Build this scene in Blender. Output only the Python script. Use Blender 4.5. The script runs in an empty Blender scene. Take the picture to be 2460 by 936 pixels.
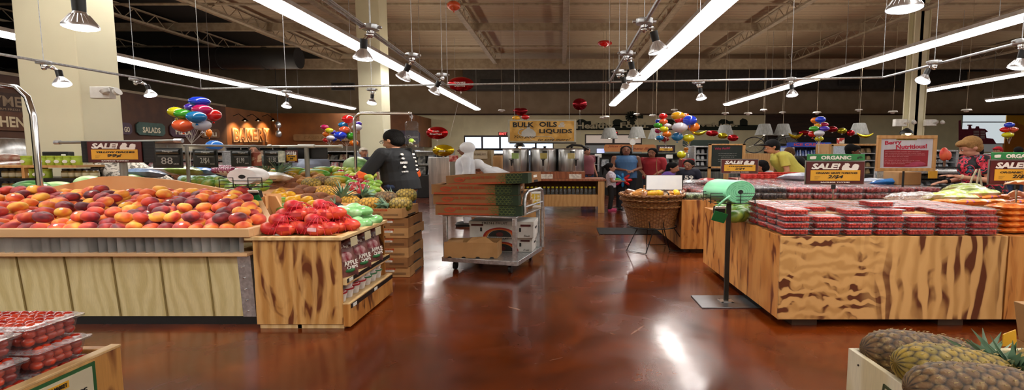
import bpy, math, random
from mathutils import Vector as V, Matrix, Euler
PI=math.pi; R=math.radians
sc=bpy.context.scene; C=sc.collection
# ---------------------------------------------------------------- camera, world, exposure
F=1150.0; PX=1348.0; PY=468.0; TH=R(5.02); H=1.5
cd=bpy.data.cameras.new('camera'); cam=bpy.data.objects.new('camera',cd); C.objects.link(cam)
cam.location=(0,0,H); cam.rotation_euler=(PI/2-TH,0,0)
cd.sensor_width=36; cd.lens=F/2460*36; cd.shift_x=-118/2460; cd.clip_start=.05; cd.clip_end=200
sc.camera=cam
w=bpy.data.worlds.new('world'); sc.world=w; w.use_nodes=True
w.node_tree.nodes['Background'].inputs[0].default_value=(1,.95,.88,1)
w.node_tree.nodes['Background'].inputs[1].default_value=.12
vs=sc.view_settings; vs.view_transform='Standard'; vs.look='None'; vs.gamma=1; vs.exposure=0.0
try: vs.use_curve_mapping=False
except Exception: pass
cy=sc.cycles; cy.max_bounces=6; cy.diffuse_bounces=3; cy.glossy_bounces=3; cy.transmission_bounces=4; cy.transparent_max_bounces=20
cy.caustics_reflective=False; cy.caustics_refractive=False; cy.sample_clamp_indirect=4
UPFILL=8.0     # added glow on top of the rows, brightens the ceiling
TUBE=17.0      # brightness of the ceiling light rows
SPOT=88.0      # power of each track lamp
def P(px,py,Y):
    u=(px-PX)/F; v=(PY-py)/F; c=math.cos(TH); s=math.sin(TH)
    t=Y/(c+v*s); return V((u*t,Y,H+(v*c-s)*t))
def G(px,py,z=0.):
    u=(px-PX)/F; v=(PY-py)/F; c=math.cos(TH); s=math.sin(TH)
    t=(z-H)/(v*c-s); return V((u*t,(c+v*s)*t,z))
# ---------------------------------------------------------------- materials
MC={}
def lin(c):
    if isinstance(c,str):
        c=c.lstrip('#'); c=[int(c[i:i+2],16)/255 for i in (0,2,4)]
        return tuple(x/12.92 if x<=.04045 else ((x+.055)/1.055)**2.4 for x in c)
    return tuple(c)
def newmat(name):
    m=bpy.data.materials.new(name); m.use_nodes=True
    nt=m.node_tree; b=nt.nodes['Principled BSDF']; return m,nt,b
def ramp(nt,src,stops,interp='LINEAR'):
    r=nt.nodes.new('ShaderNodeValToRGB'); e=r.color_ramp.elements; r.color_ramp.interpolation=interp
    for i,(p,c) in enumerate(stops):
        el=e[i] if i<2 else e.new(p)
        el.position=p; el.color=(*lin(c),1)
    nt.links.new(src,r.inputs[0]); return r.outputs[0]
def coords(nt,sc_=(1,1,1),kind='Object',rot=(0,0,0)):
    t=nt.nodes.new('ShaderNodeTexCoord'); mp=nt.nodes.new('ShaderNodeMapping'); mp.inputs['Scale'].default_value=sc_; mp.inputs['Rotation'].default_value=rot
    nt.links.new(t.outputs[kind],mp.inputs[0]); return mp.outputs[0]
def noise(nt,vec,scale,detail=3,dist=0,rough=.5):
    n=nt.nodes.new('ShaderNodeTexNoise'); n.inputs['Scale'].default_value=scale; n.inputs['Detail'].default_value=detail
    n.inputs['Distortion'].default_value=dist; n.inputs['Roughness'].default_value=rough
    nt.links.new(vec,n.inputs['Vector']); return n.outputs[0]
def bumpn(nt,b,h,st,dist=.01):
    bp=nt.nodes.new('ShaderNodeBump'); bp.inputs['Strength'].default_value=st; bp.inputs['Distance'].default_value=dist
    nt.links.new(h,bp.inputs['Height']); nt.links.new(bp.outputs[0],b.inputs['Normal'])
def mixc(nt,f,a,b_,typ='MIX'):
    m=nt.nodes.new('ShaderNodeMix'); m.data_type='RGBA'; m.blend_type=typ
    for s,x in ((0,f),(6,a),(7,b_)):
        if hasattr(x,'links'): nt.links.new(x,m.inputs[s])
        elif s==0: m.inputs[0].default_value=x
        else: m.inputs[s].default_value=(*lin(x),1)
    return m.outputs[2]
def math_(nt,op,a,b_=0.):
    m=nt.nodes.new('ShaderNodeMath'); m.operation=op
    for i,x in enumerate((a,b_)):
        if hasattr(x,'links'): nt.links.new(x,m.inputs[i])
        else: m.inputs[i].default_value=x
    return m.outputs[0]
def mat(name,col=(.5,.5,.5),rough=.5,metal=0.,var=None,scale=4,st=(1,1,1),bump=0,bscale=30,coat=0,emit=0,thr=(.4,.6),rnd=0,sss=0,trans=0):
    if name in MC: return MC[name]
    m,nt,b=newmat(name); b.inputs['Base Color'].default_value=(*lin(col),1)
    b.inputs['Roughness'].default_value=rough; b.inputs['Metallic'].default_value=metal
    b.inputs['Coat Weight'].default_value=coat
    vec=coords(nt,st)
    if var is None: var=tuple(x*.82 for x in lin(col))
    c=ramp(nt,noise(nt,vec,scale),[(thr[0],col),(thr[1],var)])
    if rnd:
        oi=nt.nodes.new('ShaderNodeObjectInfo'); hs=nt.nodes.new('ShaderNodeHueSaturation')
        nt.links.new(c,hs.inputs['Color'])
        nt.links.new(math_(nt,'ADD',math_(nt,'MULTIPLY',oi.outputs['Random'],rnd*2),1-rnd),hs.inputs['Value']); c=hs.outputs[0]
    nt.links.new(c,b.inputs['Base Color'])
    if bump: bumpn(nt,b,noise(nt,vec,bscale,2),bump)
    if emit:
        b.inputs['Emission Strength'].default_value=emit; b.inputs['Emission Color'].default_value=(*lin(col),1)
    if trans: b.inputs['Transmission Weight'].default_value=trans
    MC[name]=m; return m
def emitm(name,col=(1,1,1),s=1):
    if name in MC: return MC[name]
    m,nt,b=newmat(name); b.inputs['Base Color'].default_value=(.8,.8,.8,1)
    b.inputs['Emission Color'].default_value=(*lin(col),1); b.inputs['Emission Strength'].default_value=s
    MC[name]=m; return m
def clearm(name,tint=(.93,.93,.95),refl=.12,rough=.12,dif=.2,pat=0):
    if name in MC: return MC[name]
    m=bpy.data.materials.new(name); m.use_nodes=True; nt=m.node_tree; nt.nodes.clear()
    o=nt.nodes.new('ShaderNodeOutputMaterial'); t=nt.nodes.new('ShaderNodeBsdfTransparent'); t.inputs[0].default_value=(*tint,1)
    g=nt.nodes.new('ShaderNodeBsdfPrincipled'); g.inputs['Base Color'].default_value=(dif,dif,dif*1.02,1); g.inputs['Roughness'].default_value=rough; g.inputs['Specular IOR Level'].default_value=1.; g.inputs['Coat Weight'].default_value=1; g.inputs['Coat Roughness'].default_value=rough
    lw=nt.nodes.new('ShaderNodeLayerWeight'); lw.inputs[0].default_value=.35
    f=math_(nt,'ADD',math_(nt,'MULTIPLY',lw.outputs['Facing'],.3),refl)
    if pat: f=math_(nt,'ADD',f,math_(nt,'MULTIPLY',ramp(nt,noise(nt,coords(nt,(1,1,1)),pat,4,1),[(.5,(0,0,0)),(.62,(1,1,1))]),.3))
    mx=nt.nodes.new('ShaderNodeMixShader'); nt.links.new(f,mx.inputs[0]); nt.links.new(t.outputs[0],mx.inputs[1]); nt.links.new(g.outputs[0],mx.inputs[2])
    bp=nt.nodes.new('ShaderNodeBump'); bp.inputs['Strength'].default_value=.5; bp.inputs['Distance'].default_value=.01
    nt.links.new(noise(nt,coords(nt),45,2),bp.inputs['Height']); nt.links.new(bp.outputs[0],g.inputs['Normal'])
    nt.links.new(mx.outputs[0],o.inputs[0]); MC[name]=m; return m
def woodm(name,base,mid,dark,amt=.55,seed=0,scale=1.,horiz=False,rough=.45,grain=1.):
    if name in MC: return MC[name]
    m,nt,b=newmat(name); st=(1,1,.35) if not horiz else (.35,1,1)
    vec=coords(nt,st); ad=nt.nodes.new('ShaderNodeVectorMath'); ad.operation='ADD'; ad.inputs[1].default_value=(seed*3.1,seed*1.7,seed*.9); nt.links.new(vec,ad.inputs[0]); vec=ad.outputs[0]
    wv=nt.nodes.new('ShaderNodeTexWave'); wv.bands_direction='X' if not horiz else 'Z'; wv.inputs['Scale'].default_value=3.2*scale; wv.inputs['Distortion'].default_value=9; wv.inputs['Detail'].default_value=2; wv.inputs['Detail Scale'].default_value=1.2
    nt.links.new(vec,wv.inputs['Vector'])
    c1=ramp(nt,wv.outputs[1],[(.2,base),(.9,mid)])
    n1=noise(nt,vec,5.5*scale,2.5,1.6)
    k=ramp(nt,n1,[(amt,(0,0,0)),(amt+.1,(1,1,1))])
    wv2=ramp(nt,wv.outputs[1],[(.25,(.25,.25,.25)),(.7,(1,1,1))])
    c2=mixc(nt,math_(nt,'MULTIPLY',k,wv2),c1,dark)
    fine=noise(nt,coords(nt,(60,60,3) if not horiz else (3,60,60)),3,2)
    c3=mixc(nt,.25*grain,c2,ramp(nt,fine,[(.3,(.5,.5,.5)),(.7,(1,1,1))]),'MULTIPLY')
    nt.links.new(c3,b.inputs['Base Color']); b.inputs['Roughness'].default_value=rough
    MC[name]=m; return m
def zigm(name):
    m,nt,b=newmat(name); vec=coords(nt); outs=[]
    for d,sc_,seed in (('Z',2.8,3.),('X',2.8,8.)):
        ad=nt.nodes.new('ShaderNodeVectorMath'); ad.operation='ADD'; ad.inputs[1].default_value=(seed,seed*1.7,seed*.4); nt.links.new(coords(nt,(1.2,1,1.2) if d=='Z' else (1,1,.35)),ad.inputs[0]); v=ad.outputs[0]
        wv=nt.nodes.new('ShaderNodeTexWave'); wv.bands_direction=d; wv.inputs['Scale'].default_value=sc_; wv.inputs['Distortion'].default_value=6.5; wv.inputs['Detail'].default_value=1.5; wv.inputs['Detail Scale'].default_value=2.2; nt.links.new(v,wv.inputs['Vector'])
        c=ramp(nt,wv.outputs[1],[(.1,'#cfa064'),(.9,'#b98a50')]); k=ramp(nt,noise(nt,v,3.6,2.5,1.2),[(.5,(0,0,0)),(.6,(1,1,1))])
        outs.append(mixc(nt,math_(nt,'MULTIPLY',k,ramp(nt,wv.outputs[1],[(.35,(0,0,0)),(.6,(1,1,1))])),c,'#5c2c12'))
    sep=nt.nodes.new('ShaderNodeSeparateXYZ'); nt.links.new(vec,sep.inputs[0])
    f=ramp(nt,math_(nt,'ADD',sep.outputs[0],math_(nt,'MULTIPLY',noise(nt,vec,2.5,2),.5)),[(-.0,(0,0,0)),(.3,(1,1,1))])
    nt.links.new(mixc(nt,f,outs[0],outs[1]),b.inputs['Base Color']); b.inputs['Roughness'].default_value=.42; return m
# palette
white=mat('white_paint','#e9e7e0',.5); black=mat('black_paint','#0d0d0e',.45); chrome=mat('chrome',(.75,.75,.76),.15,1); galv=mat('galvanised_metal',(.62,.64,.66),.35,.85,var=(.45,.47,.49),scale=30)
steel=mat('brushed_steel',(.55,.55,.54),.28,1,var=(.4,.4,.4),scale=12,st=(1,1,.1))
ply=woodm('burl_plywood','#d8a868','#bd8848','#6a3414',.53,1); ply2=woodm('knotty_plywood','#cc9450','#b07434','#54280f',.54,5); ply3=woodm('orange_plywood','#d0904c','#bd7a3a','#6e3412',.53,9)
pine=woodm('pine_board','#dfc08c','#cda872','#a87c48',.7,2); pale_pine=woodm('pale_pine','#efe6c8','#e0d2a8','#b09a6c',.72,4)
maple=woodm('maple_board','#c79a62','#b98a52','#94683a',.72,3); cherry=woodm('cherry_board','#9a5a36','#84482a','#5c2e18',.7,6)
card=mat('cardboard','#b58a58',.8,var='#a57a4a',scale=3); carddk=mat('brown_cardboard','#94683c',.8,var='#84592f',scale=3)
clear=clearm('clear_plastic'); film=clearm('cling_film',(.96,.96,.98),.2,.1,dif=.75,pat=22); lidc=clearm('glare_painted_lid',(.95,.92,.92),.22,.1,dif=.9,pat=30)  # lid carries patchy diffuse white, painted in to imitate glare on the tops
greenm=mat('fresh_green','#2f7a33',.5); skin1=mat('tan_skin','#c08a68',.55,var='#b47c5c'); skin2=mat('brown_skin','#7c4e36',.55,var='#6d422c'); skin3=mat('pale_skin','#d8a488',.55,var='#c8907a')
skin4=mat('olive_skin','#a8745a',.55)
txt_w=mat('white_lettering','#f2efe8',.6,var='#e6e2d8'); txt_k=mat('black_lettering','#14100c',.6)
maroon=mat('maroon_sign','#521414',.4,var='#45100f'); yel=mat('yellow_price_panel','#dda62b',.5,var='#d49c22')
# ---------------------------------------------------------------- mesh helpers
def rotm(rx=0,ry=0,rz=0): return Euler((R(rx),R(ry),R(rz))).to_matrix()
class MB:
    def __init__(s): s.v=[];s.f=[];s.m=[]
    def add(s,vs,fs,m=0):
        o=len(s.v); s.v+= [tuple(x) for x in vs]; s.f+=[[i+o for i in f] for f in fs]; s.m+=[m]*len(fs); return s
    def box(s,x0,x1,y0,y1,z0,z1,m=0):
        return s.add([(x0,y0,z0),(x1,y0,z0),(x1,y1,z0),(x0,y1,z0),(x0,y0,z1),(x1,y0,z1),(x1,y1,z1),(x0,y1,z1)],[(0,3,2,1),(4,5,6,7),(0,1,5,4),(1,2,6,5),(2,3,7,6),(3,0,4,7)],m)
    def obox(s,c,sz,rot=(0,0,0),m=0):
        q=rotm(*rot); c=V(c); hx,hy,hz=[a/2 for a in sz]
        vs=[c+q@V(p) for p in ((-hx,-hy,-hz),(hx,-hy,-hz),(hx,hy,-hz),(-hx,hy,-hz),(-hx,-hy,hz),(hx,-hy,hz),(hx,hy,hz),(-hx,hy,hz))]
        return s.add(vs,[(0,3,2,1),(4,5,6,7),(0,1,5,4),(1,2,6,5),(2,3,7,6),(3,0,4,7)],m)
    def hexa(s,p,m=0): return s.add(p,[(0,3,2,1),(4,5,6,7),(0,1,5,4),(1,2,6,5),(2,3,7,6),(3,0,4,7)],m)
    def cyl(s,a,b,r0,r1=None,n=12,m=0,caps=True):
        a=V(a);b=V(b); r1=r0 if r1 is None else r1; d=(b-a).normalized()
        u=d.orthogonal().normalized(); w_=d.cross(u); vs=[]
        for c,r in ((a,r0),(b,r1)):
            for i in range(n):
                t=2*PI*i/n; vs.append(c+u*math.cos(t)*r+w_*math.sin(t)*r)
        fs=[(i,(i+1)%n,n+(i+1)%n,n+i) for i in range(n)]
        if caps: fs+=[tuple(range(n))[::-1],tuple(range(n,2*n))]
        return s.add(vs,fs,m)
    def tube(s,pts,r,n=8,m=0,rf=None,caps=True):
        pts=[V(p) for p in pts]; vs=[]; u=None; k=len(pts)
        for i,p in enumerate(pts):
            d=(pts[min(i+1,k-1)]-pts[max(i-1,0)])
            d=d.normalized() if d.length>1e-9 else V((0,0,1))
            u=d.orthogonal().normalized() if u is None else (u-d*u.dot(d)).normalized()
            w_=d.cross(u); rr=r if rf is None else r*rf(i/(k-1))
            for j in range(n):
                t=2*PI*j/n; vs.append(p+u*math.cos(t)*rr+w_*math.sin(t)*rr)
        fs=[(i*n+j,i*n+(j+1)%n,(i+1)*n+(j+1)%n,(i+1)*n+j) for i in range(k-1) for j in range(n)]
        if caps: fs+=[tuple(range(n))[::-1],tuple(range((k-1)*n,k*n))]
        return s.add(vs,fs,m)
    def lathe(s,prof,c=(0,0,0),n=20,m=0,sx=1,sy=1,q=None,caps=True):
        c=V(c); vs=[]; k=len(prof)
        for r,z in prof:
            for j in range(n):
                t=2*PI*j/n; p=V((math.cos(t)*r*sx,math.sin(t)*r*sy,z)); vs.append(c+(q@p if q else p))
        fs=[(i*n+j,i*n+(j+1)%n,(i+1)*n+(j+1)%n,(i+1)*n+j) for i in range(k-1) for j in range(n)]
        if caps: fs+=[tuple(range(n))[::-1],tuple(range((k-1)*n,k*n))]
        return s.add(vs,fs,m)
    def ell(s,c,r,q=None,n=14,k=9,m=0,fn=None):
        if not hasattr(r,'__len__'): r=(r,r,r)
        c=V(c); vs=[]
        for i in range(k+1):
            a=-PI/2+PI*i/k; ca=math.cos(a) if 0<i<k else 1e-4; sa=math.sin(a)
            for j in range(n):
                t=2*PI*j/n; d=V((ca*math.cos(t),ca*math.sin(t),sa)); f=fn(d) if fn else 1
                p=V((d.x*r[0]*f,d.y*r[1]*f,d.z*r[2]*f)); vs.append(c+(q@p if q else p))
        fs=[(i*n+j,i*n+(j+1)%n,(i+1)*n+(j+1)%n,(i+1)*n+j) for i in range(k) for j in range(n)]
        return s.add(vs,fs,m)
    def prism(s,poly,y0,y1,m=0,axis='y'):
        n=len(poly)
        if axis=='y': vs=[(x,y0,z) for x,z in poly]+[(x,y1,z) for x,z in poly]
        elif axis=='z': vs=[(x,y,y0) for x,y in poly]+[(x,y,y1) for x,y in poly]
        else: vs=[(y0,y,z) for y,z in poly]+[(y1,y,z) for y,z in poly]
        return s.add(vs,[tuple(range(n)),tuple(range(n,2*n))[::-1]]+[(i,n+i,n+(i+1)%n,(i+1)%n) for i in range(n)],m)
    def quad(s,a,b,c,d,m=0): return s.add([a,b,c,d],[(0,1,2,3)],m)
    def build(s,name,mats,parent=None,bevel=0,smooth=40,kind=None,org=None,label=None):
        me=bpy.data.meshes.new(name)
        if parent is not None:
            o_=V((0,0,0)); p=parent
            while p is not None: o_=o_+p.location; p=p.parent
        elif org is not None: o_=V(org)
        else:
            xs=[v[0] for v in s.v]; ys=[v[1] for v in s.v]; zs=[v[2] for v in s.v]
            o_=V(((min(xs)+max(xs))/2,(min(ys)+max(ys))/2,min(zs)))
        me.from_pydata([(v[0]-o_[0],v[1]-o_[1],v[2]-o_[2]) for v in s.v],[],s.f); me.update()
        if not isinstance(mats,(list,tuple)): mats=[mats]
        for m in mats: me.materials.append(m)
        me.polygons.foreach_set('material_index',s.m)
        if smooth:
            me.polygons.foreach_set('use_smooth',[True]*len(me.polygons))
            me.set_sharp_from_angle(angle=R(smooth))
        o=bpy.data.objects.new(name,me); C.objects.link(o)
        if parent is not None: o.parent=parent
        else: o.location=o_
        if bevel:
            b=o.modifiers.new('b','BEVEL'); b.width=bevel; b.segments=2; b.limit_method='ANGLE'
        if kind: o['kind']=kind
        if label: o['label']=label
        return o
def tag(o,label,cat,group=None,kind=None):
    o['label']=label; o['category']=cat
    if group: o['group']=group
    if kind: o['kind']=kind
    return o
def thing(name,label,cat,loc=(0,0,0),group=None):
    o=bpy.data.objects.new(name,None); C.objects.link(o); o.location=loc; o.empty_display_size=.1
    return tag(o,label,cat,group)
def struct(o): o['kind']='structure'; return o
def kids(o): return KIDS.get(o.name) or [c for c in o.children]
KIDS={}
def dup(o,parent=None,loc=None,rot=None,scale=None,label=None,group=None):
    c=o.copy(); C.objects.link(c)
    if parent is not None: c.parent=parent
    for ch in o.children: dup(ch,c)
    if loc is not None: c.location=loc
    if rot is not None: c.rotation_euler=rot
    if scale is not None: c.scale=scale
    if label: c['label']=label
    if group: c['group']=group
    return c
def place(o,loc=None,rot=None,scale=None):
    if loc is not None: o.location=loc
    if rot is not None: o.rotation_euler=rot
    if scale is not None: o.scale=scale
    return o
_tc={}
def text(s,w_,h_,x,z,m,parent,y=-.006,shear=0,bold=.0,d=.0015,name='lettering',rot=0):
    cu=bpy.data.curves.new('t','FONT'); cu.body=s; cu.size=1; cu.align_x='CENTER'; cu.shear=shear; cu.offset=bold; cu.extrude=.02; cu.resolution_u=2
    o=bpy.data.objects.new('t',cu); C.objects.link(o)
    dg=bpy.context.evaluated_depsgraph_get(); me=bpy.data.meshes.new_from_object(o.evaluated_get(dg)); bpy.data.objects.remove(o)
    xs=[v.co.x for v in me.vertices]; ys=[v.co.y for v in me.vertices]
    if not xs: return None
    cx=(min(xs)+max(xs))/2; cz=(min(ys)+max(ys))/2; fx=w_/(max(xs)-min(xs)); fz=h_/(max(ys)-min(ys)); cr,sr=math.cos(rot),math.sin(rot)
    for v in me.vertices:
        a=(v.co.x-cx)*fx; b=(v.co.y-cz)*fz; v.co=V((x+a*cr-b*sr,y-v.co.z/.02*d,z+a*sr+b*cr))
    me.materials.clear(); me.materials.append(m); me.name=name
    q=bpy.data.objects.new(name,me); C.objects.link(q); q.parent=parent; return q
# ---------------------------------------------------------------- the room
YW=42.0; ZC=8.6; S=1.42
def floor_mat():
    m,nt,b=newmat('stained_concrete'); vec=coords(nt)
    c=ramp(nt,noise(nt,vec,.9,6,1.2,.65),[(.3,'#3c1304'),(.5,'#5a2206'),(.72,'#793309')])
    c=mixc(nt,.5,c,ramp(nt,noise(nt,vec,7,4,.5),[(.35,(.75,.75,.75)),(.65,(1,1,1))]),'MULTIPLY')
    # fine cracks and scuffs of their own shape
    vo=nt.nodes.new('ShaderNodeTexVoronoi'); vo.feature='DISTANCE_TO_EDGE'; vo.inputs['Scale'].default_value=.42
    nz=nt.nodes.new('ShaderNodeTexNoise'); nz.inputs['Scale'].default_value=3; nt.links.new(vec,nz.inputs['Vector'])
    nt.links.new(mixc(nt,.05,vec,nz.outputs[1]),vo.inputs['Vector'])
    ck=ramp(nt,vo.outputs[0],[(.0,(1,1,1)),(.0025,(0,0,0))]); ms=ramp(nt,noise(nt,vec,1.7,2),[(.64,(0,0,0)),(.7,(1,1,1))])
    c=mixc(nt,math_(nt,'MULTIPLY',math_(nt,'MULTIPLY',ck,ms),.55),c,'#b88a70')
    nt.links.new(c,b.inputs['Base Color'])
    nt.links.new(ramp(nt,noise(nt,vec,2.5,5,.6),[(.3,(.17,.17,.17)),(.75,(.32,.32,.32))]),b.inputs['Roughness'])
    b.inputs['Specular IOR Level'].default_value=.5
    b.inputs['Coat Weight'].default_value=.25; b.inputs['Coat Roughness'].default_value=.1
    bumpn(nt,b,noise(nt,vec,1.3,4,.4),.35,.012); return m
struct(MB().box(-48,56,-16,43,-.1,0).build('floor',floor_mat(),smooth=0))
cm,nt,b=newmat('ribbed_ceiling_deck'); vec=coords(nt)
wv=nt.nodes.new('ShaderNodeTexWave'); wv.bands_direction='Y'; wv.inputs['Scale'].default_value=1.1; nt.links.new(vec,wv.inputs['Vector'])
nt.links.new(ramp(nt,wv.outputs[1],[(.35,'#c2ae90'),(.5,'#9c8a6e'),(.62,'#c2ae90')]),b.inputs['Base Color']); b.inputs['Roughness'].default_value=.7
bumpn(nt,b,wv.outputs[1],.8,.05)
struct(MB().box(-18,56,-16,43,ZC,ZC+.1).build('ceiling',cm,smooth=0))
cbl=mat('shade_painted_ceiling','#16140f',.8)  # unlit left part of the ceiling, its shade painted in as near black
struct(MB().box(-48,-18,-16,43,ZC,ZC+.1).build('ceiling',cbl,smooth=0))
tan=mat('upper_wall_tan','#b4a286',.8,var='#aa987c',scale=1); cream=mat('cream_wall','#e6dfb8',.7,var='#ded7b0',scale=1); trimd=mat('dark_rail','#4a3526',.6)
darkwood=mat('dark_slat_wall','#2c1a10',.6,var='#3a2416',scale=3,st=(.3,1,6))
def zy(py,Y): return P(0,py,Y).z
def xp(px,Y,py=367): return P(px,py,Y).x

# back wall: upper band, cream band with openings
struct(MB().box(-48,56,YW,YW+.2,zy(275,YW),ZC).build('wall_back',tan,smooth=0))
zt=zy(276,YW)
# pieces between openings
def seg(x0,x1,z0,z1,mt,nm='wall_back'): struct(MB().box(x0,x1,YW,YW+.2,z0,z1).build(nm,mt,smooth=0))
e0,e1=xp(1115,YW),xp(1330,YW); f0,f1=xp(1405,YW),xp(1542,YW)
seg(-48,e0,0,zt,cream); seg(e1,f0,0,zt,cream); seg(f1,xp(1836,YW),0,zt,cream)
seg(e0,e1,zy(325,YW),zt,cream); seg(f0,f1,zy(322,YW),zt,cream); seg(f0,f1,0,1.0,cream)
seg(xp(1836,YW),xp(2062,YW),0,zt,darkwood); seg(xp(2062,YW),xp(2305,YW),0,zt,cream)
mural=mat('orange_mural','#d9a02c',.6,var='#c4762a',scale=.35,thr=(.49,.51)); seg(xp(2412,YW),56,0,zt,mural); seg(xp(2305,YW),xp(2412,YW),0,1.6,cream)
seg(xp(2305,YW),xp(2412,YW),zt-.02,zt+.15,tan,'trim_2')
struct(MB().box(-48,56,YW-.06,YW-.005,zt-.02,zt+.12).build('trim_1',trimd,smooth=0))
struct(MB().box(-48.2,-48,-16,43,0,ZC).build('wall_left',mat('dark_wall','#2a211a',.8),smooth=0))
struct(MB().box(56,56.2,-16,43,0,ZC).build('wall_right',cream,smooth=0))
struct(MB().box(-48,56,-16.2,-16,0,ZC).build('wall_front',cream,smooth=0))
# windows: entrance glazing, juice bar opening, tall decorated window
day=emitm('daylight_pane','#cfe4ff',1.5); dkf=mat('bronze_frame','#2c2320',.5)
def window(n,px0,px1,py0,py1,Y,nx,nz,pane,fr=dkf,t=.06):
    x0,x1=xp(px0,Y),xp(px1,Y); z1,z0=zy(py0,Y),zy(py1,Y)
    o=bpy.data.objects.new('window_%d'%n,None); C.objects.link(o); o.location=(x0,Y,z0); struct(o)
    m=MB()
    for i in range(nx+1): xx=x0+(x1-x0)*i/nx; m.box(xx-t/2,xx+t/2,Y-.05,Y+.05,z0,z1)
    for i in range(nz+1): zz=z0+(z1-z0)*i/nz; m.box(x0,x1,Y-.049,Y+.049,zz-t/2,zz+t/2)
    m.build('window_frame',fr,o); MB().box(x0,x1,Y+.0,Y+.02,z0,z1).build('pane',pane,o,smooth=0); return o
window(1,1116,1330,327,358,YW+.1,5,1,day,t=.16)
window(2,1116,1330,360,408,YW+.1,4,1,day,t=.12)
window(3,1405,1542,322,346,YW+.1,2,1,emitm('warm_room_pane','#b09a88',.5),t=.2)
w4=window(4,2305,2411,188,345,YW+.1,1,3,emitm('frosted_daylight','#c8d4d8',.85),fr=mat('silver_frame','#a8b0b4',.4,.5),t=.08)
# tractor decal on the tall window
Yd=YW-.02; dec=mat('maroon_decal','#8a3448',.6); m=MB()
def pz(px,py): q=P(px,py,Yd); return (q.x,q.z)
m.prism([pz(*a) for a in ((2303,343),(2303,290),(2308,288),(2310,310),(2326,310),(2327,302),(2324,302),(2324,299),(2336,299),(2336,302),(2333,302),(2334,308),(2343,308),(2345,303),(2352,303),(2353,308),(2366,309),(2374,316),(2368,318),(2370,331),(2386,333),(2394,345),(2303,345))],Yd,Yd+.015)
tag(m.build('window_decal',dec,smooth=0),'maroon tractor silhouette decal on the tall frosted window','window decal')
for k in range(4):
    pass
m=MB()
for i in range(5):
    a=P(2339,314+i*4,Yd-.03); c=P(2352,316+i*4,Yd-.03); m.box(a.x,c.x,a.y,a.y+.01,c.z,a.z)
    a=P(2356,314+i*4,Yd-.03); c=P(2366,316+i*4,Yd-.03); m.box(a.x,c.x,a.y,a.y+.01,c.z,a.z)
tag(m.build('window_decal',white,smooth=0),'pale radiator slats of the tractor decal on the tall window','window decal')
# joists, girders, ducts
jm=mat('painted_joist','#b0a086',.6,var='#a09078'); n=0
def joist(x,y0,y1,z=7.85,hh=.6):
    x*=S
    m=MB(); m.box(x-.13,x+.13,y0,y1,z-.05,z+.05)
    m.box(x-.07,x+.07,y0,y1,z+hh-.06,z+hh)
    k=int((y1-y0)/1.2)
    for i in range(k):
        a=y0+(y1-y0)*i/k; c=y0+(y1-y0)*(i+1)/k; b_=(a+c)/2
        m.cyl((x,a,z+hh-.03),(x,b_,z),.022,n=5); m.cyl((x,b_,z),(x,c,z+hh-.03),.022,n=5)
    struct(m.build('ceiling_beam',jm))
for x in (-19,-14.5,-11,-7.4,-3.3,.15,3.6,7.4,11.4,15.6,20,25,31): joist(x,-2,34.8)
for y,z,w_,h_ in ((35.1,7.5,.4,.7),(17.7,8.0,.2,.4),(26.3,8.0,.2,.4),(10,8.1,.17,.35)):
    struct(MB().box(-48,56,y-w_/2,y+w_/2,z,z+h_).build('ceiling_beam',jm))
for y,z in ((13.5,8.1),(22,8.1),(30.5,8.1)):
    struct(MB().cyl((-48,y,z),(56,y,z),.055,n=6).build('ceiling_beam',jm))
duct=mat('grey_duct','#4c4a46',.5,.3); dk=mat('dark_duct','#1d1c1b',.6)
def box_thing(nm,lb,cat,x0,x1,y0,y1,z0,z1,mt,**k):
    return tag(MB().box(x0,x1,y0,y1,z0,z1).build(nm,mt,bevel=k.pop('bevel',.01)),lb,cat,**k)
box_thing('air_duct','long grey rectangular duct running along the ceiling above the back wall','duct',-8,33,39.6,41.2,6.7,8.6,duct)
m=MB(); m.cyl((-37,28,6.9),(-15,28,6.9),.6,n=16)
for i in range(9): m.cyl((-37+i*2.5,28,6.9),(-36.88+i*2.5,28,6.9),.64,n=16)
tag(m.build('round_duct',dk),'dark round duct high above the bakery wall','duct')
m=MB(); m.cyl((-34,20,6.3),(-20,20,6.3),.5,n=16); tag(m.build('round_duct',dk),'dark round duct near the ceiling above the kitchen sign','duct')
for i,(px,py,Y,lb) in enumerate(((825,208,31,'dark louvred ceiling unit above the far cream column'),(1180,197,39.5,'dark vent grille in the duct right of the red foil balloon'),(1938,180,39.5,'wide dark vent grille high above the dark slatted wall'),(2043,197,39.5,'small dark vent grille high left of the slim column'),(2340,163,39.5,'dark vent grille above the tall tractor window'))):
    a=P(px-28,py-9,Y); c=P(px+28,py+9,Y); g=thing('vent_grille',lb,'vent',(a.x,Y,c.z)); MB().box(a.x,c.x,Y-.1,Y,c.z,a.z).build('vent_frame',duct,g)
    m=MB()
    for k in range(6): zz=c.z+(a.z-c.z)*(k+.7)/7; m.box(a.x+.08,c.x-.08,Y-.13,Y-.1,zz-.03,zz+.03)
    m.build('louvre',dk,g)
# columns
colm=mat('cream_column','#e2dcbc',.6,var='#dad4b4',scale=.8)
def column(x0,x1,y0,y1,nm='column'):
    o=MB().box(x0,x1,y0,y1,0,ZC).build(nm,colm,bevel=.015); return struct(o)
column(xp(62,7.2),xp(205,7.2),7.2,7.86); column(xp(866,20),xp(921,20),20,20.95)
cx0,cx1=xp(2180,22),xp(2212,22); m=MB(); m.box(cx0,cx1,22,22.06,0,ZC).box(cx0,cx1,22.4,22.46,0,ZC).box((cx0+cx1)/2-.07,(cx0+cx1)/2+.07,22,22.4,0,ZC); m.cyl((cx1+.12,22.1,0),(cx1+.12,22.1,8),.04,n=8); struct(m.build('column',colm))
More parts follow.
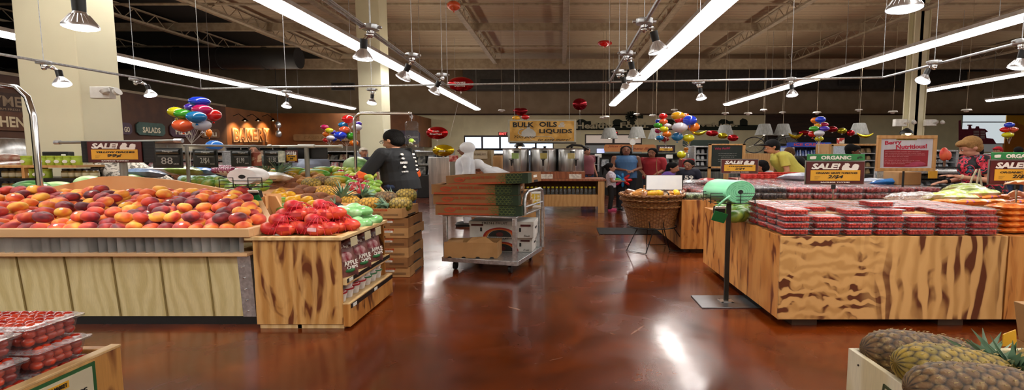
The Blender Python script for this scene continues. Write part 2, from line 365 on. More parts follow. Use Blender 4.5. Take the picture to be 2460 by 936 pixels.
# ---------------------------------------------------------------- fluorescent rows
tube=emitm('lit_tube','#fffaf4',TUBE)
fill_glow=emitm('ceiling_fill_glow','#fff0dc',UPFILL)
def light_row(x,y0,y1,lb,z=H+2.4*S,w_=.25):
    x*=S; y0=y0*S if y0>0 else y0; y1*=S
    t=thing('fluorescent_light',lb,'ceiling light',(x,y0,z),'rows of ceiling lights')
    MB().box(x-w_-.05,x+w_+.05,y0-.02,y1+.02,z+.05,z+.16).build('housing',white,t)
    MB().box(x-w_*.5,x+w_*.5,y0+.1,y1-.1,z+.165,z+.17).build('added_fill_strip',fill_glow,t,smooth=0)  # added glowing strip above the housing, fills the ceiling with light
    m=MB(); k=max(1,round((y1-y0)/2.4))
    for i in range(k):
        a=y0+(y1-y0)*i/k+.01; c=y0+(y1-y0)*(i+1)/k-.01
        prof=[(x-w_,z+.05),(x-w_,z+.0),(x-w_*.6,z-.05),(x+w_*.6,z-.05),(x+w_,z),(x+w_,z+.05)]
        m.prism(prof,a,c)
    m.build('diffuser',tube,t,smooth=0)
    k=max(2,int((y1-y0)/7))
    for i in range(k+1): yy=y0+.3+(y1-y0-.6)*i/k; MB().cyl((x,yy,z+.16),(x,yy,ZC),.01,n=4).build('hanger',galv,t)
light_row(-4.68,-15,27.0,'long lit fluorescent row running over the peaches towards the man in black')
light_row(2.62,-15,24.6,'long lit fluorescent row right of the centre, ending above the healthy food sign')
light_row(-11.4,-15,26.5,'long lit fluorescent row running behind the cream column above the bakery')
light_row(8.3,-15,24.3,'long lit fluorescent row over the tomato table, ending above the chalkboard')
light_row(14.2,14.9,19.8,'short lit fluorescent strip just left of the slim column',w_=.18)
light_row(14.2,-1,14.6,'lit fluorescent strip passing above the tall tractor window',w_=.18)
light_row(19.8,-1,22.5,'lit fluorescent strip at the far right above the orange mural',w_=.18)
# ---------------------------------------------------------------- track lighting
ZT=2.6; bulb=emitm('lit_lamp_face','#f4f2ff',6.0)
def zt_(h): return H+h
t=thing('light_track','long galvanised pipe track carrying spot lamps across the whole aisle','light track',(0,7.5,ZT))
ja=G(0,0,0)
def TP(px,py): # point on the track plane
    return G(px,py,ZT)
L0=TP(0,130); L1=TP(483,213); R1=TP(2120,186); R2=TP(2460,100); A0=TP(740,-30); A1=TP(1075,209); B0=TP(1600,-30); B1=TP(1463,199)
L00=L0+(L0-L1)*.5; R22=R2+(R2-R1)*.6
m=MB(); m.tube([L00,L1,R1,R22],.016,8); m.build('pipe',galv,t)
m=MB(); m.cyl(A0,V((A1.x,L1.y+(R1.y-L1.y)*.4,ZT)),.016,n=8); m.cyl(A0+V((.035,0,.0)),A1+V((.035,0,0)),.007,n=6); m.build('pipe',galv,t)
m=MB(); m.cyl(B0,B1,.018,n=8); m.build('pipe',galv,t)
jts=[(105,150,-.5,'left'),(325,190,-.3,'l'),(688,220,0,''),(893,215,0,''),(890,66,0,''),(990,133,0,''),(1062,180,0,''),(1548,52,0,''),(1505,128,0,''),(1487,172,0,''),(1678,198,0,''),(1900,190,0,''),(2245,150,0,''),(2455,100,0,'')]
JP=[]
for j in jts:
    p=TP(j[0],j[1]); JP.append(p); m=MB(); m2=MB(); m.cyl(p+V((0,0,-.022)),p+V((0,0,.022)),.075,n=10); m.cyl(p+V((-.1,0,0)),p+V((.1,0,0)),.014,n=6)
    m2.cyl(p,(p.x,p.y,ZC),.004,n=4); m.build('junction_box',galv,t,bevel=.004); m2.build('hanger_wire',galv,t)
for p in (L1,R1,A1,B1): MB().cyl(p,(p.x,p.y,ZC),.004,n=4).build('hanger_wire',galv,t)
def spot_lamp(tip,face,aim,lb,sz=1.,pw=1.):
    o=thing('spot_lamp',lb,'spot lamp',tip,'spot lamps on the track'); tip=V(tip); face=V(face); d=V(aim).normalized()
    Rr=.082*sz; back=face-d*.085*sz; sock=back-d*.07*sz
    q=V((0,0,1)).rotation_difference(d).to_matrix()
    m=MB(); m.cyl(tip,tip+V((0,0,-.03)),.03*sz,n=10)
    mid=(tip+sock)/2+V((.015,0,0))
    m.ell(tip+V((0,0,-.045)),.026*sz,n=8,k=6); m.ell(mid,.024*sz,n=8,k=6); m.cyl(tip+V((0,0,-.03)),mid,.013*sz,n=8); m.cyl(mid,sock,.015*sz,n=8); m.cyl(mid+V((-.035,0,0)),mid+V((.035,0,0)),.01,n=6); m.build('swivel_arm',chrome,o)
    m=MB(); m.cyl(sock-d*.01,back+d*.012,.032*sz,.03*sz,n=12); m.build('socket',black,o,bevel=.003)
    m=MB(); m.lathe([(.03*sz,0),(.036*sz,.012*sz),(.058*sz,.04*sz),(Rr,.075*sz),(Rr,.085*sz)],back,20,q=q,caps=False)
    for k in range(20):
        a=2*PI*k/20; r=q@V((math.cos(a),math.sin(a),0)); m.cyl(back+r*.04*sz+d*.016*sz,back+r*.078*sz+d*.072*sz,.0035*sz,n=4)
    m.build('reflector',mat('finned_aluminium',(.8,.8,.82),.3,.9),o)
    m=MB(); m.lathe([(Rr*.97,.083*sz),(Rr*.9,.09*sz),(Rr*.5,.1*sz),(.001,.103*sz)],back,20,q=q,caps=False); m.build('lamp_face',bulb,o)
    ld=bpy.data.lights.new('spot_light','SPOT'); ld.energy=SPOT*pw; ld.spot_size=R(75); ld.spot_blend=.7; ld.shadow_soft_size=.06; ld.color=(1,.95,.88)
    lo=bpy.data.objects.new('spot_light',ld); C.objects.link(lo); lo.parent=o; lo.location=back+d*.12*sz-tip; lo.rotation_euler=d.to_track_quat('-Z','Y').to_euler()
    return o
lamps=[(0,150,203,(.3,-.1,-1),1.1,'spot lamp lit in front of the cream column, leftmost on the near track'),
(1,362,229,(.35,-.1,-1),1,'lit spot lamp above the bouquet of balloons by the salads sign'),
(2,688,256,(0,-.3,-1),1,'lit spot lamp above the bakery letters'),
(3,893,248,(0,-.3,-1),1,'lit spot lamp in front of the far cream column'),
(4,872,142,(-.12,.1,-1),1.05,'largest spot lamp on the pipe above the man in black'),
(5,968,188,(-.5,.1,-1),1.05,'spot lamp leaning left above the man, second along the slanting pipe'),
(6,1043,222,(-.5,.1,-1),1.05,'spot lamp leaning left beside the red foil balloon'),
(7,1582,124,(.3,.1,-1),1.05,'nearest spot lamp on the pipe right of centre, leaning right'),
(8,1522,186,(.2,.1,-1),1.05,'middle spot lamp on the pipe right of centre'),
(9,1504,215,(.3,.1,-1),1.05,'farthest spot lamp on the pipe right of centre, touching the light row'),
(10,1685,237,(.1,-.2,-1),1,'lit spot lamp hanging above the large balloon cluster'),
(11,1903,229,(0,-.2,-1),1,'lit spot lamp hanging below the right fluorescent row end'),
(12,2216,195,(-.5,-.1,-1),1,'spot lamp tilted left beside the slim column'),
(13,2445,163,(-.15,.1,-1),1.05,'spot lamp cut by the right edge of the photo')]
for i,fx,fy,aim,sz,lb in lamps:
    j=JP[i]; spot_lamp(j+V((0,0,-.02)),P(fx,fy,j.y),aim,lb,sz)
for nm,x0_,ys in (('A',A0,(1.9,-.2)),('B',B0,(1.9,-.2)),('C',V((L0.x,0,0)),(2.6,.2)),('D',V((R2.x,0,0)),(2.6,.2))):  # added unseen track lamps, aimed forward to brighten the display fronts
    tk=None
    for k,yy in enumerate(ys):
        dd=(A1-A0) if nm=='A' else (B1-B0) if nm=='B' else (L1-L0) if nm=='C' else (R1-R2)
        base=A0 if nm=='A' else B0 if nm=='B' else L0 if nm=='C' else R2
        t_=(yy-base.y)/dd.y if abs(dd.y)>.1 else 0; xx=base.x+dd.x*t_
        tk=tk or thing('light_track','added galvanised pipe track overhead, out of view, %s'%{'A':'left of centre','B':'right of centre','C':'at the far left','D':'at the far right'}[nm],'light track',(xx,yy,ZT)); MB().cyl((xx,yy-1.1,ZT),(xx,yy+1.0,ZT),.016,n=8).build('pipe',galv,tk); MB().cyl((xx,yy,ZT),(xx,yy,ZC),.004,n=4).build('hanger_wire',galv,tk); MB().cyl((xx,yy,ZT-.022),(xx,yy,ZT+.022),.075,n=10).build('junction_box',galv,tk)
        spot_lamp((xx,yy,ZT-.02),(xx+.02,yy+.08,ZT-.24),(({'A':-.35,'B':.35,'C':.3,'D':-.3}[nm]),.9,-.95),'added unseen spot lamp overhead, aimed forward as frontal fill',pw={'A':.75,'B':.3,'C':.8,'D':.3}[nm])
# two close lamps on short stubs
for px,py,Y,lb in ((194,66,3.75,'big close spot lamp with finned reflector at the top left'),(2172,22,3.4,'big close spot lamp cut by the top edge at the right')):
    fc=P(px,py,Y); jt=fc+V((-.02,0,.3)); sg=-1 if px<1000 else 1
    tk=thing('light_track','short galvanised pipe above the photo edge holding the close lamp at the '+('left' if sg<0 else 'right'),'light track',jt)
    m=MB(); m.cyl(jt+V((0,-3,.03)),jt+V((0,0.1,.03)),.016,n=8); m.cyl(jt,jt+V((0,0,.05)),.07,n=10); m.build('pipe',galv,tk)
    m=MB(); m.cyl(jt,(jt.x,jt.y,ZC),.004,n=4); m.build('hanger_wire',galv,tk)
    spot_lamp(jt,fc,(0,0,-1),lb,1.35)
# small pendant fixtures and drop rods far back
for i,(px,y0,y1,Y) in enumerate(((1205,250,263,20),(1448,245,280,20),(1455,262,278,19),(1530,250,272,22),(1568,252,275,21),(1620,240,262,21),(1742,255,270,20),(1797,235,270,18),(1835,235,262,21),(1880,245,268,22),(1963,235,268,18),(2063,245,262,20),(2145,226,266,17),(2322,215,262,16))):
    Y*=S
    a=P(px,y0-40,Y); c=P(px,y1,Y); o=thing('pendant_sensor','small white fixture on a thin rod from the far ceiling','ceiling fixture',c,'fixtures on rods')
    MB().cyl(c,(c.x,c.y,ZC),.009,n=6).build('rod',jm,o); m=MB(); m.cyl(c,c+V((0,0,-.07)),.18,.22,n=12); m.ell(c+V((0,0,-.08)),(.11,.11,.07),n=8,k=6); m.build('fixture_head',white,o)
def emergency(px,py,Y,s,lb,right=True):
    p=P(px,py,Y); o=thing('emergency_light',lb,'emergency light',p); m=MB(); m.box(p.x-.15*s,p.x+.15*s,p.y-.12*s,p.y,p.z-.09*s,p.z+.09*s); m.build('case',white,o,bevel=.01*s)
    for k in (0,1):
        c=p+V((.12*s+.16*s*k,-.14*s,.0)); q=rotm(0,60 if k else -30,0); MB().lathe([(.01,-.04*s),(.05*s,-.015*s),(.065*s,.035*s)],c,14,q=q).build('lamp_head',mat('lamp_head_plastic','#d8d6d0',.3),o)
emergency(256,224,7.18,.95,'white emergency light with two lamp heads on the big cream column')
emergency(934,318,20.3,1.4,'emergency light on the far cream column behind the man')
emergency(2158,295,22,1.8,'emergency light on the left of the slim column'); emergency(2230,295,22,1.6,'emergency light on the right of the slim column')
# ---------------------------------------------------------------- peach table
PT=thing('produce_table','long produce table holding the yellow peaches, corrugated metal band over painted boards','display table',(-4.4,4.0,0))
xr=-2.62; xl=-6.2
lip=mat('pale_maple_lip','#dcb486',.4,var='#d2a878',scale=3,st=(.3,1,1)); board=mat('orange_pine_board','#e0a870',.5,var='#d89c62',scale=2)
MB().box(xl,xr+.03,3.93,3.99,.80,.872).build('front_rail',lip,PT,bevel=.005)
MB().box(xr-.03,xr+.03,3.99,4.28,.8,.872).hexa([(xr-.03,4.28,.8),(xr+.03,4.28,.8),(xr-.53,4.98,.8),(xr-.59,4.98,.8),(xr-.03,4.28,.872),(xr+.03,4.28,.872),(xr-.53,4.98,1.07),(xr-.59,4.98,1.07)]).build('side_rail',lip,PT,bevel=.004)
m=MB(); k=44; prof=[]
for i in range(k*4+1):
    x=xl+(xr-.08-xl)*i/(k*4); prof.append((x,4.02+.026*math.sin(i/4*2*PI)))
vs=[(x,y,.66) for x,y in prof]+[(x,y,.805) for x,y in prof]; nn=len(prof)
m.add(vs,[(i,i+1,nn+i+1,nn+i) for i in range(nn-1)]); m.build('corrugated_band',mat('corrugated_steel','#c0c4c4',.33,.7,var='#8c9090',scale=4,st=(1,1,.3)),PT,smooth=60)
MB().box(xl,xr-.02,3.96,4.06,.632,.66).build('ledge',lip,PT,bevel=.004)
panm=woodm('cream_stained_board','#e0d3a0','#d0c088','#a89460',.7,7,rough=.55); grv=mat('groove','#8c7a48',.8)
m=MB(); m.hexa([(xl,4.09,.075),(xr-.16,4.09,.075),(xr-.16,4.6,.075),(xl,4.6,.075),(xl,4.05,.632),(xr-.16,4.05,.632),(xr-.16,4.6,.632),(xl,4.6,.632)],0)
x=xr-.42
while x>xl: m.hexa([(x-.006,4.082,.078),(x+.006,4.082,.078),(x+.006,4.11,.078),(x-.006,4.11,.078),(x-.006,4.042,.63),(x+.006,4.042,.63),(x+.006,4.1,.63),(x-.006,4.1,.63)],1); x-=.41
m.build('front_panel',[panm,grv],PT,smooth=0)
m=MB(); m.hexa([(xr-.165,4.085,.07),(xr-.05,4.085,.07),(xr-.05,4.6,.07),(xr-.165,4.6,.07),(xr-.165,4.045,.632),(xr-.05,4.045,.632),(xr-.05,4.6,.632),(xr-.165,4.6,.632)])
m.build('corner_guard',galv,PT,bevel=.003)
m=MB()
for i in range(5): m.cyl((xr-.1,4.08-.04*(i+.5)/5,.13+.1*i),(xr-.1,4.05-.01*i,.13+.1*i),.006,n=6)
m.build('rivet',chrome,PT)
MB().box(xl,xr-.02,4.1,4.3,0,.08).box(xr-.06,xr-.02,4.1,4.2,.07,.8).build('plinth',black,PT)
def trayz(y): return .80+(y-4.0)*.235
m=MB(); m.hexa([(xl,4.0,.80),(xr-.03,4.0,.80),(xr-.03,4.28,.80),(xl,4.28,.80),(xl,4.0,.82),(xr-.03,4.0,.82),(xr-.03,4.28,trayz(4.28)+.01),(xl,4.28,trayz(4.28)+.01)]); m.hexa([(xl,4.28,.80),(xr-.03,4.28,.80),(xr-.66,5.1,.80),(xl,5.1,.80),(xl,4.28,trayz(4.28)+.01),(xr-.03,4.28,trayz(4.28)+.01),(xr-.66,5.1,trayz(5.1)),(xl,5.1,trayz(5.1))]); m.build('sloped_tray',board,PT,smooth=0)
a=P(85,455,5.05); b_=P(300,424,5.15); c=P(420,432,5.15); d=P(620,474,5.0)
m=MB(); m.prism([(a.x,.9),(a.x,a.z),(b_.x-.25,b_.z),(b_.x,b_.z+.01),(c.x,c.z),(d.x,d.z),(d.x,.9)],5.12,5.16); m.build('back_board',board,PT,smooth=0)
d2=P(612,470,4.9); m=MB(); m.hexa([(d2.x,4.95,.85),(d2.x+.03,4.95,.85),(d2.x+.5,5.75,.85),(d2.x+.47,5.75,.85),(d2.x,4.95,1.1),(d2.x+.03,4.95,1.1),(d2.x+.5,5.75,1.12),(d2.x+.47,5.75,1.12)])
# peaches
def peachmat():
    m,nt,b=newmat('peach_skin'); vec=coords(nt); oi=nt.nodes.new('ShaderNodeObjectInfo')
    ad=nt.nodes.new('ShaderNodeVectorMath'); ad.operation='ADD'; nt.links.new(vec,ad.inputs[0]); cv=nt.nodes.new('ShaderNodeCombineXYZ')
    for i in range(3): nt.links.new(math_(nt,'MULTIPLY',oi.outputs['Random'],37.+i*11),cv.inputs[i])
    nt.links.new(cv.outputs[0],ad.inputs[1])
    n1=noise(nt,ad.outputs[0],9,2,.3); n2=noise(nt,ad.outputs[0],2.1,0)
    f=math_(nt,'ADD',math_(nt,'MULTIPLY',n1,1.3),math_(nt,'MULTIPLY',oi.outputs['Random'],.8)); f=math_(nt,'SUBTRACT',f,.62)
    nt.links.new(ramp(nt,f,[(.04,'#5c1824'),(.24,'#a02830'),(.46,'#d8482c'),(.62,'#ee7c34'),(.8,'#fab83c'),(.98,'#fcc850')]),b.inputs['Base Color'])
    b.inputs['Roughness'].default_value=.5; b.inputs['Sheen Weight'].default_value=.15; bumpn(nt,b,noise(nt,vec,200,2),.1,.002); return m
pm=peachmat(); stk=mat('fruit_sticker','#f0f0e8',.4)
def mkpeach(v):
    rr=random.Random(v)
    def fn(d):
        az=math.atan2(d.y,d.x); return 1-.07*math.exp(-(az/.25)**2)*(1-abs(d.z)**3)-.18*math.exp(-((1-d.z)/.05))+.02*math.sin(3*az+v)
    m=MB(); m.ell((0,0,0),(.062,.056,.043),n=20,k=12,fn=fn); o=m.build('peach',pm,org=(0,0,0),smooth=80)
    return tag(o,'ripe red and yellow peach heaped on the long table','peach','peaches heaped on the long table')
rr=random.Random(5); peaches=[mkpeach(v) for v in range(3)]; STK=[]; pc=0
def put_peach(x,y,z,s=1.):
    global pc
    src=peaches[pc%3]; rot=(rr.uniform(-.45,.45),rr.uniform(-.35,.35),rr.uniform(-.7,.7)+PI*rr.randint(0,1)); 
    o=src if pc<3 else dup(src)
    place(o,(x,y,z),rot,(1,1,1)); o.scale=(s,s,s); pc+=1
    if pc%8==5:
        q=Euler(rot).to_matrix().inverted(); d=(q@V((rr.uniform(-.6,.6),-.75,.7))).normalized(); k=1/math.sqrt((d.x/.062)**2+(d.y/.056)**2+(d.z/.043)**2)
        if pc==5: m=MB(); m.ell((0,0,0),(.013,.011,.0016),n=12,k=4); c=m.build('sticker',stk,org=(0,0,0)); c.parent=o; STK.append(c)
        else: c=STK[0].copy(); C.objects.link(c); c.parent=o
        nn=V((d.x/.062**2,d.y/.056**2,d.z/.043**2)).normalized(); c.location=d*k*.985; c.rotation_euler=nn.to_track_quat('Z','Y').to_euler()
    return o
rows=10
for r in range(rows):
    y=4.05+r*.104; zz=trayz(y)+.047
    x=xr-.1-(r%2)*.06-max(0,y-4.28)*.78; xe=xp(-25,y,500)
    while x>xe:
        lim=(r>=9 and (x<xp(60,y) )) 
        if not lim: put_peach(x+rr.uniform(-.015,.015),y+rr.uniform(-.012,.012),zz+rr.uniform(-.004,.012),rr.uniform(1.02,1.2))
        x-=.132
ob=[]
for r in range(7):
    y=4.12+r*.125; x=xr-.17-(r%2)*.08-max(0,y-4.28)*.78; xe=xp(-15,y,500)
    while x>xe:
        if pc<296 and rr.random()<.6: put_peach(x+rr.uniform(-.02,.02),y+rr.uniform(-.02,.02),trayz(y)+.115+rr.uniform(-.006,.01),rr.uniform(1.02,1.18))
        x-=.142
# ---------------------------------------------------------------- wooden stand with net bags
SX0,SX1,SY0,SY1=-2.60,-1.86,3.98,4.98
ST=thing('display_stand','plywood display stand with open side shelves of snack bags and fruit cups','display stand',((SX0+SX1)/2,4.45,0))
MB().box(SX0,SX1,SY0,SY0+.02,.04,.77).build('front_panel',ply,ST,bevel=.003)
MB().box(SX0,SX0+.02,SY0+.02,SY1,.04,.77).build('side_panel',ply2,ST)
MB().box(SX0,SX1,SY1-.02,SY1,.04,.77).build('back_panel',ply2,ST)
MB().box(SX0-.05,SX1+.03,SY0-.03,SY0+.04,.77,.80).box(SX1-.05,SX1+.03,SY0+.04,SY1+.02,.77,.80).box(SX0-.05,SX0+.0,SY0+.04,SY1,.77,.80).box(SX0,SX1,SY1-.03,SY1+.02,.77,.8).build('top_rim',pine,ST,bevel=.004)
MB().box(SX0,SX1-.05,SY0+.04,SY1-.03,.765,.785).build('top_panel',ply2,ST)
for x in (SX0+.02,SX1-.4): MB().box(x,x+.36 if x<SX0+.1 else SX1,SY0+.01,SY0+.12,0,.045).build('foot',pine,ST,bevel=.003)
MB().box(SX0+.02,SX1-.02,SY0+.1,SY1,.0,.04).build('plinth',black,ST)
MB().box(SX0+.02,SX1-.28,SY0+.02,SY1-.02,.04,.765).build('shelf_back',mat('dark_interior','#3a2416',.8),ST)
MB().box(SX1-.3,SX1,SY0+.02,SY1-.02,.385,.41).build('shelf',pine,ST)
MB().box(SX1-.02,SX1+.035,SY0+.02,SY1+.03,.375,.43).build('shelf_lip',pine,ST,bevel=.003)
MB().box(SX1+.036,SX1+.04,SY0+.02,SY1+.03,.395,.43).build('price_rail',black,ST)
MB().box(SX1-.3,SX1,SY0+.02,SY1-.02,.2,.215).build('shelf',pine,ST)
MB().box(SX1+.0,SX1+.06,SY0+.0,SY1+.03,.02,.215).build('drawer_front',ply2,ST,bevel=.003)
MB().box(SX1+.0,SX1+.062,SY0+.0,SY1+.03,.215,.225).build('drawer_rim',pine,ST,bevel=.002)
MB().box(SX1+.061,SX1+.066,SY0+.02,SY1+.02,.175,.213).build('price_rail',black,ST)
for y in (4.03,4.5):
    for z in (.185,.405) if y==4.03 else (.185,): MB().box(SX1+.04 if z>.3 else SX1+.066,SX1+.046 if z>.3 else SX1+.07,y,y+.07,z-.005,z+.022).build('price_tag',stk,ST)
for y in (4.1,4.4,4.66):
    MB().hexa([(SX1+.036,y,.69),(SX1+.04,y,.69),(SX1+.04,y+.13,.69),(SX1+.036,y+.13,.69),(SX1+.032,y,.765),(SX1+.036,y,.765),(SX1+.036,y+.13,.765),(SX1+.032,y+.13,.765)]).build('price_card',mat('cream_price_card','#c9bd98',.6),ST,smooth=0)
# snack bags
bagm=mat('brown_snack_bag','#5c3430',.35,var='#84504a',scale=5); bagp=mat('bag_picture','#8c1c30',.4,var='#c9a0a0',scale=14); leafg=mat('bag_green','#1f6a34',.4)
def pillow(m,w_,h_,d_,mi=0,nx=10,nz=12,c=(0,0,0),q=None,edge=.5):
    c=V(c); vs=[];fs=[]
    for s_ in (-1,1):
        for i in range(nz+1):
            for j in range(nx+1):
                u=j/nx*2-1; v=i/nz*2-1; b=max(0,(1-abs(u)**2.6)*(1-abs(v)**2.6))**edge
                wob=1+.03*math.sin(9*v+3*u)
                p=V((u*w_/2*(1-.06*(1-v*v))*wob,s_*d_/2*b*(1+.08*math.sin(7*u+5*v)),v*h_/2)); vs.append(c+(q@p if q else p))
    n=(nx+1)*(nz+1)
    for s_ in (0,1):
        for i in range(nz):
            for j in range(nx):
                a=s_*n+i*(nx+1)+j; f=(a,a+1,a+nx+2,a+nx+1); fs.append(f if s_==0 else f[::-1])
    return m.add(vs,fs,mi)
def snack():
    o=thing('snack_bag','brown bag','bag'); m=MB(); pillow(m,.27,.36,.12); m.build('bag_body',bagm,o,smooth=70)
    m=MB(); m.ell((-.02,-.055,.02),(.075,.02,.05),n=12,k=8); m.build('picture_patch',bagp,o)
    m=MB(); m.ell((-.0,-.058,-.1),(.055,.014,.018),n=10,k=6); m.build('leaf_patch',leafg,o)
    text('APPLE',.15,.04,.01,-.035,txt_w,o,y=-.072,bold=.02); text('CHIPS',.12,.028,.02,-.075,txt_w,o,y=-.068,bold=.02); text('bare fruit',.12,.03,-.02,.11,txt_w,o,y=-.052,bold=.02)
    return o
sb=snack(); 
for i,(y,lb) in enumerate(((4.13,'brown apple chips bag nearest the front of the stand shelf'),(4.42,'brown apple chips bag in the middle of the stand shelf'),(4.72,'brown apple chips bag farthest back on the stand shelf'))):
    o=sb if i==0 else dup(sb); place(o,(SX1-.05,y,.565),(R(-14),0,R(68))); tag(o,lb,'bag','snack bags on the stand')
# fruit cups
cupm=mat('white_plastic','#e2e0dc',.35,var='#c8c0bc',scale=8); cr=mat('red_lid_label','#a01c28',.4); cgm=mat('green_lid_label','#3a7a50',.4)
def cup(col,nm):
    o=thing('fruit_cup','cup','cup'); m=MB(); m.lathe([(.04,0),(.055,.075)],n=16); m.build('cup_body',cupm,o)
    m=MB(); m.lathe([(.058,.072),(.06,.076),(.06,.084),(.05,.086)],n=16); m.build('lid_rim',cr if nm=='r' else cgm,o); m=MB(); m.lathe([(.05,.086),(.048,.088),(.001,.088)],n=16,caps=False); m.build('lid_film',white,o)
    m=MB(); m.ell((.02,0,.088),(.025,.03,.006),n=10,k=4); m.build('fruit_picture',mat('cherry_picture','#b01820',.4),o); return o
c1=cup(cr,'r'); c2=cup(cgm,'g'); f1=f2=0
for k in range(7):
    y=4.07+k*.135; red=k<4
    for col in range(2):
        for lay in range(2 if (col or k>3 or k%2) else 1):
            src=c1 if red else c2; first=(red and f1==0) or (not red and f2==0); o=src if first else dup(src)
            if red: f1=1
            else: f2=1
            place(o,(SX1-.06-col*.125,y,.216+lay*.09)); tag(o,'%s rimmed white fruit cup stacked on the lower shelf of the stand'%('red' if red else 'green'),'fruit cup',('red' if red else 'green')+' rimmed fruit cups')
# net bags of mangoes
netr=mat('red_net_mango','#b81c28',.4,var='#dc5030',scale=9,thr=(.42,.6),rnd=.12); 
m_,nt,b=newmat('red_net'); 
rednet=clearm('red_net_film',(.95,.3,.3),.1,.4)
def mango(v,mt,nm,lb,cat,grp,r=(.075,.052,.05)):
    m=MB(); m.ell((0,0,0),r,n=16,k=10,fn=lambda d:1-.12*max(0,d.x)*(1 if d.z>0 else .3)+.05*d.x*d.y); return tag(m.build(nm,mt,org=(0,0,0),smooth=80),lb,cat,grp)
def net_bag(v,lb,n=5):
    rg=random.Random(v); o=thing('mango_net_bag',lb,'net bag'); ps=[(-.11,0,.055),(.03,-.045,.05),(.02,.06,.055),(-.04,.01,.125),(.12,.01,.06)][:n]
    for p in ps:
        m=MB(); m.ell(p,(.085,.06,.056),n=16,k=10,q=rotm(rg.uniform(-20,20),rg.uniform(-15,15),rg.uniform(-30,30)),fn=lambda d:1-.1*d.x*abs(d.z)); m.build('mango',netr,o,smooth=80)
    # the net gathered over the fruit
    m=MB(); lab=MB()
    lab.obox((.03,-.103,.062),(.085,.004,.034),(-12,0,4)); lab.build('label_band',mat('glossy_red_label','#c01418',.25,coat=.5),o)
    for k in range(16):
        a=2*PI*k/16; m.tube([V((.02,0,.165))+V((math.cos(a)*t*.17,math.sin(a)*t*.115,-.15*t**2.2)) for t in (.05,.3,.55,.8,1)],.0022,5)
    for t in (.3,.55,.8): m.tube([V((.02+math.cos(2*PI*j/20)*t*.17,math.sin(2*PI*j/20)*t*.115,.166-.15*t**2.2)) for j in range(21)],.0022,5)
    m.build('net',mat('red_mesh','#d8102c',.4),o); return o
nb=[(0,-2.42,4.14,.79,10,'red net bag of mangoes at the left front of the stand'),(1,-2.12,4.12,.79,-12,'red net bag of mangoes at the front middle of the stand'),(2,-2.30,4.36,.79,25,'red net bag of mangoes second row on the stand'),(3,-2.02,4.34,.79,-20,'red net bag of mangoes by the right rim of the stand'),(4,-2.36,4.26,.90,5,'red net bag of mangoes lying highest on the left of the pile'),(5,-2.14,4.3,.90,-8,'red net bag of mangoes lying highest on the right of the pile')]
for v,x,y,z,rz,lb in nb: o=net_bag(v,lb); place(o,(x,y,z),(0,0,R(rz)))
gb=mat('green_film_bag','#b4dcaa',.2,var='#7cbc74',scale=9,coat=.6,bump=.3,bscale=18)
for i,(x,y,z,sx,lb) in enumerate(((-2.16,4.66,.82,1.1,'left'),(-1.98,4.6,.82,.9,'front'),(-1.96,4.8,.83,.9,'back right'),(-2.2,4.84,.84,1.1,'back left'),(-2.08,4.73,.93,1.2,'topmost'))):
    o=thing('pear_bag','green film bag of avocados on the stand, the %s one of the pile'%lb,'produce bag',(x,y,z),'green film bags on the stand')
    m=MB(); rg=random.Random(i)
    for p in ((-.1,0,0),(.0,.02,.02),(.1,0,0),(.04,-.05,-.01),(-.05,-.05,0)): m.ell(V((x,y,z))+V(p)*sx,(.075*sx,.055,.05),n=14,k=8,q=rotm(rg.uniform(-20,20),rg.uniform(-15,15),rg.uniform(-30,30)))
    ob_=m.build('wrapped_fruit',gb,o); rm=ob_.modifiers.new('r','REMESH'); rm.mode='VOXEL'; rm.voxel_size=.012; rm.use_smooth_shade=True
# ---------------------------------------------------------------- pineapples
def pinemat(name,c1,c2,c3):
    m,nt,b=newmat(name); at=nt.nodes.new('ShaderNodeAttribute'); at.attribute_name='eye'
    vec=coords(nt); n1=noise(nt,vec,7,3,.5)
    body=ramp(nt,n1,[(.3,c1),(.52,c2),(.7,c3)])
    body=mixc(nt,ramp(nt,noise(nt,vec,60,3),[(.5,(0,0,0)),(.75,(.5,.5,.5))]),body,'#c8b078')
    nt.links.new(mixc(nt,ramp(nt,at.outputs['Fac'],[(.14,(0,0,0)),(.4,(.55,.55,.55)),(.8,(1,1,1))]),'#1c1208',body),b.inputs['Base Color'])
    b.inputs['Roughness'].default_value=.55; bumpn(nt,b,noise(nt,vec,120,3),.4,.004); return m
pin_g=pinemat('green_pineapple_rind','#7c7030','#b0902c','#566828'); pin_b=pinemat('brown_pineapple_rind','#64482c','#80603c','#484024'); pin_y=pinemat('yellow_pineapple_rind','#c98a24','#dca62c','#8a8030')
crownm=mat('pineapple_leaf','#5f8468',.45,var='#86a48a',scale=8); leafy=mat('dry_leaf','#b09a68',.7)
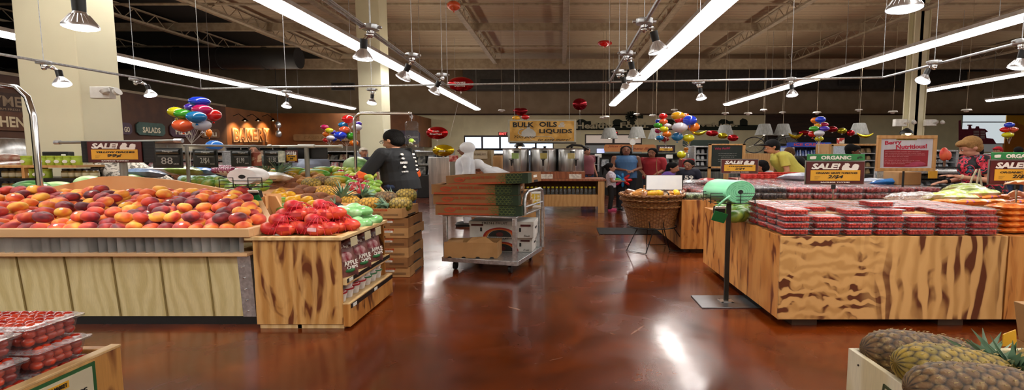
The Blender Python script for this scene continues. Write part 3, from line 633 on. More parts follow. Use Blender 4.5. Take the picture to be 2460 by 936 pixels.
def pineapple_parts(L,Rr,nu,nv,mt,nr=8,nc=9,crown=1.,seed=0,parent=None,spikes=True):
    vs=[];fs=[];at=[];rg=random.Random(seed)
    for i in range(nu+1):
        u=i/nu
        prof=(max(0,1-abs(2*u-1)**3.2))**.5*(1-.1*u)
        for j in range(nv):
            b=j/nv; best=0
            r_=u*nr; 
            for ri in (math.floor(r_)-1,math.floor(r_),math.floor(r_)+1):
                off=.5*(ri%2); c_=b*nc-off; ci=round(c_); 
                dy=(r_-(ri+.5))/.72; dx=(c_-ci)/.62; q=abs(dx)**1.6+abs(dy)**1.6
                best=max(best,1-q)
            best=max(0,best)
            rad=Rr*prof*(1+.1*best**.6-.03)
            t=2*PI*b; vs.append(((u-.5)*L,math.cos(t)*rad,math.sin(t)*rad)); at.append(best)
    fs=[(i*nv+j,i*nv+(j+1)%nv,(i+1)*nv+(j+1)%nv,(i+1)*nv+j)[::-1] for i in range(nu) for j in range(nv)]
    m=MB(); m.add(vs,fs); o=m.build('rind',mt,parent,smooth=80); a=o.data.attributes.new('eye','FLOAT','POINT'); a.data.foreach_set('value',at)
    if spikes:
        m=MB()
        for ri in range(1,nr-1):
            for ci in range(nc):
                u=(ri+.5)/nr; b=(ci+.5*(ri%2))/nc; prof=(max(0,1-abs(2*u-1)**3.2))**.5; t=2*PI*b+rg.uniform(-.1,.1); rad=Rr*prof*1.06
                p=V(((u-.5)*L,math.cos(t)*rad,math.sin(t)*rad)); n_=V((1.3+rg.uniform(-.3,.3),math.cos(t)*.5,math.sin(t)*.5)).normalized(); n_=(n_+V((0,rg.uniform(-.25,.25),rg.uniform(-.25,.25)))).normalized()
                m.cyl(p-n_*.004,p+n_*Rr*.10,Rr*.03,.0005,n=4)
        m.build('spines',leafy,parent,kind='stuff')
    if crown:
        m=MB(); 
        for k in range(64):
            a=rg.uniform(0,2*PI); el=rg.uniform(.05,1.3)**1.; ln=rg.uniform(.55,1.)*Rr*1.75*crown*(1.1-.3*el/1.3); wd=Rr*.27
            d=V((math.cos(el),math.sin(el)*math.cos(a),math.sin(el)*math.sin(a))); sd=d.cross(V((0,math.sin(a),-math.cos(a)))).cross(d).normalized(); up=d.cross(sd)
            pts=[];b0=V((L/2-.01+rg.uniform(0,Rr*.5),0,0))
            for q in range(5):
                f=q/4; c_=b0+d*ln*f+V((0,math.cos(a),math.sin(a)))*ln*.28*f*f; ww=wd*(1-f**1.5)+.0006; pts+=[c_-sd*ww,c_+up*ww*.35,c_+sd*ww]
            fs=[]
            for q in range(4):
                for e in (0,1): fs.append((q*3+e,q*3+e+1,q*3+e+4,q*3+e+3))
            m.add(pts,fs)
        m.build('crown',crownm,parent,smooth=60)
def pineapple(lb,loc,rot,L=.26,Rr=.075,mt=pin_g,crown=1.,seed=0,nu=56,nv=72,grp=None,nr=8,nc=9):
    o=thing('pineapple',lb,'pineapple',(0,0,0),grp); pineapple_parts(L,Rr,nu,nv,mt,nr,nc,crown,seed,o); return place(o,loc,tuple(R(a) for a in rot))
# foreground crate with pineapples
cz=.72; c0=G(2038,835,cz); CR=thing('wooden_crate','pale wooden crate of pineapples in the bottom right corner','crate',(c0.x+.6,c0.y-.4,0))
cx_,cy_=c0.x,c0.y; CW=1.6
for nm,a in (('side_panel',(cx_,cx_+.022,.9,cy_,.42,cz)),('back_panel',(cx_+.0225,cx_+CW-.021,cy_-.022,cy_,.42,cz)),('bottom_panel',(cx_+.0225,cx_+CW-.021,.9,cy_-.0225,.41,.43)),('side_panel',(cx_+CW-.02,cx_+CW,.9,cy_,.42,cz))):
    MB().box(*a).build(nm,pale_pine,CR,bevel=.002)
MB().box(cx_+.1,cx_+CW,1.0,cy_-.06,0,.41).build('crate_base',ply2,CR)
m=MB()
for z in (.46,.56,.68): m.cyl((cx_-.003,cy_-.07,z),(cx_+.001,cy_-.07,z),.004,n=8)
m.build('nail',black,CR)
sgn=thing('crate_sign','green rimmed cream label on the left side of the pineapple crate','label',(cx_-.008,1.62,.56))
m=MB(); m.prism([(cy_-.52,.50),(cy_-.5,.66),(cy_-.22,.68),(cy_-.2,.5),(cy_-.26,.44),(cy_-.46,.43)],cx_-.006,cx_-.001,axis='x'); m.build('label_border',mat('olive_label','#3f4a2c',.5),sgn,smooth=0)
m=MB(); m.prism([(cy_-.505,.51),(cy_-.49,.65),(cy_-.235,.67),(cy_-.215,.51),(cy_-.27,.45),(cy_-.45,.44)],cx_-.009,cx_-.006,axis='x'); m.build('label_face',mat('cream_label','#cfc6a8',.6),sgn,smooth=0)
tt=text('Gold Pineapples',.22,.028,0,0,txt_k,sgn,bold=.02); tt.rotation_euler=(0,0,R(-90)); tt.location=(-.006,cy_-.36-1.62,.02)
Pn=[((2215,852),1.83,(0,8,4),.5,.088,pin_b,'brownish pineapple lying rearmost in the pale crate',1,1.0,13,13),((2300,892),1.6,(30,10,4),.47,.085,pin_g,'green and yellow pineapple in the middle of the pale crate',2,1.0,13,13),((2345,938),1.36,(60,4,3),.43,.08,pin_b,'brown pineapple nearest the camera in the pale crate',3,0,12,13)]
for (px,py),Y,rt,L,Rr,mt,lb,sd,cr_,nr,nc in Pn:
    pineapple(lb,P(px,py,Y),rt,L,Rr,mt,cr_*1.0,sd,110,130,nr=nr,nc=nc)
pineapple('extra pineapple with a big green crown at the right edge of the pale crate',P(2545,890,1.65),(10,0,178),.3,.09,pin_g,1.15,7,90,100,nr=9)
m=MB(); q=P(2450,775,2.2); m.hexa([(q.x,1.98,.62),(q.x+.4,1.98,.62),(q.x+.4,2.2,.62),(q.x,2.2,.62),(q.x-.02,1.96,.80),(q.x+.4,1.96,.80),(q.x+.4,2.22,.80),(q.x-.02,2.22,.80)]); 
CB=thing('cardboard_box','cardboard box with white paper inside at the lower right edge','box',(q.x+.2,2.05,.42)); m.build('box_body',card,CB,bevel=.003)
MB().box(q.x-.01,q.x+.4,1.98,2.2,.0,.62).build('box_base',card,CB); m=MB(); m.ell((q.x+.2,2.09,.80),(.19,.12,.05),n=16,k=8,fn=lambda d:1+.1*math.sin(9*d.x+7*d.y)); m.build('paper_lining',white,CB)
yt=MB(); a=P(2422,812,1.93); yt.hexa([(a.x-.03,1.92,a.z-.03),(a.x+.03,1.92,a.z-.03),(a.x+.03,1.925,a.z-.03),(a.x-.03,1.925,a.z-.03),(a.x-.03,1.92,a.z+.02),(a.x+.02,1.92,a.z+.04),(a.x+.02,1.925,a.z+.04),(a.x-.03,1.925,a.z+.02)]); tag(yt.build('fruit_tag',mat('yellow_tag','#e0a820',.5),smooth=0),'small yellow paper tag above the green pineapple crown','tag')
# ---------------------------------------------------------------- clamshells
tomm=mat('tomato_red','#c41814',.22,var='#e43c1c',scale=14,coat=.5,rnd=.06); tomm2=mat('grape_tomato','#a01c10',.25,var='#d0482a',scale=12,coat=.6,rnd=.08)
def clam(w_,d_,h_,tm,tr,seed,name='clamshell_box',lidm=lidc):
    o=thing(name,'x','clamshell'); rg=random.Random(seed); m=MB()
    z1=h_*.82
    def ring(sx,sy,z,r=.02): 
        pts=[]
        for cxs,cys,a0 in ((1,1,0),(-1,1,90),(-1,-1,180),(1,-1,270)):
            for k in range(3):
                a=R(a0+45*k); pts.append((cxs*(sx/2-r)+math.cos(a)*r,cys*(sy/2-r)+math.sin(a)*r,z))
        return pts
    def loft(rings,cap0,cap1):
        n=len(rings[0]); vs=[p for r in rings for p in r]; fs=[(i*n+j,i*n+(j+1)%n,(i+1)*n+(j+1)%n,(i+1)*n+j) for i in range(len(rings)-1) for j in range(n)]
        if cap0: fs.append(tuple(range(n))[::-1])
        if cap1: fs.append(tuple(range((len(rings)-1)*n,len(rings)*n)))
        return vs,fs
    m.add(*loft([ring(w_*.82,d_*.82,.003),ring(w_*.9,d_*.9,z1-.004),ring(w_,d_,z1-.002),ring(w_,d_,z1+.004)],True,False)); m.build('tray',clear,o,smooth=30)
    m=MB(); m.add(*loft([ring(w_*1.0,d_*1.0,z1+.005),ring(w_*.92,d_*.92,z1+.007),ring(w_*.9,d_*.9,h_-.004),ring(w_*.8,d_*.8,h_-.001),ring(w_*.76,d_*.74,h_-.005)],False,True)); m.build('lid',lidm,o,smooth=30)
    m=MB(); nx=int(w_*.8/(tr*1.75)); ny=int(d_*.8/(tr*1.75)); nz=max(1,int((z1-.01)/(tr*1.7)))
    for k in range(nz+1):
        for i in range(nx):
            for j in range(ny):
                edge=i in (0,nx-1) or j in (0,ny-1) or k==nz
                if not edge: continue
                m.ell(((i+.5-nx/2)*tr*1.85+rg.uniform(-.3,.3)*tr,(j+.5-ny/2)*tr*1.85+rg.uniform(-.3,.3)*tr,tr+.006+k*tr*1.5),(tr*1.25,tr,tr*.95),n=8,k=5,q=rotm(rg.uniform(0,40),0,rg.uniform(0,180)))
    m.build('tomatoes',tm,o,kind='stuff',smooth=80); return o
# foreground left bin
bz=.75; b0=G(290,830,bz); BN=thing('display_bin','burl plywood bin of grape tomatoes in the bottom left corner','display bin',(b0.x-.5,1.5,0))
bx=b0.x; by=b0.y
MB().box(bx-.035,bx,.7,by,.0,bz).build('side_panel',ply,BN,bevel=.004); MB().box(bx-1.6,bx-.036,by-.035,by,.0,bz).build('back_panel',ply,BN,bevel=.004); MB().box(bx-.037,bx+.002,.7,by+.001,bz-.002,bz+.008).build('top_edge',pine,BN,bevel=.002); MB().box(bx-1.6,bx-.03,.7,by-.03,.6,.655).build('bin_floor',ply2,BN)
cardg=thing('price_card','green rimmed price card for grape tomatoes on the near bin','price card',(bx+.006,1.48,.62))
MB().box(bx+.001,bx+.006,1.40,1.70,.555,.738).build('card_border',mat('green_border','#1f5a2c',.5),cardg); MB().box(bx+.006,bx+.009,1.415,1.685,.56,.726).build('card_face',mat('cream_label','#cfc6a8',.6),cardg)
for s_,z_,w_,h_,mm in (('FRESHMARKET',.12,.02,.025,None),('TOMATOES GRAPE',-.02+.03,.22,.022,None)):
    pass
def sidetext(s,parent,x,y,z,w_,h_,mt):
    t_=text(s,w_,h_,0,0,mt,parent,bold=.02); t_.rotation_euler=(0,0,R(90)); l=parent.location; t_.location=(x-l.x,y-l.y,z-l.z); return t_
m=MB(); m.box(bx+.009,bx+.0105,1.50,1.60,.69,.715); m.build('yellow_badge',yel,cardg); sidetext('TOMATOES GRAPE',cardg,bx+.0035,1.55,.65,.22,.022,txt_k); sidetext('FARMER MARKET',cardg,bx+.005,1.55,.7025,.085,.014,txt_k)
big=[clam(.34,.2,.085,tomm2,.017,1),clam(.34,.2,.085,tomm2,.017,2)]; n_=0
for lay in range(4):
    for c_ in range(3):
        for r_ in range(4):
            if lay==3 and (c_==0): continue
            x=bx-.2-(c_)*.36+(0.0 if lay else .0); y=by-.14-r_*.212
            if lay==3: x+=.05
            o=big[n_%2] if n_<2 else dup(big[n_%2]); n_+=1
            place(o,(x-.012*lay,y-.01*lay,.66+lay*.086),(0,0,R(random.Random(n_).uniform(-3,3)))); tag(o,'clear box of grape tomatoes stacked in the near left bin','clamshell box','grape tomato boxes in the near left bin')
# ---------------------------------------------------------------- fruit heap on the slanted display
def HY(py): return 5.35+(500-py)/95*2.2
FD=thing('fruit_display','slanted wooden display under the heap of mixed tropical fruit','display table',(-3.4,6,0))
def HP(px,py,dz=0): p=P(px,py,HY(py)); p.z+=dz; return p
q=[P(640,515,5.3),P(870,515,5.3),P(925,412,7.3),P(430,412,7.3)]
q=[(-3.15,5.2,.83),(-2.5,5.2,.83),(-2.5,5.7,.86),(-2.42,6.4,.9),(-2.5,6.8,.95),(-3.05,7.6,1.16),(-4.95,7.6,1.16),(-4.6,5.25,.9)]
n=len(q); m=MB(); m.add([(x,y,.1) for x,y,z in q]+q,[tuple(range(n))[::-1],tuple(range(n,2*n))]+[(i,(i+1)%n,n+(i+1)%n,n+i) for i in range(n)]); m.build('slanted_bed',board,FD,smooth=0)
MB().box(-4.95,-3.05,7.6,7.65,.1,1.26).build('back_board',board,FD,bevel=.004)
MB().box(-4.4,-2.7,5.4,7.4,0,.1).build('plinth',black,FD)
a=P(618,472,5.05); c=P(672,478,5.3)
m=MB(); m.hexa([(a.x,5.17,.82),(a.x+.02,5.17,.82),(c.x+.02,5.3,.82),(c.x,5.3,.82),(a.x,5.17,1.06),(a.x+.02,5.17,1.06),(c.x+.02,5.3,1.05),(c.x,5.3,1.05)]); m.hexa([(c.x-.005,5.19,.82),(c.x+.12,5.19,.82),(c.x+.12,5.22,.82),(c.x-.005,5.22,.82),(c.x-.1,5.19,1.04),(c.x+.02,5.19,1.03),(c.x+.02,5.22,1.03),(c.x-.1,5.22,1.04)]); m.build('divider_board',board,FD,smooth=0)
fm={'mamey':mat('mamey_skin','#86502a',.65,var='#6c3c1e',scale=12,rnd=.12,bump=.3,bscale=60),'gold':mat('kiwi_skin','#b8803c',.6,var='#a06c30',scale=10,rnd=.1),
 'ymango':mat('yellow_mango_skin','#e8b420',.35,var='#d89c1c',scale=8,rnd=.08),'gmango':mat('green_mango_skin','#5a8a34',.35,var='#a8a83c',scale=7,thr=(.5,.75),rnd=.12),
 'papaya':mat('papaya_skin','#4a8a30',.35,var='#d8b42c',scale=3,thr=(.5,.62),st=(.6,1,1),rnd=.1),'apple':mat('red_apple_skin','#7c1424',.25,var='#a83038',scale=8,rnd=.15),
 'pear':mat('pear_skin','#b4bc50',.35,var='#98a83c',scale=6,rnd=.1),'lime':mat('lime_skin','#5c8c28',.35,var='#84a43c',scale=8,rnd=.1),'melon':mat('watermelon_rind','#2c6428',.35,var='#84b070',scale=9,thr=(.52,.6),st=(.25,1,1)),'pmelon':mat('pale_melon_rind','#a0bc88',.4,var='#5c9450',scale=9,thr=(.48,.6),st=(.3,1,1))}
protos={}
def frag(kind,loc,rot=(0,0,0),s=1.,lb=None,grp=None):
    spec={'mamey':((.125,.072,.068),'mamey_sapote','mamey',lambda d:1-.14*max(0,d.x)**2),'gold':((.065,.047,.044),'kiwi_fruit','kiwi',None),'ymango':((.075,.05,.045),'mango','mango',lambda d:1-.15*max(0,d.x)*(1-d.z)),
     'gmango':((.09,.056,.052),'mango','mango',lambda d:1-.15*max(0,d.x)*(1-d.z)),'papaya':((.27,.075,.07),'papaya','papaya',lambda d:1+.12*d.x-.25*max(0,-d.x)**2),'apple':((.052,.045,.042),'apple','apple',lambda d:1-.2*math.exp(-(1-abs(d.z))/.04)),
     'pear':((.085,.052,.05),'pear','pear',lambda d:1-.28*max(0,d.x)),'lime':((.045,.033,.032),'lime','lime',lambda d:1+.1*abs(d.x)**6),'melon':((.23,.14,.13),'watermelon','watermelon',None),'pmelon':((.17,.12,.12),'watermelon','watermelon',None)}[kind]
    if kind not in protos:
        m=MB(); m.ell((0,0,0),spec[0],n=18,k=12,fn=spec[3]); o=m.build(spec[1],fm[kind],org=(0,0,0),smooth=80); protos[kind]=o
    else: o=dup(protos[kind])
    place(o,loc,tuple(R(a) for a in rot),(s,s,s)); return tag(o,lb,spec[2],grp)
rg=random.Random(11)
def J(a=12): return (rg.uniform(-a,a),rg.uniform(-a,a),rg.uniform(-20,20))
for px,py in ((698,437),(703,449),(711,463),(745,460),(773,474),(748,477),(782,490),(669,446),(660,432),(650,455),(730,455),(800,482)):
    frag('mamey',HP(px,py),J(),1,'large brown mamey fruit in the middle of the heap','mamey fruit in the heap')
for px,py in ((733,421),(756,420),(717,428),(730,432),(759,428),(744,432),(705,422),(770,424),(695,430),(722,437)): frag('gold',HP(px,py),J(),1.05,'small golden brown kiwi between pineapples and papayas','golden kiwis')
for px,py in ((671,461),(696,468),(717,478),(738,480),(698,481),(675,473),(753,490),(761,497),(723,500),(664,467),(708,490)): frag('ymango',HP(px,py),J(),1.1,'yellow mango beside the red net bags','yellow mangoes')
for px,py in ((678,482),(690,496),(721,493),(666,492),(655,478),(705,506),(740,506),(680,506)): frag('gmango',HP(px,py),J(),.9,'green mango lying below the yellow mangoes','green mangoes by the stand')
for px,py,sx in ((462,438,1.1),(486,437,1.1),(503,442,1.3),(534,441,1.2),(560,452,1.3),(525,432,1),(589,451,1.1),(611,459,1.),(452,433,1),(575,441,1.1),(548,436,1),(506,432,1),(632,450,1),(601,440,1),(480,430,1),(640,437,1),(590,462,1.1),(560,462,1)): frag('gmango',P(px,py,5.75+(455-py)*.02),J(),sx*.95,'green blushed mango behind the peach board','green mangoes behind the peaches')
for px,py,s,rz,lb in ((746,417,1.05,-4,'longest yellow and green papaya in front of the price boards'),(692,411,1.0,4,'dark green papaya at the left of the papaya row'),(806,431,.85,-6,'bright green papaya right of the kiwis'),(815,418,.6,0,'short yellow green papaya beside the apples'),(770,408,.8,-4,'brownish papaya at the very back of the heap'),(640,415,.8,10,'green papaya behind the white bag roll')):
    frag('papaya',HP(px,py),(0,0,rz),s,lb)
for px,py in ((842,428),(863,434),(859,444),(871,449),(819,413),(853,437),(880,440),(867,458),(848,452),(835,424),(880,452),(858,425),(845,444)): frag('apple',HP(px,py),J(),1.1,'dark red apple in the heap beside the man','red apples in the heap')
for px,py in ((842,410),(860,409),(862,421),(852,424),(830,409),(871,416),(880,411),(812,408),(878,424),(888,427),(895,420),(800,406),(840,418),(866,403),(888,404),(850,403)): frag('pear',HP(px,py),J(),1.1,'pale green pear at the back right of the heap','pale green pears')
for px,py in ((893,441),(904,446),(886,449),(897,453),(876,444),(909,438),(889,434),(903,455),(880,460),(893,462)): frag('lime',HP(px,py),J(),1.3,'small green lime below the orange sleeve','limes')
frag('gmango',HP(846,440),(0,0,10),1,'single green mango beside the red apples')
frag('pmelon',HP(856,402,.03),(0,0,5),1.2,'pale watermelon at the back beside the chrome post')
frag('melon',P(76,452,5.6),(0,0,-8),1.1,'dark striped watermelon behind the peaches at the left').scale=(1.1,.8,.72); frag('pmelon',P(138,452,5.75),(0,0,8),1.2,'pale striped watermelon right of the chrome pole').scale=(1.2,.8,.7); frag('pmelon',P(215,440,5.9),(0,0,0),1.2,'pale melon peeking over the orange back board').scale=(1.1,.8,.8); frag('pmelon',P(322,432,6.2),(0,0,0),.9,'pale melon behind the sale sign post').scale=(.8,.7,.7)
box_thing('melon_table','low wooden table carrying the watermelons behind the peaches','table',-7.4,-4.95,5.35,6.2,.0,.95,board)
frag('pmelon',P(28,462,5.5),(0,0,0),.6,'small melon at the left edge behind the peaches')
for i,(px,py,rt,L,Rr,mt,cr_,lb) in enumerate(((688,426,(0,0,5),.3,.085,pin_y,0,'yellow crownless pineapple beside the white bag roll'),(748,442,(30,0,-5),.28,.085,pin_g,0,'crownless pineapple between mameys and kiwis'),(776,437,(60,0,10),.28,.085,pin_b,0,'brownish pineapple behind the large green crown'),(782,462,(10,0,0),.24,.09,pin_y,0,'yellow pineapple just left of the green crown'),(800,440,(10,0,-20),.24,.08,pin_g,0,'pale pineapple under the bright green papaya'),
 (840,487,(0,0,178),.27,.092,pin_y,0,'yellow pineapple at the left end of the box stack'),(889,491,(20,0,185),.3,.088,pin_y,0,'orange pineapple at the front middle of the box stack'),(963,491,(40,0,200),.28,.09,pin_g,1,'green and yellow pineapple at the front right of the box stack'),
 (926,475,(0,0,176),.32,.085,pin_b,1,'brown pineapple lying across the top of the box stack'),(976,469,(20,0,190),.28,.088,pin_g,1,'green pineapple at the back right of the box stack'),(893,462,(0,0,178),.3,.08,pin_g,1.2,'pineapple with crown lying farthest back on the box stack'))):
    Y=HY(py) if i<5 else 5.85+(491-py)*.022
    pineapple(lb,P(px,py,Y),rt,L,Rr,mt,cr_,20+i,40,48)
def crown_thing(px,py,Y,s,lb,rot):
    m=MB(); rg=random.Random(px)
    for k in range(30):
        a=rg.uniform(0,2*PI); el=rg.uniform(.1,1.0); ln=rg.uniform(.6,1.)*.2*s; d=V((math.sin(el)*math.cos(a),math.sin(el)*math.sin(a),math.cos(el))); sd=d.cross(V((0,0,1))).normalized(); pts=[]
        for q in range(5):
            f=q/4; c_=d*ln*f+V((math.cos(a),math.sin(a),-.3))*ln*.3*f*f; ww=.02*s*(1-f**1.5)+.0006; pts+=[c_-sd*ww,c_+d.cross(sd)*ww*.4,c_+sd*ww]
        m.add(pts,[(q*3+e,q*3+e+1,q*3+e+4,q*3+e+3) for q in range(4) for e in (0,1)])
    o=thing('pineapple',lb,'pineapple'); m.build('crown',crownm,o,smooth=60); MB().ell((0,0,-.09*s),(.06*s,.06*s,.1*s)).build('rind',pin_g,o); place(o,P(px,py,Y),tuple(R(a) for a in rot)); return o
crown_thing(822,478,5.95,1.35,'large spread green pineapple crown left of the box stack',(-10,10,0)); crown_thing(868,470,6.1,1.1,'smaller green pineapple crown lying over the box stack',(0,60,0)); crown_thing(668,415,6.9,1.5,'green pineapple crown behind the white bag roll',(-10,25,0)); crown_thing(640,418,7.0,1.2,'leafy green crown in front of the price boards',(0,-30,0)); crown_thing(806,489,5.7,.6,'small grey green crown under the yellow pineapple',(0,-60,0))
# ---------------------------------------------------------------- pineapple box stack
redp=mat('orange_print','#b4481c',.7,var='#a03c18'); ink=mat('dark_ink','#2a2018',.7)
def fruit_box(w_,d_,h_,lb,grp=None,first_text=True,seed=0):
    o=thing('pineapple_box',lb,'box',(0,0,0),grp); t=.008
    m=MB(); m.box(-w_/2,w_/2,0,t,0,h_).box(-w_/2,w_/2,d_-t,d_,0,h_).box(-w_/2,-w_/2+t,t,d_-t,0,h_).box(w_/2-t,w_/2,t,d_-t,0,h_).box(-w_/2+t,w_/2-t,t,d_-t,0,.012); m.box(-w_/2+t,w_/2-t,t,d_-t,h_*.55,h_*.57)
    m.build('box_body',carddk if seed%2 else card,o,bevel=.002)
    m=MB(); m.box(-w_*.42,w_*.2,-.002,0,h_*.74,h_*.93); m.build('printed_band',redp,o)
    m=MB(); m.box(-w_*.25,w_*.02,-.003,0,.004,h_*.22); m.build('hand_hole',black,o)
    if seed: MB().box(-w_*.06,w_*.18,-.004,0,h_*.55,h_*.75).build('sticker',stk,o); text('Chiquita',w_*.16,h_*.11,w_*.06,h_*.65,txt_k,o,y=-.0045)
    if seed==0: text('SELECTED',w_*.22,h_*.18,-w_*.05,h_*.48,mat('olive_ink','#6a5a2c',.7),o,y=-.003)
    text('FRESH PINEAPPLES',w_*.55,h_*.11,-w_*.11,h_*.835,card,o,y=-.003)
    m=MB()
    for z in (.42,.34,.26): m.box(w_*.12,w_*.42,-.002,0,h_*z,h_*z+.003)
    m.build('small_print',ink,o)
    m=MB(); m.hexa([(w_/2,d_*.35,h_*.0+.004),(w_/2+.002,d_*.35,h_*.0+.004),(w_/2+.002,d_*.8,h_*.0+.004),(w_/2,d_*.8,h_*.0+.004),(w_/2,d_*.35,h_*.2),(w_/2+.002,d_*.35,h_*.2),(w_/2+.002,d_*.8,h_*.2),(w_/2,d_*.8,h_*.2)]); m.build('hand_hole',black,o); return o
nmz=('bottom box of the pineapple box stack','second pineapple box from the floor','third pineapple box from the floor','middle pineapple box of the stack','third pineapple box from the top','second pineapple box from the top','open topmost pineapple box filled with pineapples')
for i in range(7):
    o=fruit_box(.58,.62,.119,'brown '+nmz[i] if i<6 else nmz[i],seed=6-i); place(o,(-2.13+(.008,-.01,.0,-.006,.006,.008,-.055)[i],5.69-(.0,.006,.003,.0,.005,.01,.03)[i],.002+i*.12),(0,0,R((1,-1,0,1,-1,1,-1)[i])))
# ---------------------------------------------------------------- platform cart
CT=thing('platform_cart','grey metal two deck cart loaded with fruit boxes','cart'); W_=1.0; D_=1.0
MB().box(-W_,0,0,D_,.145,.17).build('lower_deck',galv,CT,bevel=.006); m=MB(); m.box(-W_-.01,.01,-.02,.0,.12,.175).box(-W_-.01,.01,D_,D_+.02,.12,.175).box(-W_-.02,-W_,0,D_,.12,.175).box(0,.02,0,D_,.12,.175).build('deck_rim',galv,CT,bevel=.004)
MB().box(-W_,0,0,D_,.70,.72).build('upper_deck',galv,CT,bevel=.005)
for x,y in ((-W_+.03,.02),(-.03,.02),(-W_+.03,D_-.03),(-.03,D_-.03)): MB().box(x-.028,x+.028,y-.02,y+.02,.17,.70).build('upright',galv,CT,bevel=.005)
m=MB(); m.tube([(.03,D_-.02,.17),(.03,D_-.02,.9),(.03,D_-.05,.98),(.03,D_-.15,1.01),(.03,.35,1.01),(.03,.25,.97),(.03,.22,.9),(.03,.22,.72)],.022,10); m.tube([(.03,D_-.02,.82),(.03,.22,.82)],.015,8); m.build('push_handle',galv,CT)
for x,y in ((-W_+.12,.1),(-.12,.1),(-W_+.12,D_-.12),(-.12,D_-.12)):
    cst=MB().box(x-.03,x+.03,y-.035,y+.035,.1,.145).build('caster',galv,CT,bevel=.003); MB().cyl((x-.018,y,.052),(x+.018,y,.052),.052,n=18).build('wheel',black,cst,bevel=.004)
place(CT,(-.545,5.78,0),(0,0,R(-15)))
def at_cart(x,y,z): a=R(-15); return (-.545+x*math.cos(a)-y*math.sin(a),5.78+x*math.sin(a)+y*math.cos(a),z)
grn=mat('dark_green_print','#22381c',.7,var='#1c3018'); grl=mat('leaf_line_print','#6c7a3c',.7)
def dm_box(lb,wpx=1.1):
    w_,d_,h_=wpx,.5,.125; o=thing('tray_box',lb,'box'); t=.008
    m=MB(); m.box(-w_/2,w_/2,0,t,0,h_).box(-w_/2,w_/2,d_-t,d_,0,h_).box(-w_/2,-w_/2+t,t,d_-t,0,h_).box(w_/2-t,w_/2,t,d_-t,0,h_).box(-w_/2+t,w_/2-t,t,d_-t,0,.01)
    m.box(-w_/2,-w_/2+.1,0,d_,h_-.004,h_).box(w_/2-.1,w_/2,0,d_,h_-.004,h_); m.build('box_body',carddk,o,bevel=.002)
    MB().box(w_*.24,w_/2+.002,-.003,0,.0,h_).box(w_/2,w_/2+.003,0,.13,0,h_).build('green_panel',grn,o)
    MB().box(-w_*.47,w_*.24,-.002,0,.004,h_*.2).build('printed_band',redp,o)
    m=MB(); m.prism([(-w_*.33+math.cos(a)*.075,h_*.55+math.sin(a)*.032) for a in [2*PI*k/20 for k in range(20)]],-.003,0); m.build('oval_logo',redp,o,smooth=0); text('Del Monte',.1,.02,-w_*.33,h_*.55,carddk,o,y=-.004,bold=.01)
    text('DEL MONTE GOLD',.42,.03,-.08,h_*.7,redp,o,y=-.003,bold=.03)
    m=MB(); rg=random.Random(3)
    for r in range(4):
        for c_ in range(6):
            cx=w_*.16+c_*.05+(r%2)*.025; cz_=.02+r*.029
            pts=[(cx+math.cos(a)*.027*(1+.2*math.sin(3*a+c_)),-.004,cz_+math.sin(a)*.015) for a in [PI*k/5 for k in range(11)]]; m.tube(pts,.0022,4)
    m.build('leaf_pattern',grl,o)
    MB().box(w_/2+.001,w_/2+.004,.2,.33,.06,.09).build('sticker',stk,o); MB().box(w_/2+.0,w_/2+.003,.22,.36,.0,.03).build('hand_hole',black,o)
    return o
for i,(x,z,rz,lb) in enumerate(((-.515,.722,-6,'lowest long cardboard tray box on the cart, green printed end'),(-.55,.852,-8,'second long cardboard tray box from the cart deck'),(-.56,.982,-5,'third long cardboard tray box from the cart deck'),(-.40,1.112,-16,'topmost open long cardboard tray box on the cart'))):
    o=dm_box(lb); l=at_cart(x,.02,z); place(o,l,(0,R(-2.5 if i==3 else 0),R(rz)))
MB_=MB()
def arch_box(lb,w_,d_,h_):
    o=thing('fruit_carton',lb,'box'); MB().box(-w_/2,w_/2,0,d_,0,h_).build('box_body',mat('white_carton','#dcdad4',.5),o,bevel=.004); MB().box(-w_/2-.006,w_/2+.006,-.005,d_+.005,h_-.05,h_+.004).build('lid',mat('white_carton','#dcdad4'),o,bevel=.004)
    m=MB()
    for r0,r1,mi in ((.13,.15,0),(.112,.13,1)):
        n=16; poly=[(math.cos(PI*k/n)*r1*1.5,math.sin(PI*k/n)*r1*.85+.01) for k in range(n+1)]+[(math.cos(PI*k/n)*r0*1.5,math.sin(PI*k/n)*r0*.85+.01) for k in range(n,-1,-1)]
        for k in range(n): m.add([(poly[k][0]-.02,-.009,poly[k][1]),(poly[k+1][0]-.02,-.009,poly[k+1][1]),(poly[2*n-k][0]-.02,-.009,poly[2*n-k][1]),(poly[2*n+1-k][0]-.02,-.009,poly[2*n+1-k][1])],[(0,1,2,3)],mi)
    m.prism([(math.cos(PI*k/14)*.155-.02,math.sin(PI*k/14)*.092+.012) for k in range(15)],-.0088,-.006,m=2)
    m.build('printed_arch',[mat('red_print','#a82418',.6),mat('orange_print2','#c8641c',.6),mat('black_print','#181410',.6)],o,smooth=0)
    m=MB(); m.ell((-.02,-.01,.045),(.05,.003,.03),n=10,k=6); m.build('fruit_drawing',mat('dark_red_print','#5c1814',.6),o)
    MB().box(-w_*.47,-w_*.28,-.009,-.005,h_*.72,h_*.84).box(w_*.3,w_*.46,-.009,-.005,h_*.72,h_*.84).build('maroon_stamp',maroon,o)
    MB().box(-w_*.33,-w_*.3,-.009,-.005,h_*.38,h_*.62).box(w_*.28,w_*.31,-.009,-.005,h_*.38,h_*.62).build('hand_hole',black,o); text('Fruit',.08,.025,w_*.4,.03,txt_k,o,y=-.008,shear=.3)
    MB().box(w_/2+.006,w_/2+.009,d_*.35,d_*.6,h_*.5,h_*.62).build('hand_hole',black,o); text('FRESH FRUIT',w_*.4,.03,-w_*.1,h_*.9,txt_k,o,y=-.008); return o
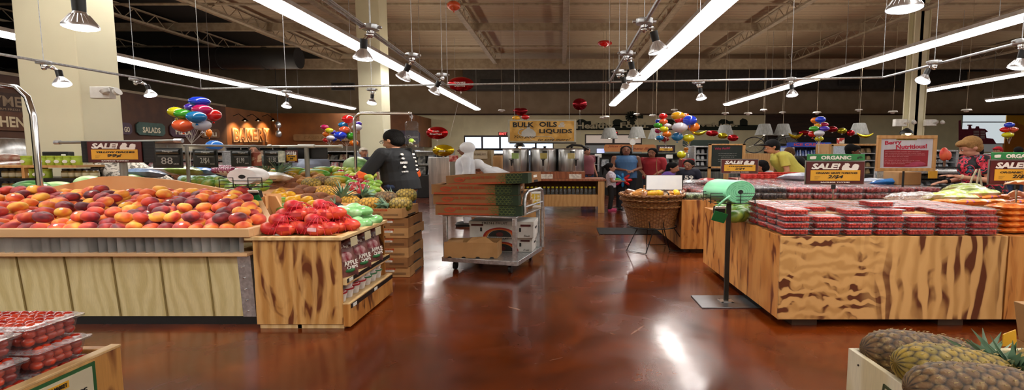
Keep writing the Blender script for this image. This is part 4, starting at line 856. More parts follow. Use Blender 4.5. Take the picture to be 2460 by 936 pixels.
o=arch_box('white printed carton lying lower on the cart under another',.78,.42,.2); place(o,at_cart(-.38,.52,.172),(0,0,R(-6))); o=arch_box('white printed carton with red arch, upper of two on the cart',.86,.44,.215); place(o,at_cart(-.37,.42,.38),(0,0,R(-5)))
bo=thing('open_box','plain brown open cardboard box at the front of the lower cart deck','box'); m=MB(); w_,d_,h_=.68,.34,.2; t=.007
m.box(-w_/2,w_/2,0,t,0,h_).box(-w_/2,w_/2,d_-t,d_,0,h_).box(-w_/2,-w_/2+t,t,d_-t,0,h_).box(w_/2-t,w_/2,t,d_-t,0,h_).box(-w_/2+t,w_/2-t,t,d_-t,0,.01); m.build('box_body',card,bo,bevel=.002)
m=MB(); m.add([(-.05,0,h_),(.3,0,h_),(.18,.06,h_+.07),(.0,.1,h_+.05)],[(0,1,2,3)]); m.add([(-w_/2,0,h_),(-.1,0,h_),(-.12,.12,h_+.02),(-w_/2,.12,h_+.01)],[(0,1,2,3)]); ob_=m.build('box_flap',card,bo,smooth=0); sd=ob_.modifiers.new('s','SOLIDIFY'); sd.thickness=.005
m=MB()
for k in range(4): m.prism([(-.27+k*.18+math.cos(PI*j/8)*.028,.001+math.sin(PI*j/8)*.02) for j in range(9)],-.003,0)
m.build('vent_hole',black,bo,smooth=0); place(bo,at_cart(-.63,.03,.172),(0,0,R(-3)))
for i,(x,z,lb) in enumerate(((.1,.5,'x'),)):
    pass
lemb=thing('lemon_carton','white carton with yellow and green print behind the cart handle','box'); MB().box(-.17,.17,0,.3,0,.26).build('box_body',mat('white_carton','#dcdad4'),lemb,bevel=.003)
m=MB(); m.box(-.15,-.02,-.003,0,.14,.24); m.build('green_print',mat('leaf_print','#2c5a2c',.6),lemb); m=MB(); m.box(.0,.15,-.003,0,.05,.24); m.build('yellow_print',mat('lemon_print','#d8b42c',.6,var='#e8e0c0',scale=20,thr=(.5,.55)),lemb)
place(lemb,P(1276,490,8.3)); place(lemb,(P(1276,490,8.3).x,8.3,.55))
bxx=P(1276,490,8.3).x; box_thing('wooden_stool','low wooden block holding the lemon carton behind the cart','stool',bxx-.22,bxx+.22,8.25,8.65,0,.545,maple)
for i,(px,py,lb) in enumerate(((1262,505,'lower small cardboard box behind the right end of the cart'),(1258,489,'upper small cardboard box behind the right end of the cart'))):
    p=P(px,py,6.75); o=thing('small_box',lb,'box',(p.x,6.75,.73+i*.13)); MB().box(p.x-.12,p.x+.1,6.62,6.86,.722+i*.13,.85+i*.13).build('box_body',card,o,bevel=.003); MB().box(p.x-.02,p.x+.06,6.615,6.62,.76+i*.13,.79+i*.13).build('sticker',stk,o)
# ---------------------------------------------------------------- right island A
IA=thing('display_table','burl plywood display table under the stacked tomato boxes','display table',(2.8,4.05,0)); ax0,ax1,ay0,ay1=1.87,3.80,4.02,6.2
MB().box(ax0,ax1,ay0,ay0+.02,.07,.795).build('front_panel',zigm('zigzag_burl_plywood'),IA,bevel=.002)
MB().box(ax0-.0,ax0+.02,ay0+.02,4.72,.07,.795).box(ax0-.002,ax0+.018,4.722,ay1,.07,.795).build('side_panel',ply3,IA,bevel=.002)
MB().box(ax1-.02,ax1,ay0+.02,ay1,.07,.795).build('side_panel',ply2,IA); MB().box(ax0,ax1,ay1-.02,ay1,.07,.795).build('back_panel',ply2,IA); MB().box(ax0+.02,ax1-.02,ay0+.02,ay1-.02,.72,.79).build('table_top',ply2,IA)
for x in (ax0+.15,ax1-.5): MB().box(x,x+.22,ay0+.06,ay0+.25,0,.07).box(x,x+.22,ay1-.3,ay1-.1,0,.07).build('foot',mat('dark_wood_foot','#4a3220',.6),IA)
MB().box(ax0+.1,ax1-.05,ay0+.35,ay1-.35,0,.07).build('plinth',black,IA)
IA2=thing('display_table','plywood display table continuing past the right edge of the photo','display table',(4.5,4.05,0)); MB().box(3.815,5.4,ay0,ay1,.07,.795).build('cabinet_body',ply3,IA2,bevel=.002); MB().box(3.9,5.3,ay0+.35,ay1-.3,0,.07).build('plinth',black,IA2)
cl=[clam(.262,.205,.056,tomm,.0125,31),clam(.262,.205,.056,tomm,.0125,32),clam(.262,.205,.056,tomm,.0125,33)]; n_=0; rg=random.Random(8)
for lay in range(4):
    for c_ in range(7):
        for r_ in range(4):
            if lay<3 and r_>0 and c_>0: continue
            if lay==3 and r_==0 and c_ in (1,4): continue
            o=cl[n_%3] if n_<3 else dup(cl[n_%3]); n_+=1
            place(o,(ax0+.15+c_*.268+rg.uniform(-.006,.006),ay0+.115+r_*.212+rg.uniform(-.006,.006)+(.02 if lay==3 else 0),.796+lay*.0565),(0,0,R(rg.uniform(-1.5,1.5)))); tag(o,'clear box of red cherry tomatoes stacked on the burl plywood table','clamshell box','cherry tomato boxes on the plywood table')
o=dup(cl[0]); place(o,(ax0+.15+3*.268,ay0+.25,.796+4*.0565),(0,0,R(3))); tag(o,'clear box of cherry tomatoes lying highest on the tomato stack','clamshell box')
for i,(px,py) in enumerate(((1748,495),(1770,492),(1758,508),(1778,507),(1736,503),(1785,498),(1766,520),(1790,513),(1745,488),(1782,518),(1792,490),(1775,483))): frag('gmango',P(px,py,5.45-(py-490)*.02),J(20),1.25,'green mango beside the tomato boxes on the right table','mangoes on the right table')
# carrots, lettuce bags
carb=mat('carrot_bag','#d4601c',.25,var='#e89a4a',scale=16,thr=(.4,.6),coat=.6,bump=.4,bscale=25); letb=mat('lettuce_bag','#a8bc5c',.25,var='#e8eccc',scale=10,coat=.6,bump=.4,bscale=20); purb=mat('printed_carrot_bag','#e0803c',.25,var='#6a3cb0',scale=9,thr=(.52,.58),coat=.6,bump=.4)
def soft_bag(lb,grp,mt,w_,h_,d_,loc,rot,cat='bag',nm='produce_bag'):
    m=MB(); pillow(m,w_,h_,d_,nx=12,nz=8); o=m.build(nm,mt,org=(0,0,0),smooth=80); place(o,loc,tuple(R(a) for a in rot)); return tag(o,lb,cat,grp)
for k in range(5):
    for j in range(2): soft_bag('orange carrot bag stacked right of the tomato boxes','carrot bags in the stack',carb,.3,.22,.065,(3.97+j*.28,4.2,.83+k*.05),(90,0,rg.uniform(-8,8)))
for i in range(12):
    px=2270+(i%6)*42; soft_bag('printed carrot bag spread behind the tomato boxes','printed carrot bags',purb if i%3 else carb,.32,.2,.07,P(px+(i//6)*18,486-(i//6)*12-(i%6)*0,5.1+(i//6)*.35),(80,rg.uniform(-6,6),rg.uniform(-20,20)))
for i,(px,py,Y) in enumerate(((2290,468,5.6),(2330,458,5.7),(2262,474,5.5),(2350,468,5.5),(2310,452,5.9),(2300,478,5.4))): soft_bag('clear bag of pale green lettuce on the right table','lettuce bags',letb,.36,.26,.12,P(px,py,Y),(75,rg.uniform(-8,8),rg.uniform(-20,20)))
for i,(px,py,Y) in enumerate(((2165,472,5.35),(2205,470,5.4))): soft_bag('crumpled clear bag behind the tomato boxes','clear bags',film,.3,.2,.1,P(px,py,Y),(80,0,10))
m=MB(); m.box(2.3,5.3,5.05,6.1,.796,.86); tag(m.build('tray_riser',ply2),'low plywood riser under the carrot and lettuce bags','riser')
# ---------------------------------------------------------------- right island B
IB=thing('display_table','orange toned plywood table behind the mangoes and roll stand','display table',(3.5,7.06,0)); bx0,bx1,by0,by1=1.79,5.78,7.06,10.4
MB().box(bx0,bx0+.72,by0,by0+.02,.07,.805).build('front_panel',ply3,IB,bevel=.002); MB().box(bx0+.722,bx1,by0,by0+.02,.07,.805).build('front_panel',ply,IB,bevel=.002); MB().box(bx0,bx0+.02,by0+.02,by1,.07,.805).build('side_panel',ply3,IB,bevel=.002)
MB().box(bx0+.02,bx1,by0+.02,by1,.7,.80).build('table_top',ply2,IB); MB().box(bx0+.2,bx1-.1,by0+.3,by1-.3,0,.07).box(bx0+.3,bx1-.3,by0+.5,by1-.5,.07,.7).build('plinth',black,IB)
MB().box(bx0+.1,bx0+.35,by0+.1,by0+.3,0,.07).build('foot',mat('dark_wood_foot'),IB)
berry=mat('strawberry_red','#a41c24',.3,var='#d88080',scale=18,thr=(.45,.6),coat=.4); bb=mat('blackberry','#1c1a20',.3,var='#3a3440',scale=30); salad=mat('salad_leaves','#2c4a24',.5,var='#9ab080',scale=14)
def tray(nm,col,h_=.09):
    o=thing(nm,'x','clamshell box'); m=MB(); m.hexa([(-.17,-.13,0),(.17,-.13,0),(.17,.13,0),(-.17,.13,0),(-.185,-.145,h_*.7),(.185,-.145,h_*.7),(.185,.145,h_*.7),(-.185,.145,h_*.7)]); m.build('tray',clear,o)
    m=MB(); rg=random.Random(4)
    for i in range(6):
        for j in range(4):
            m.ell((-.14+i*.056,-.1+j*.066,h_*.42+rg.uniform(0,.012)),(.034,.034,h_*.4),n=8,k=5)
    m.build('berries',col,o,kind='stuff'); MB().box(-.175,.175,-.135,.135,h_*.7,h_).build('lid',film,o,bevel=.01); return o
bk=[tray('berry_box',berry),tray('berry_box',bb),tray('salad_box',salad)]; cnt=[0,0,0]
def put_tray(t,x,y,z,lb,grp):
    o=bk[t] if cnt[t]==0 else dup(bk[t]); cnt[t]+=1; place(o,(x,y,z),(0,0,R(rg.uniform(-4,4)))); tag(o,lb,'clamshell box',grp)
for lay in range(2):
    for c_ in range(10):
        for r_ in range(7):
            if lay==0 and r_>0: continue
            x=bx0+.25+c_*.385; y=by0+.2+r_*.31
            if r_<3 and 1<c_<4: put_tray(1,x,y,.806+lay*.095,'black blackberry box on the far right table','blackberry boxes') if r_<2 else put_tray(0,x,y,.806+lay*.095,'clear strawberry box on the far right table','strawberry boxes')
            elif c_<1 and r_<4: 
                if lay==0: put_tray(2,x,y,.806,'dark green salad box at the near corner of the far table','salad boxes')
            else: put_tray(0,x,y,.806+lay*.095 if c_>1 else .806+.0*lay,'clear strawberry box on the far right table','strawberry boxes') if not(lay==0 and c_<=1) else None
redc=mat('red_punnet','#b82820',.4,var='#e05048',scale=20)
for i in range(9):
    for j in range(2):
        m=MB(); m.hexa([(-.08,-.08,0),(.08,-.08,0),(.08,.08,0),(-.08,.08,0),(-.1,-.1,.08),(.1,-.1,.08),(.1,.1,.08),(-.1,.1,.08)]); 
        if i+j==0: pun=m.build('red_punnet',redc,org=(0,0,0)); o=pun
        else: o=dup(pun)
        place(o,(P(1786,430,9.6).x+i*.13*(1.0)+j*.05,9.45+j*.22,.81+.19-j*.0+.03*j)); tag(o,'small red berry punnet in the bright row before the yellow shirt','punnet','red berry punnets')
m=MB(); m.box(P(1775,430,9.3).x,P(1905,430,9.3).x,9.3,9.9,.905,.995); tag(m.build('punnet_carton',mat('striped_red_carton','#8c2424',.5,var='#d8a090',scale=20,st=(1,.1,.1),thr=(.45,.55))),'striped red carton under the row of punnets','box')
for i,(px,py,Y,mt,w_,lb) in enumerate(((2085,437,8.6,mat('blue_white_bag','#b8c8e0',.25,var='#e8ecf4',scale=8,coat=.5,bump=.4),.7,'pale plastic bag heap left of the bright blue bag'),(2145,438,7.9,mat('blue_bag','#2a86d8',.3,var='#1c6cc0',coat=.5,bump=.4),.6,'bright blue plastic bag below the berry poster'),(1925,424,9.0,mat('white_sack','#dfe4ee',.4,var='#a8b4cc',scale=5,coat=.4,bump=.4),.8,'white plastic sack right of the red punnets'),(1660,440,9.0,film,.6,'clear film bag left of the green roll'),(2060,455,7.9,film,.9,'loose clear film over the berry boxes'),(1695,436,9.2,mat('tomato_bag','#b83028',.3,var='#8c1c18',scale=9),.32,'small red bag of tomatoes behind the green roll'))):
    soft_bag(lb,None,mt,w_,.4,.14,P(px,py,Y),(82,0,rg.uniform(-8,8)))
# ---------------------------------------------------------------- bag roll stands
wire=mat('black_wire','#151515',.4,.4)
def roll_stand(lb,px,pyroll,Y,roll,base=True,z0=0.,green=True,rz=0,hand=1,tagcol='#0c6a34'):
    c=P(px,pyroll,Y); z=c.z; o=thing('bag_roll_stand',lb,'stand',(0,0,0))
    MB().box(-.022,.022,-.012,.012,z0,z-.11).build('pole',mat('dark_metal_pole','#3a3834',.4,.7),o,bevel=.002)
    if base:
        b=MB().box(-.30,.30,-.2,.2,0,.012).build('base_plate',mat('steel_plate','#84868a',.35,.8),o,bevel=.003)
        m=MB(); 
        for x in (-.05,.05):
            for y in (-.05,.05): m.cyl((x,y,.012),(x,y,.018),.011,n=8)
        m.build('bolt',black,o); MB().box(-.07,.07,-.05,.05,.012,.018).build('bracket',galv,o)
    m=MB(); zb=z-.11
    for y in (-.11,.11): m.tube([(-.17,y,zb),(.17,y,zb)],.004,5)
    for x in (-.17,-.06,.06,.17): m.tube([(x,-.11,zb),(x,.11,zb)],.004,5)
    for x in (-.17,.12):
        m.tube([(x-.05,-.12,zb),(x-.05,-.12,zb+.1),(x+.09,-.12,zb+.1),(x+.09,-.12,zb)],.005,6)
    for zz in (.035,.07): m.tube([(-.22,-.118,zb+zz),(.21,-.118,zb+zz)],.003,5); m.tube([(-.22,.118,zb+zz),(.21,.118,zb+zz)],.003,5)
    m.tube([(-.22,.12,zb),(-.22,.12,zb+.1),(-.1,.12,zb+.1),(-.1,.12,zb)],.005,6)
    m.build('wire_cradle',wire,o)
    p=MB(); x=-.13*hand; p.obox((x*1.0,-.1,zb-.07),(.1,.06,.07),(20,0,0)); p.build('pen_pocket',black,o,bevel=.003)
    p=MB(); p.obox((x*1.0,-.12,zb-.13),(.13,.012,.1),(18,15*hand,0)); p.build('green_tag',mat('green_tag',tagcol,.5),o)
    MB().obox((x,-.14,zb-.035),(.1,.01,.03),(40,0,0)).build('tag_label',stk,o)
    place(o,(c.x,Y,0),(0,0,R(rz)))
    return o,c
gr=mat('green_bag_roll','#84d8a8',.35,var='#98e4b8',scale=2,st=(1,1,1)); grl2=mat('green_roll_edge','#7cd4a0',.4,var='#64bc88',scale=30)
o,c=roll_stand('black pole stand on a steel plate with the green bag roll',1752,459,4.72,None)
ro=thing('bag_roll','big green roll of produce bags lying on the wire cradle','bag roll'); 
m=MB(); m.lathe([(.02,-.22),(.108,-.22),(.111,-.215),(.111,.125),(.108,.13),(.02,.13)],n=40,sx=1.6,caps=False); m.build('roll',gr,ro)
m=MB()
for k in range(5): r=.035+.0155*k; m.lathe([(r,.1301),(r+.004,.1308),(r+.008,.1301)],n=36,sx=1.6,caps=False)
m.build('wound_edge',grl2,ro); m=MB(); m.lathe([(.021,-.132),(.021,.131)],n=16,sx=1.5,caps=True); m.build('core_hole',black,ro)
place(ro,(c.x+.03,4.74,c.z),(R(90),0,R(20)))
m=MB(); m.add([(0,0,0),(.13,.02,.05),(.12,.01,.09),(-.02,-.01,.03),(-.16,-.06,-.02),(-.14,-.05,-.05)],[(0,1,2,3),(0,3,4,5)]); o2=m.build('bag_tail',gr,org=(0,0,0)); o2.modifiers.new('s','SOLIDIFY').thickness=.003; o2.parent=ro; o2.location=(-.2,-.07,.12); o2.rotation_euler=(R(-90),R(0),R(200)); o2.scale=(.5,.5,.5)
o,c=roll_stand('black pole stand with the white bag roll behind the peaches',597,423,4.93,None,hand=-1,base=False,z0=1.025)
ro=thing('bag_roll','big white roll of produce bags beside the peaches','bag roll'); wr=mat('white_bag_roll','#f2f0ee',.35)
m=MB(); m.lathe([(.02,-.13),(.08,-.13),(.083,-.12),(.083,.12),(.08,.13),(.02,.13)],n=40,sx=1.75,caps=False); m.build('roll',wr,ro); m=MB(); m.lathe([(.021,-.132),(.021,.131)],n=16,sx=1.5); m.build('core_hole',black,ro)
place(ro,(c.x-.01,4.95,c.z),(R(90),0,R(6)))
# ---------------------------------------------------------------- chrome posts with scale
m=MB(); zt2=P(0,205,4.9).z; xa=xp(96,4.9,450); xs=xp(45,4.9,215)
m.tube([(xa,4.9,.95),(xa-.0,4.9,zt2-.3),(xa-.04,4.9,zt2-.12),(xa-.14,4.9,zt2-.02),(xa-.28,4.9,zt2),(xa-1.6,4.9,zt2)],.028,14)
o=thing('scale_post','thick bent chrome post rising from the peaches at the left edge','post',(xa,4.9,.9)); m.build('bent_tube',chrome,o); MB().cyl((xa,4.9,.9),(xa,4.9,.95),.05,n=16).build('foot_flange',chrome,o)
Yb=7.4; xa=xp(855,Yb,400); zt3=P(0,272,Yb).z; xe=xp(985,Yb,272)
o=thing('scale_post','bent chrome post carrying the hanging scale beside the man in black','post',(xa,Yb,1.0)); m=MB(); m.tube([(xa,Yb,1.0),(xa,Yb,zt3-.12),(xa+.02,Yb,zt3-.05),(xa+.1,Yb,zt3),(xe,Yb,zt3)],.024,12); m.build('bent_tube',chrome,o); MB().cyl((xa,Yb,1.15),(xa,Yb,1.19),.05,n=16).build('foot_flange',chrome,o); MB().ell((xe,Yb,zt3),.03).build('end_ball',chrome,o)
o=thing('hanging_scale','clear hanging cylinder scale with a green apple inside','scale',(xe+.02,Yb,zt3-.6)); cx=xe+.02
m=MB(); m.cyl((cx,Yb,zt3-.02),(cx,Yb,zt3-.12),.008,n=6); m.tube([(cx+.02*math.cos(a),Yb,zt3-.05+.03*math.sin(a)) for a in [2*PI*k/12 for k in range(13)]],.005,5); m.build('hook',chrome,o)
m=MB(); m.lathe([(.001,zt3-.12),(.06,zt3-.12),(.08,zt3-.14),(.085,zt3-.16),(.085,zt3-.5),(.07,zt3-.53),(.001,zt3-.53)],(cx,Yb,0),20,sx=1.2); m.build('clear_cylinder',clearm('thick_clear_plastic',(.95,.97,.95),.06,.04),o)
m=MB(); m.ell((cx-.01,Yb,zt3-.42),(.045,.04,.04)); m.build('green_apple',mat('bright_green_apple','#a8c83c',.3),o); m=MB()
for k in range(8): m.ell((cx+.05*math.cos(k*2.4),Yb+.04*math.sin(k*2.4),zt3-.5+.02*(k%3)+.03*(k>4)),(.02,.02,.018),n=8,k=5)
m.build('small_weights',mat('pale_weight','#b8b4a0',.5,var='#7c6a4c',scale=20),o); m=MB(); m.cyl((cx,Yb,zt3-.53),(cx,Yb,zt3-.62),.006,n=6); m.tube([(cx+.02*math.cos(a),Yb,zt3-.62+.02*math.sin(a)) for a in [2*PI*k/12 for k in range(13)]],.004,5); m.build('bottom_hook',chrome,o)
# ---------------------------------------------------------------- sale signs and price rails
ROOST=[(0,0),(-.02,.25),(.02,.5),(.08,.7),(.16,.8),(.14,.88),(.2,.98),(.27,.93),(.33,1.),(.38,.9),(.44,.85),(.42,.72),(.47,.66),(.42,.6),(.38,.52),(.4,.4),(.47,.3),(.54,.3),(.58,.42),(.6,.62),(.66,.8),(.76,.88),(.9,.82),(1.0,.66),(.93,.66),(1.0,.5),(.93,.5),(.98,.35),(.92,.35),(.95,.2),(.88,.0)]
def sale(parent,w_,h_,prod,price,y=0,z=0,x=0,small=True):
    MB().box(x-w_/2,x+w_/2,y-.006,y+.006,z,z+h_).build('sign_board',maroon,parent,bevel=.002)
    MB().box(x-w_*.43,x+w_*.43,y-.008,y-.006,z+h_*.14,z+h_*.62).build('price_panel',yel,parent)
    text('SALE!',w_*.5,h_*.27,x-w_*.17,z+h_*.79,txt_w,parent,y=y-.008,shear=.22,bold=.045)
    m=MB(); m.prism([(x+w_*.11+a*w_*.3,z+h_*.62+b*h_*.32) for a,b in ROOST],y-.008,y-.006); m.build('rooster_print',txt_w,parent,smooth=0)
    if prod: text(prod,w_*(.3+.03*len(prod)) if len(prod)<14 else w_*.72,h_*.085,x+w_*.02,z+h_*.49,txt_k,parent,y=y-.0095,shear=.15,bold=.03)
    text(price,w_*.27,h_*.17,x,z+h_*.31,txt_k,parent,y=y-.0095,shear=.2,bold=.03)
    text('SAVINGS THYME!',w_*.5,h_*.055,x+w_*.0,z+h_*.07,txt_w,parent,y=y-.008,bold=.02)
    m=MB()
    for k in range(3): m.box(x-w_*.36,x-w_*(.3-.02*k),y-.0092,y-.008,z+h_*(.21+.05*k),z+h_*(.215+.05*k)+.001)
    m.build('small_print',txt_k,parent)
polm=mat('grey_post','#8f8f88',.4,.5)
def sign_stand(lb,px0,px1,py0,py1,Y,prod,price,zfoot,header=None,polepx=None):
    a=P(px0,py0,Y); b=P(px1,py1,Y); cx=(a.x+b.x)/2; w_=b.x-a.x; h_=a.z-b.z; o=thing('sale_sign',lb,'sign',(cx,Y,b.z)); W0=o.location
    sale_root=bpy.data.objects.new('sign_face',None)
    bpy.data.objects.remove(sale_root)
    # built in local coordinates
    o.location=(0,0,0); sale(o,w_,h_,prod,price)
    MB().box(-w_/2-.012,w_/2+.012,.006,.014,-.01,h_+.012).build('frame',polm,o,bevel=.002)
    if header:
        MB().box(-w_/2,w_/2,-.004,.004,h_+.012,h_+h_*.34).build('green_header',mat('organic_green','#2a8044',.45),o,bevel=.003); text('ORGANIC',w_*.52,h_*.17,0,h_*1.18,txt_w,o,y=-.006,bold=.04); m=MB(); m.prism([(-w_*.45,h_*1.13),(-w_*.42,h_*1.11),(-w_*.35,h_*1.12),(-w_*.34,h_*1.24),(-w_*.38,h_*1.25),(-w_*.45,h_*1.23)],-.006,-.004); m.build('farm_badge',txt_w,o,smooth=0); m=MB(); m.prism([(w_*.36,h_*1.12),(w_*.37,h_*1.22),(w_*.42,h_*1.25),(w_*.45,h_*1.22),(w_*.465,h_*1.14),(w_*.44,h_*1.17),(w_*.43,h_*1.12),(w_*.41,h_*1.17),(w_*.39,h_*1.12)],-.006,-.004); m.build('dark_print',mat('dark_green_ink','#123c1c',.5),o,smooth=0)
    MB().cyl((0,.02,zfoot-b.z),(0,.02,h_*.2),.009,n=10).build('rod',chrome,o); MB().cyl((0,.02,zfoot-b.z),(0,.02,zfoot-b.z+.02),.04,n=14).build('foot',galv,o); MB().box(-.02,.02,.01,.03,-.06,-.01).build('clamp',black,o)
    place(o,(cx,Y,b.z)); return o
sign_stand('organic grape tomatoes sale sign standing among the tomato boxes',1938,2074,388,441,5.25,'ORGANIC GRAPE TOMATOES','2/$4',.9,header=1)
sign_stand('organic bagged sale sign cut by the right edge of the photo',2380,2520,385,441,4.9,'ORGANIC BAGGED','2/$5',.9,header=1)
sign_stand('strawberries sale sign in front of the chalkboard',1734,1820,383,415,8.0,'STRAWBERRIES','2/$4',.99)
# left price rail
Yr=5.3
RL=thing('price_rail','grey T shaped rail holding the yellow peaches sale board','sign rail',(xp(295,Yr),Yr,.9)); xp1=xp(293,Yr,400)
MB().cyl((xp1,Yr+.02,1.05),(xp1,Yr+.02,P(0,345,Yr).z),.035,n=14).build('post',polm,RL)
za=P(0,342,Yr).z; m=MB(); m.cyl((xp(135,Yr),Yr+.02,za),(xp(432,Yr),Yr+.02,za+.02),.016,n=10); m.build('cross_bar',polm,RL); m=MB(); m.cyl((xp(130,Yr),Yr+.02,za),(xp(143,Yr),Yr+.02,za),.024,n=12).cyl((xp(418,Yr),Yr+.02,za+.02),(xp(437,Yr),Yr+.02,za+.02),.024,n=12); m.build('end_cap',galv,RL)
a=P(200,339,Yr); b=P(378,390,Yr); SB=thing('sale_board','wide black board with the yellow peaches 99 cent sale sign','sign',(0,0,0)); wb=b.x-a.x; hb=a.z-b.z
MB().box(-wb/2,wb/2,0,.02,0,hb).build('backing_board',black,SB,bevel=.003); m=MB()
for k in range(7): m.box(-wb/2-.001,wb/2+.001,-.003,0,hb*(k+.3)/7,hb*(k+.34)/7)
m.build('board_ridge',mat('dark_grey_ridge','#2a2a2a',.5),SB); 
SBs=SB; sale(SB,wb*.74,hb*.97,'YELLOW PEACHES','99¢',y=-.008,z=.003,x=-wb*.03); place(SB,((a.x+b.x)/2,Yr-.03,b.z))
pb=mat('slate_price_board','#232826',.45,var='#1a1e1c',scale=3); chalk=mat('chalk','#b8bcb8',.8)
def price_board(lb,px0,px1,py0,py1,Y,name,price,unit=True):
    a=P(px0,py0,Y); b=P(px1,py1,Y); w_=b.x-a.x; h_=a.z-b.z; o=thing('price_board',lb,'price board',(0,0,0))
    MB().box(-w_/2,w_/2,0,.012,0,h_).build('backing_board',pb,o,bevel=.003)
    m=MB(); m.cyl((-w_*.36,-.002,h_*.8),(w_*.42,-.002,h_*.8),h_*.12,n=14); m.build('top_roll',pb,o); m=MB(); m.box(-w_*.36,w_*.42,-.008,0,h_*.12,h_*.62); m.build('slate_panel',pb,o,bevel=.002)
    text(name,w_*.34,h_*.1,.03,h_*.82,chalk,o,y=-h_*.125-.002,bold=.02); text(price,w_*.38,h_*.34,w_*.0,h_*.36,chalk,o,y=-.01); text('EACH',w_*.16,h_*.07,w_*.3,h_*.2,chalk,o,y=-.01)
    m=MB()
    for k in (.6,.56): m.box(-w_*.3,w_*.36,-.0095,-.008,h_*k,h_*k+.002)
    m.build('chalk_line',chalk,o); place(o,((a.x+b.x)/2,Y,b.z)); return o
price_board('dark slate price board reading 88 next to the peaches sign',364,440,355,403,5.9,'Mangos','88'); price_board('dark slate price board reading 2 for 4, second from the left',462,524,358,402,6.3,'Mangos','2/$4'); price_board('dark slate price board reading 1.99 left of the red card',553,604,360,400,6.6,'Tropical','$1.99'); price_board('dark slate price board reading 1.50 right of the red card',632,678,360,398,6.9,'Kiwi Fruit','$1.50')
xx=xp(0,6,0)
m=MB(); m.cyl(P(440,349,6.0),P(690,352,7.2),.014,n=8); o=thing('price_rail','thin grey rail over the row of slate price boards','sign rail',P(560,350,6.6)); m.build('cross_bar',polm,o)
for px,Y,pz in ((402,5.92,349),(493,6.3,350),(578,6.62,351),(655,6.92,351)): m=MB(); p=P(px,pz,Y); m.cyl(p,p+V((0,0,-.09)),.006,n=6); m.build('clip',polm,o)
p=P(448,350,6.02); MB().cyl((p.x,p.y,p.z),(p.x,p.y,.9),.02,n=10).build('post',polm,o)
a=P(601,365,6.65); b=P(630,398,6.65); o=box_thing('recipe_card','small red and beige recipe card between the slate boards','card',a.x,b.x,6.64,6.65,b.z,a.z,mat('red_recipe_card','#84402c',.5,var='#c8a888',scale=9,thr=(.5,.55)))
a=P(668,362,6.8); b=P(686,390,6.8); box_thing('recipe_card','pale green nutrition card left of the small sale sign','card',a.x,b.x,6.79,6.8,b.z,a.z,mat('pale_card','#c8ccb8',.5,var='#8a9080',scale=14))
Yr2=7.1; R2_=thing('price_rail','grey T shaped rail behind the fruit heap with black panels','sign rail',(xp(735,Yr2),Yr2,1.0)); xq=xp(737,Yr2)
MB().cyl((xq,Yr2,1.1),(xq,Yr2,P(0,352,Yr2).z),.034,n=14).build('post',polm,R2_); zz=P(0,351,Yr2).z
m=MB(); m.cyl((xp(645,Yr2),Yr2,zz),(xp(822,Yr2),Yr2,zz),.018,n=10); m.cyl((xq-.12,Yr2,zz),(xq+.12,Yr2,zz),.03,n=12); m.build('cross_bar',mat('pale_pipe','#c8c8c0',.4,.3),R2_)
m=MB()
for px in (645,815): m.cyl((xp(px,Yr2),Yr2,zz),(xp(px,Yr2)+.05,Yr2,zz),.026,n=12)
m.build('end_cap',mat('pale_pipe'),R2_)
a=P(740,354,Yr2+.05); b=P(788,381,Yr2+.05); box_thing('black_board','plain black hanging panel right of the grey post','panel',a.x-.02,b.x,Yr2+.04,Yr2+.06,b.z,a.z,black)
a=P(690,354,Yr2+.05); b=P(733,381,Yr2+.05); box_thing('black_board','plain black hanging panel behind the small nectarine sale sign','panel',a.x,b.x,Yr2+.04,Yr2+.06,b.z,a.z,black)
a=P(686,361,Yr2-.08); b=P(716,390,Yr2-.08); o=thing('sale_sign','small sale sign with yellow panel left of the grey post','sign',(0,0,0)); sale(o,b.x-a.x,a.z-b.z,'NECTARINES','99',small=False); place(o,((a.x+b.x)/2,Yr2-.08,b.z))
# berry poster
Y=7.3; a=P(2108,325,Y); b=P(2245,411,Y); w_=b.x-a.x; h_=a.z-b.z; o=thing('poster','wood framed berry nutritious poster','poster',(0,0,0)); t=.05
m=MB(); m.box(-w_/2,w_/2,-.02,.02,0,t).box(-w_/2,w_/2,-.02,.02,h_-t,h_).box(-w_/2,-w_/2+t*1.1,-.02,.02,t,h_-t).box(w_/2-t*1.1,w_/2,-.02,.02,t,h_-t); m.build('frame',maple,o,bevel=.004)
MB().box(-w_/2+t,w_/2-t,-.004,.004,t,h_-t).build('poster_sheet',mat('pale_plank_print','#c8c8d0',.5,var='#b8b8c2',scale=6,st=(1,1,.05)),o)
m=MB(); m.prism([(-w_*.37,h_*.12),(-w_*.38,h_*.6),(-w_*.2,h_*.615),(.05,h_*.6),(w_*.37,h_*.585),(w_*.37,h_*.14),(.1,h_*.11)],-.006,-.004); m.build('red_panel',mat('poster_red','#96202c',.5),o,smooth=0)
text('Berry',w_*.28,h_*.14,-w_*.23,h_*.79,mat('pinkish_red_ink','#b82440',.5),o,bold=.035,rot=.08); text('Nutritious!',w_*.52,h_*.13,w_*.08,h_*.69,mat('pinkish_red_ink'),o,bold=.035,rot=.03)
MB().box(-w_*.18,w_*.16,-.008,-.004,h_*.87,h_*.905).build('olive_banner',mat('olive_banner','#9a8a3c',.5),o); text('FARMERS MARKET',w_*.28,h_*.02,-.01,h_*.887,txt_k,o,y=-.009)
for k,(t_,ww) in enumerate((('STRAWBERRIES ARE LOADED WITH VITAMIN C',.6),('Eight strawberries provide more than a whole orange and',.66),('they are high in fiber folate potassium and antioxidants',.68),('for your heart and your health',.4),('Did you know they are the first fruit',.4),('to ripen in the spring each year',.6),('Enjoy them fresh in salads',.45),('or with yogurt for breakfast',.35))): text(t_,w_*ww,h_*.022,-w_*.36+w_*ww/2,h_*(.545-.045*k-(.02 if k>3 else 0)),mat('pale_pink_ink','#dca8ac',.6),o,y=-.0065)
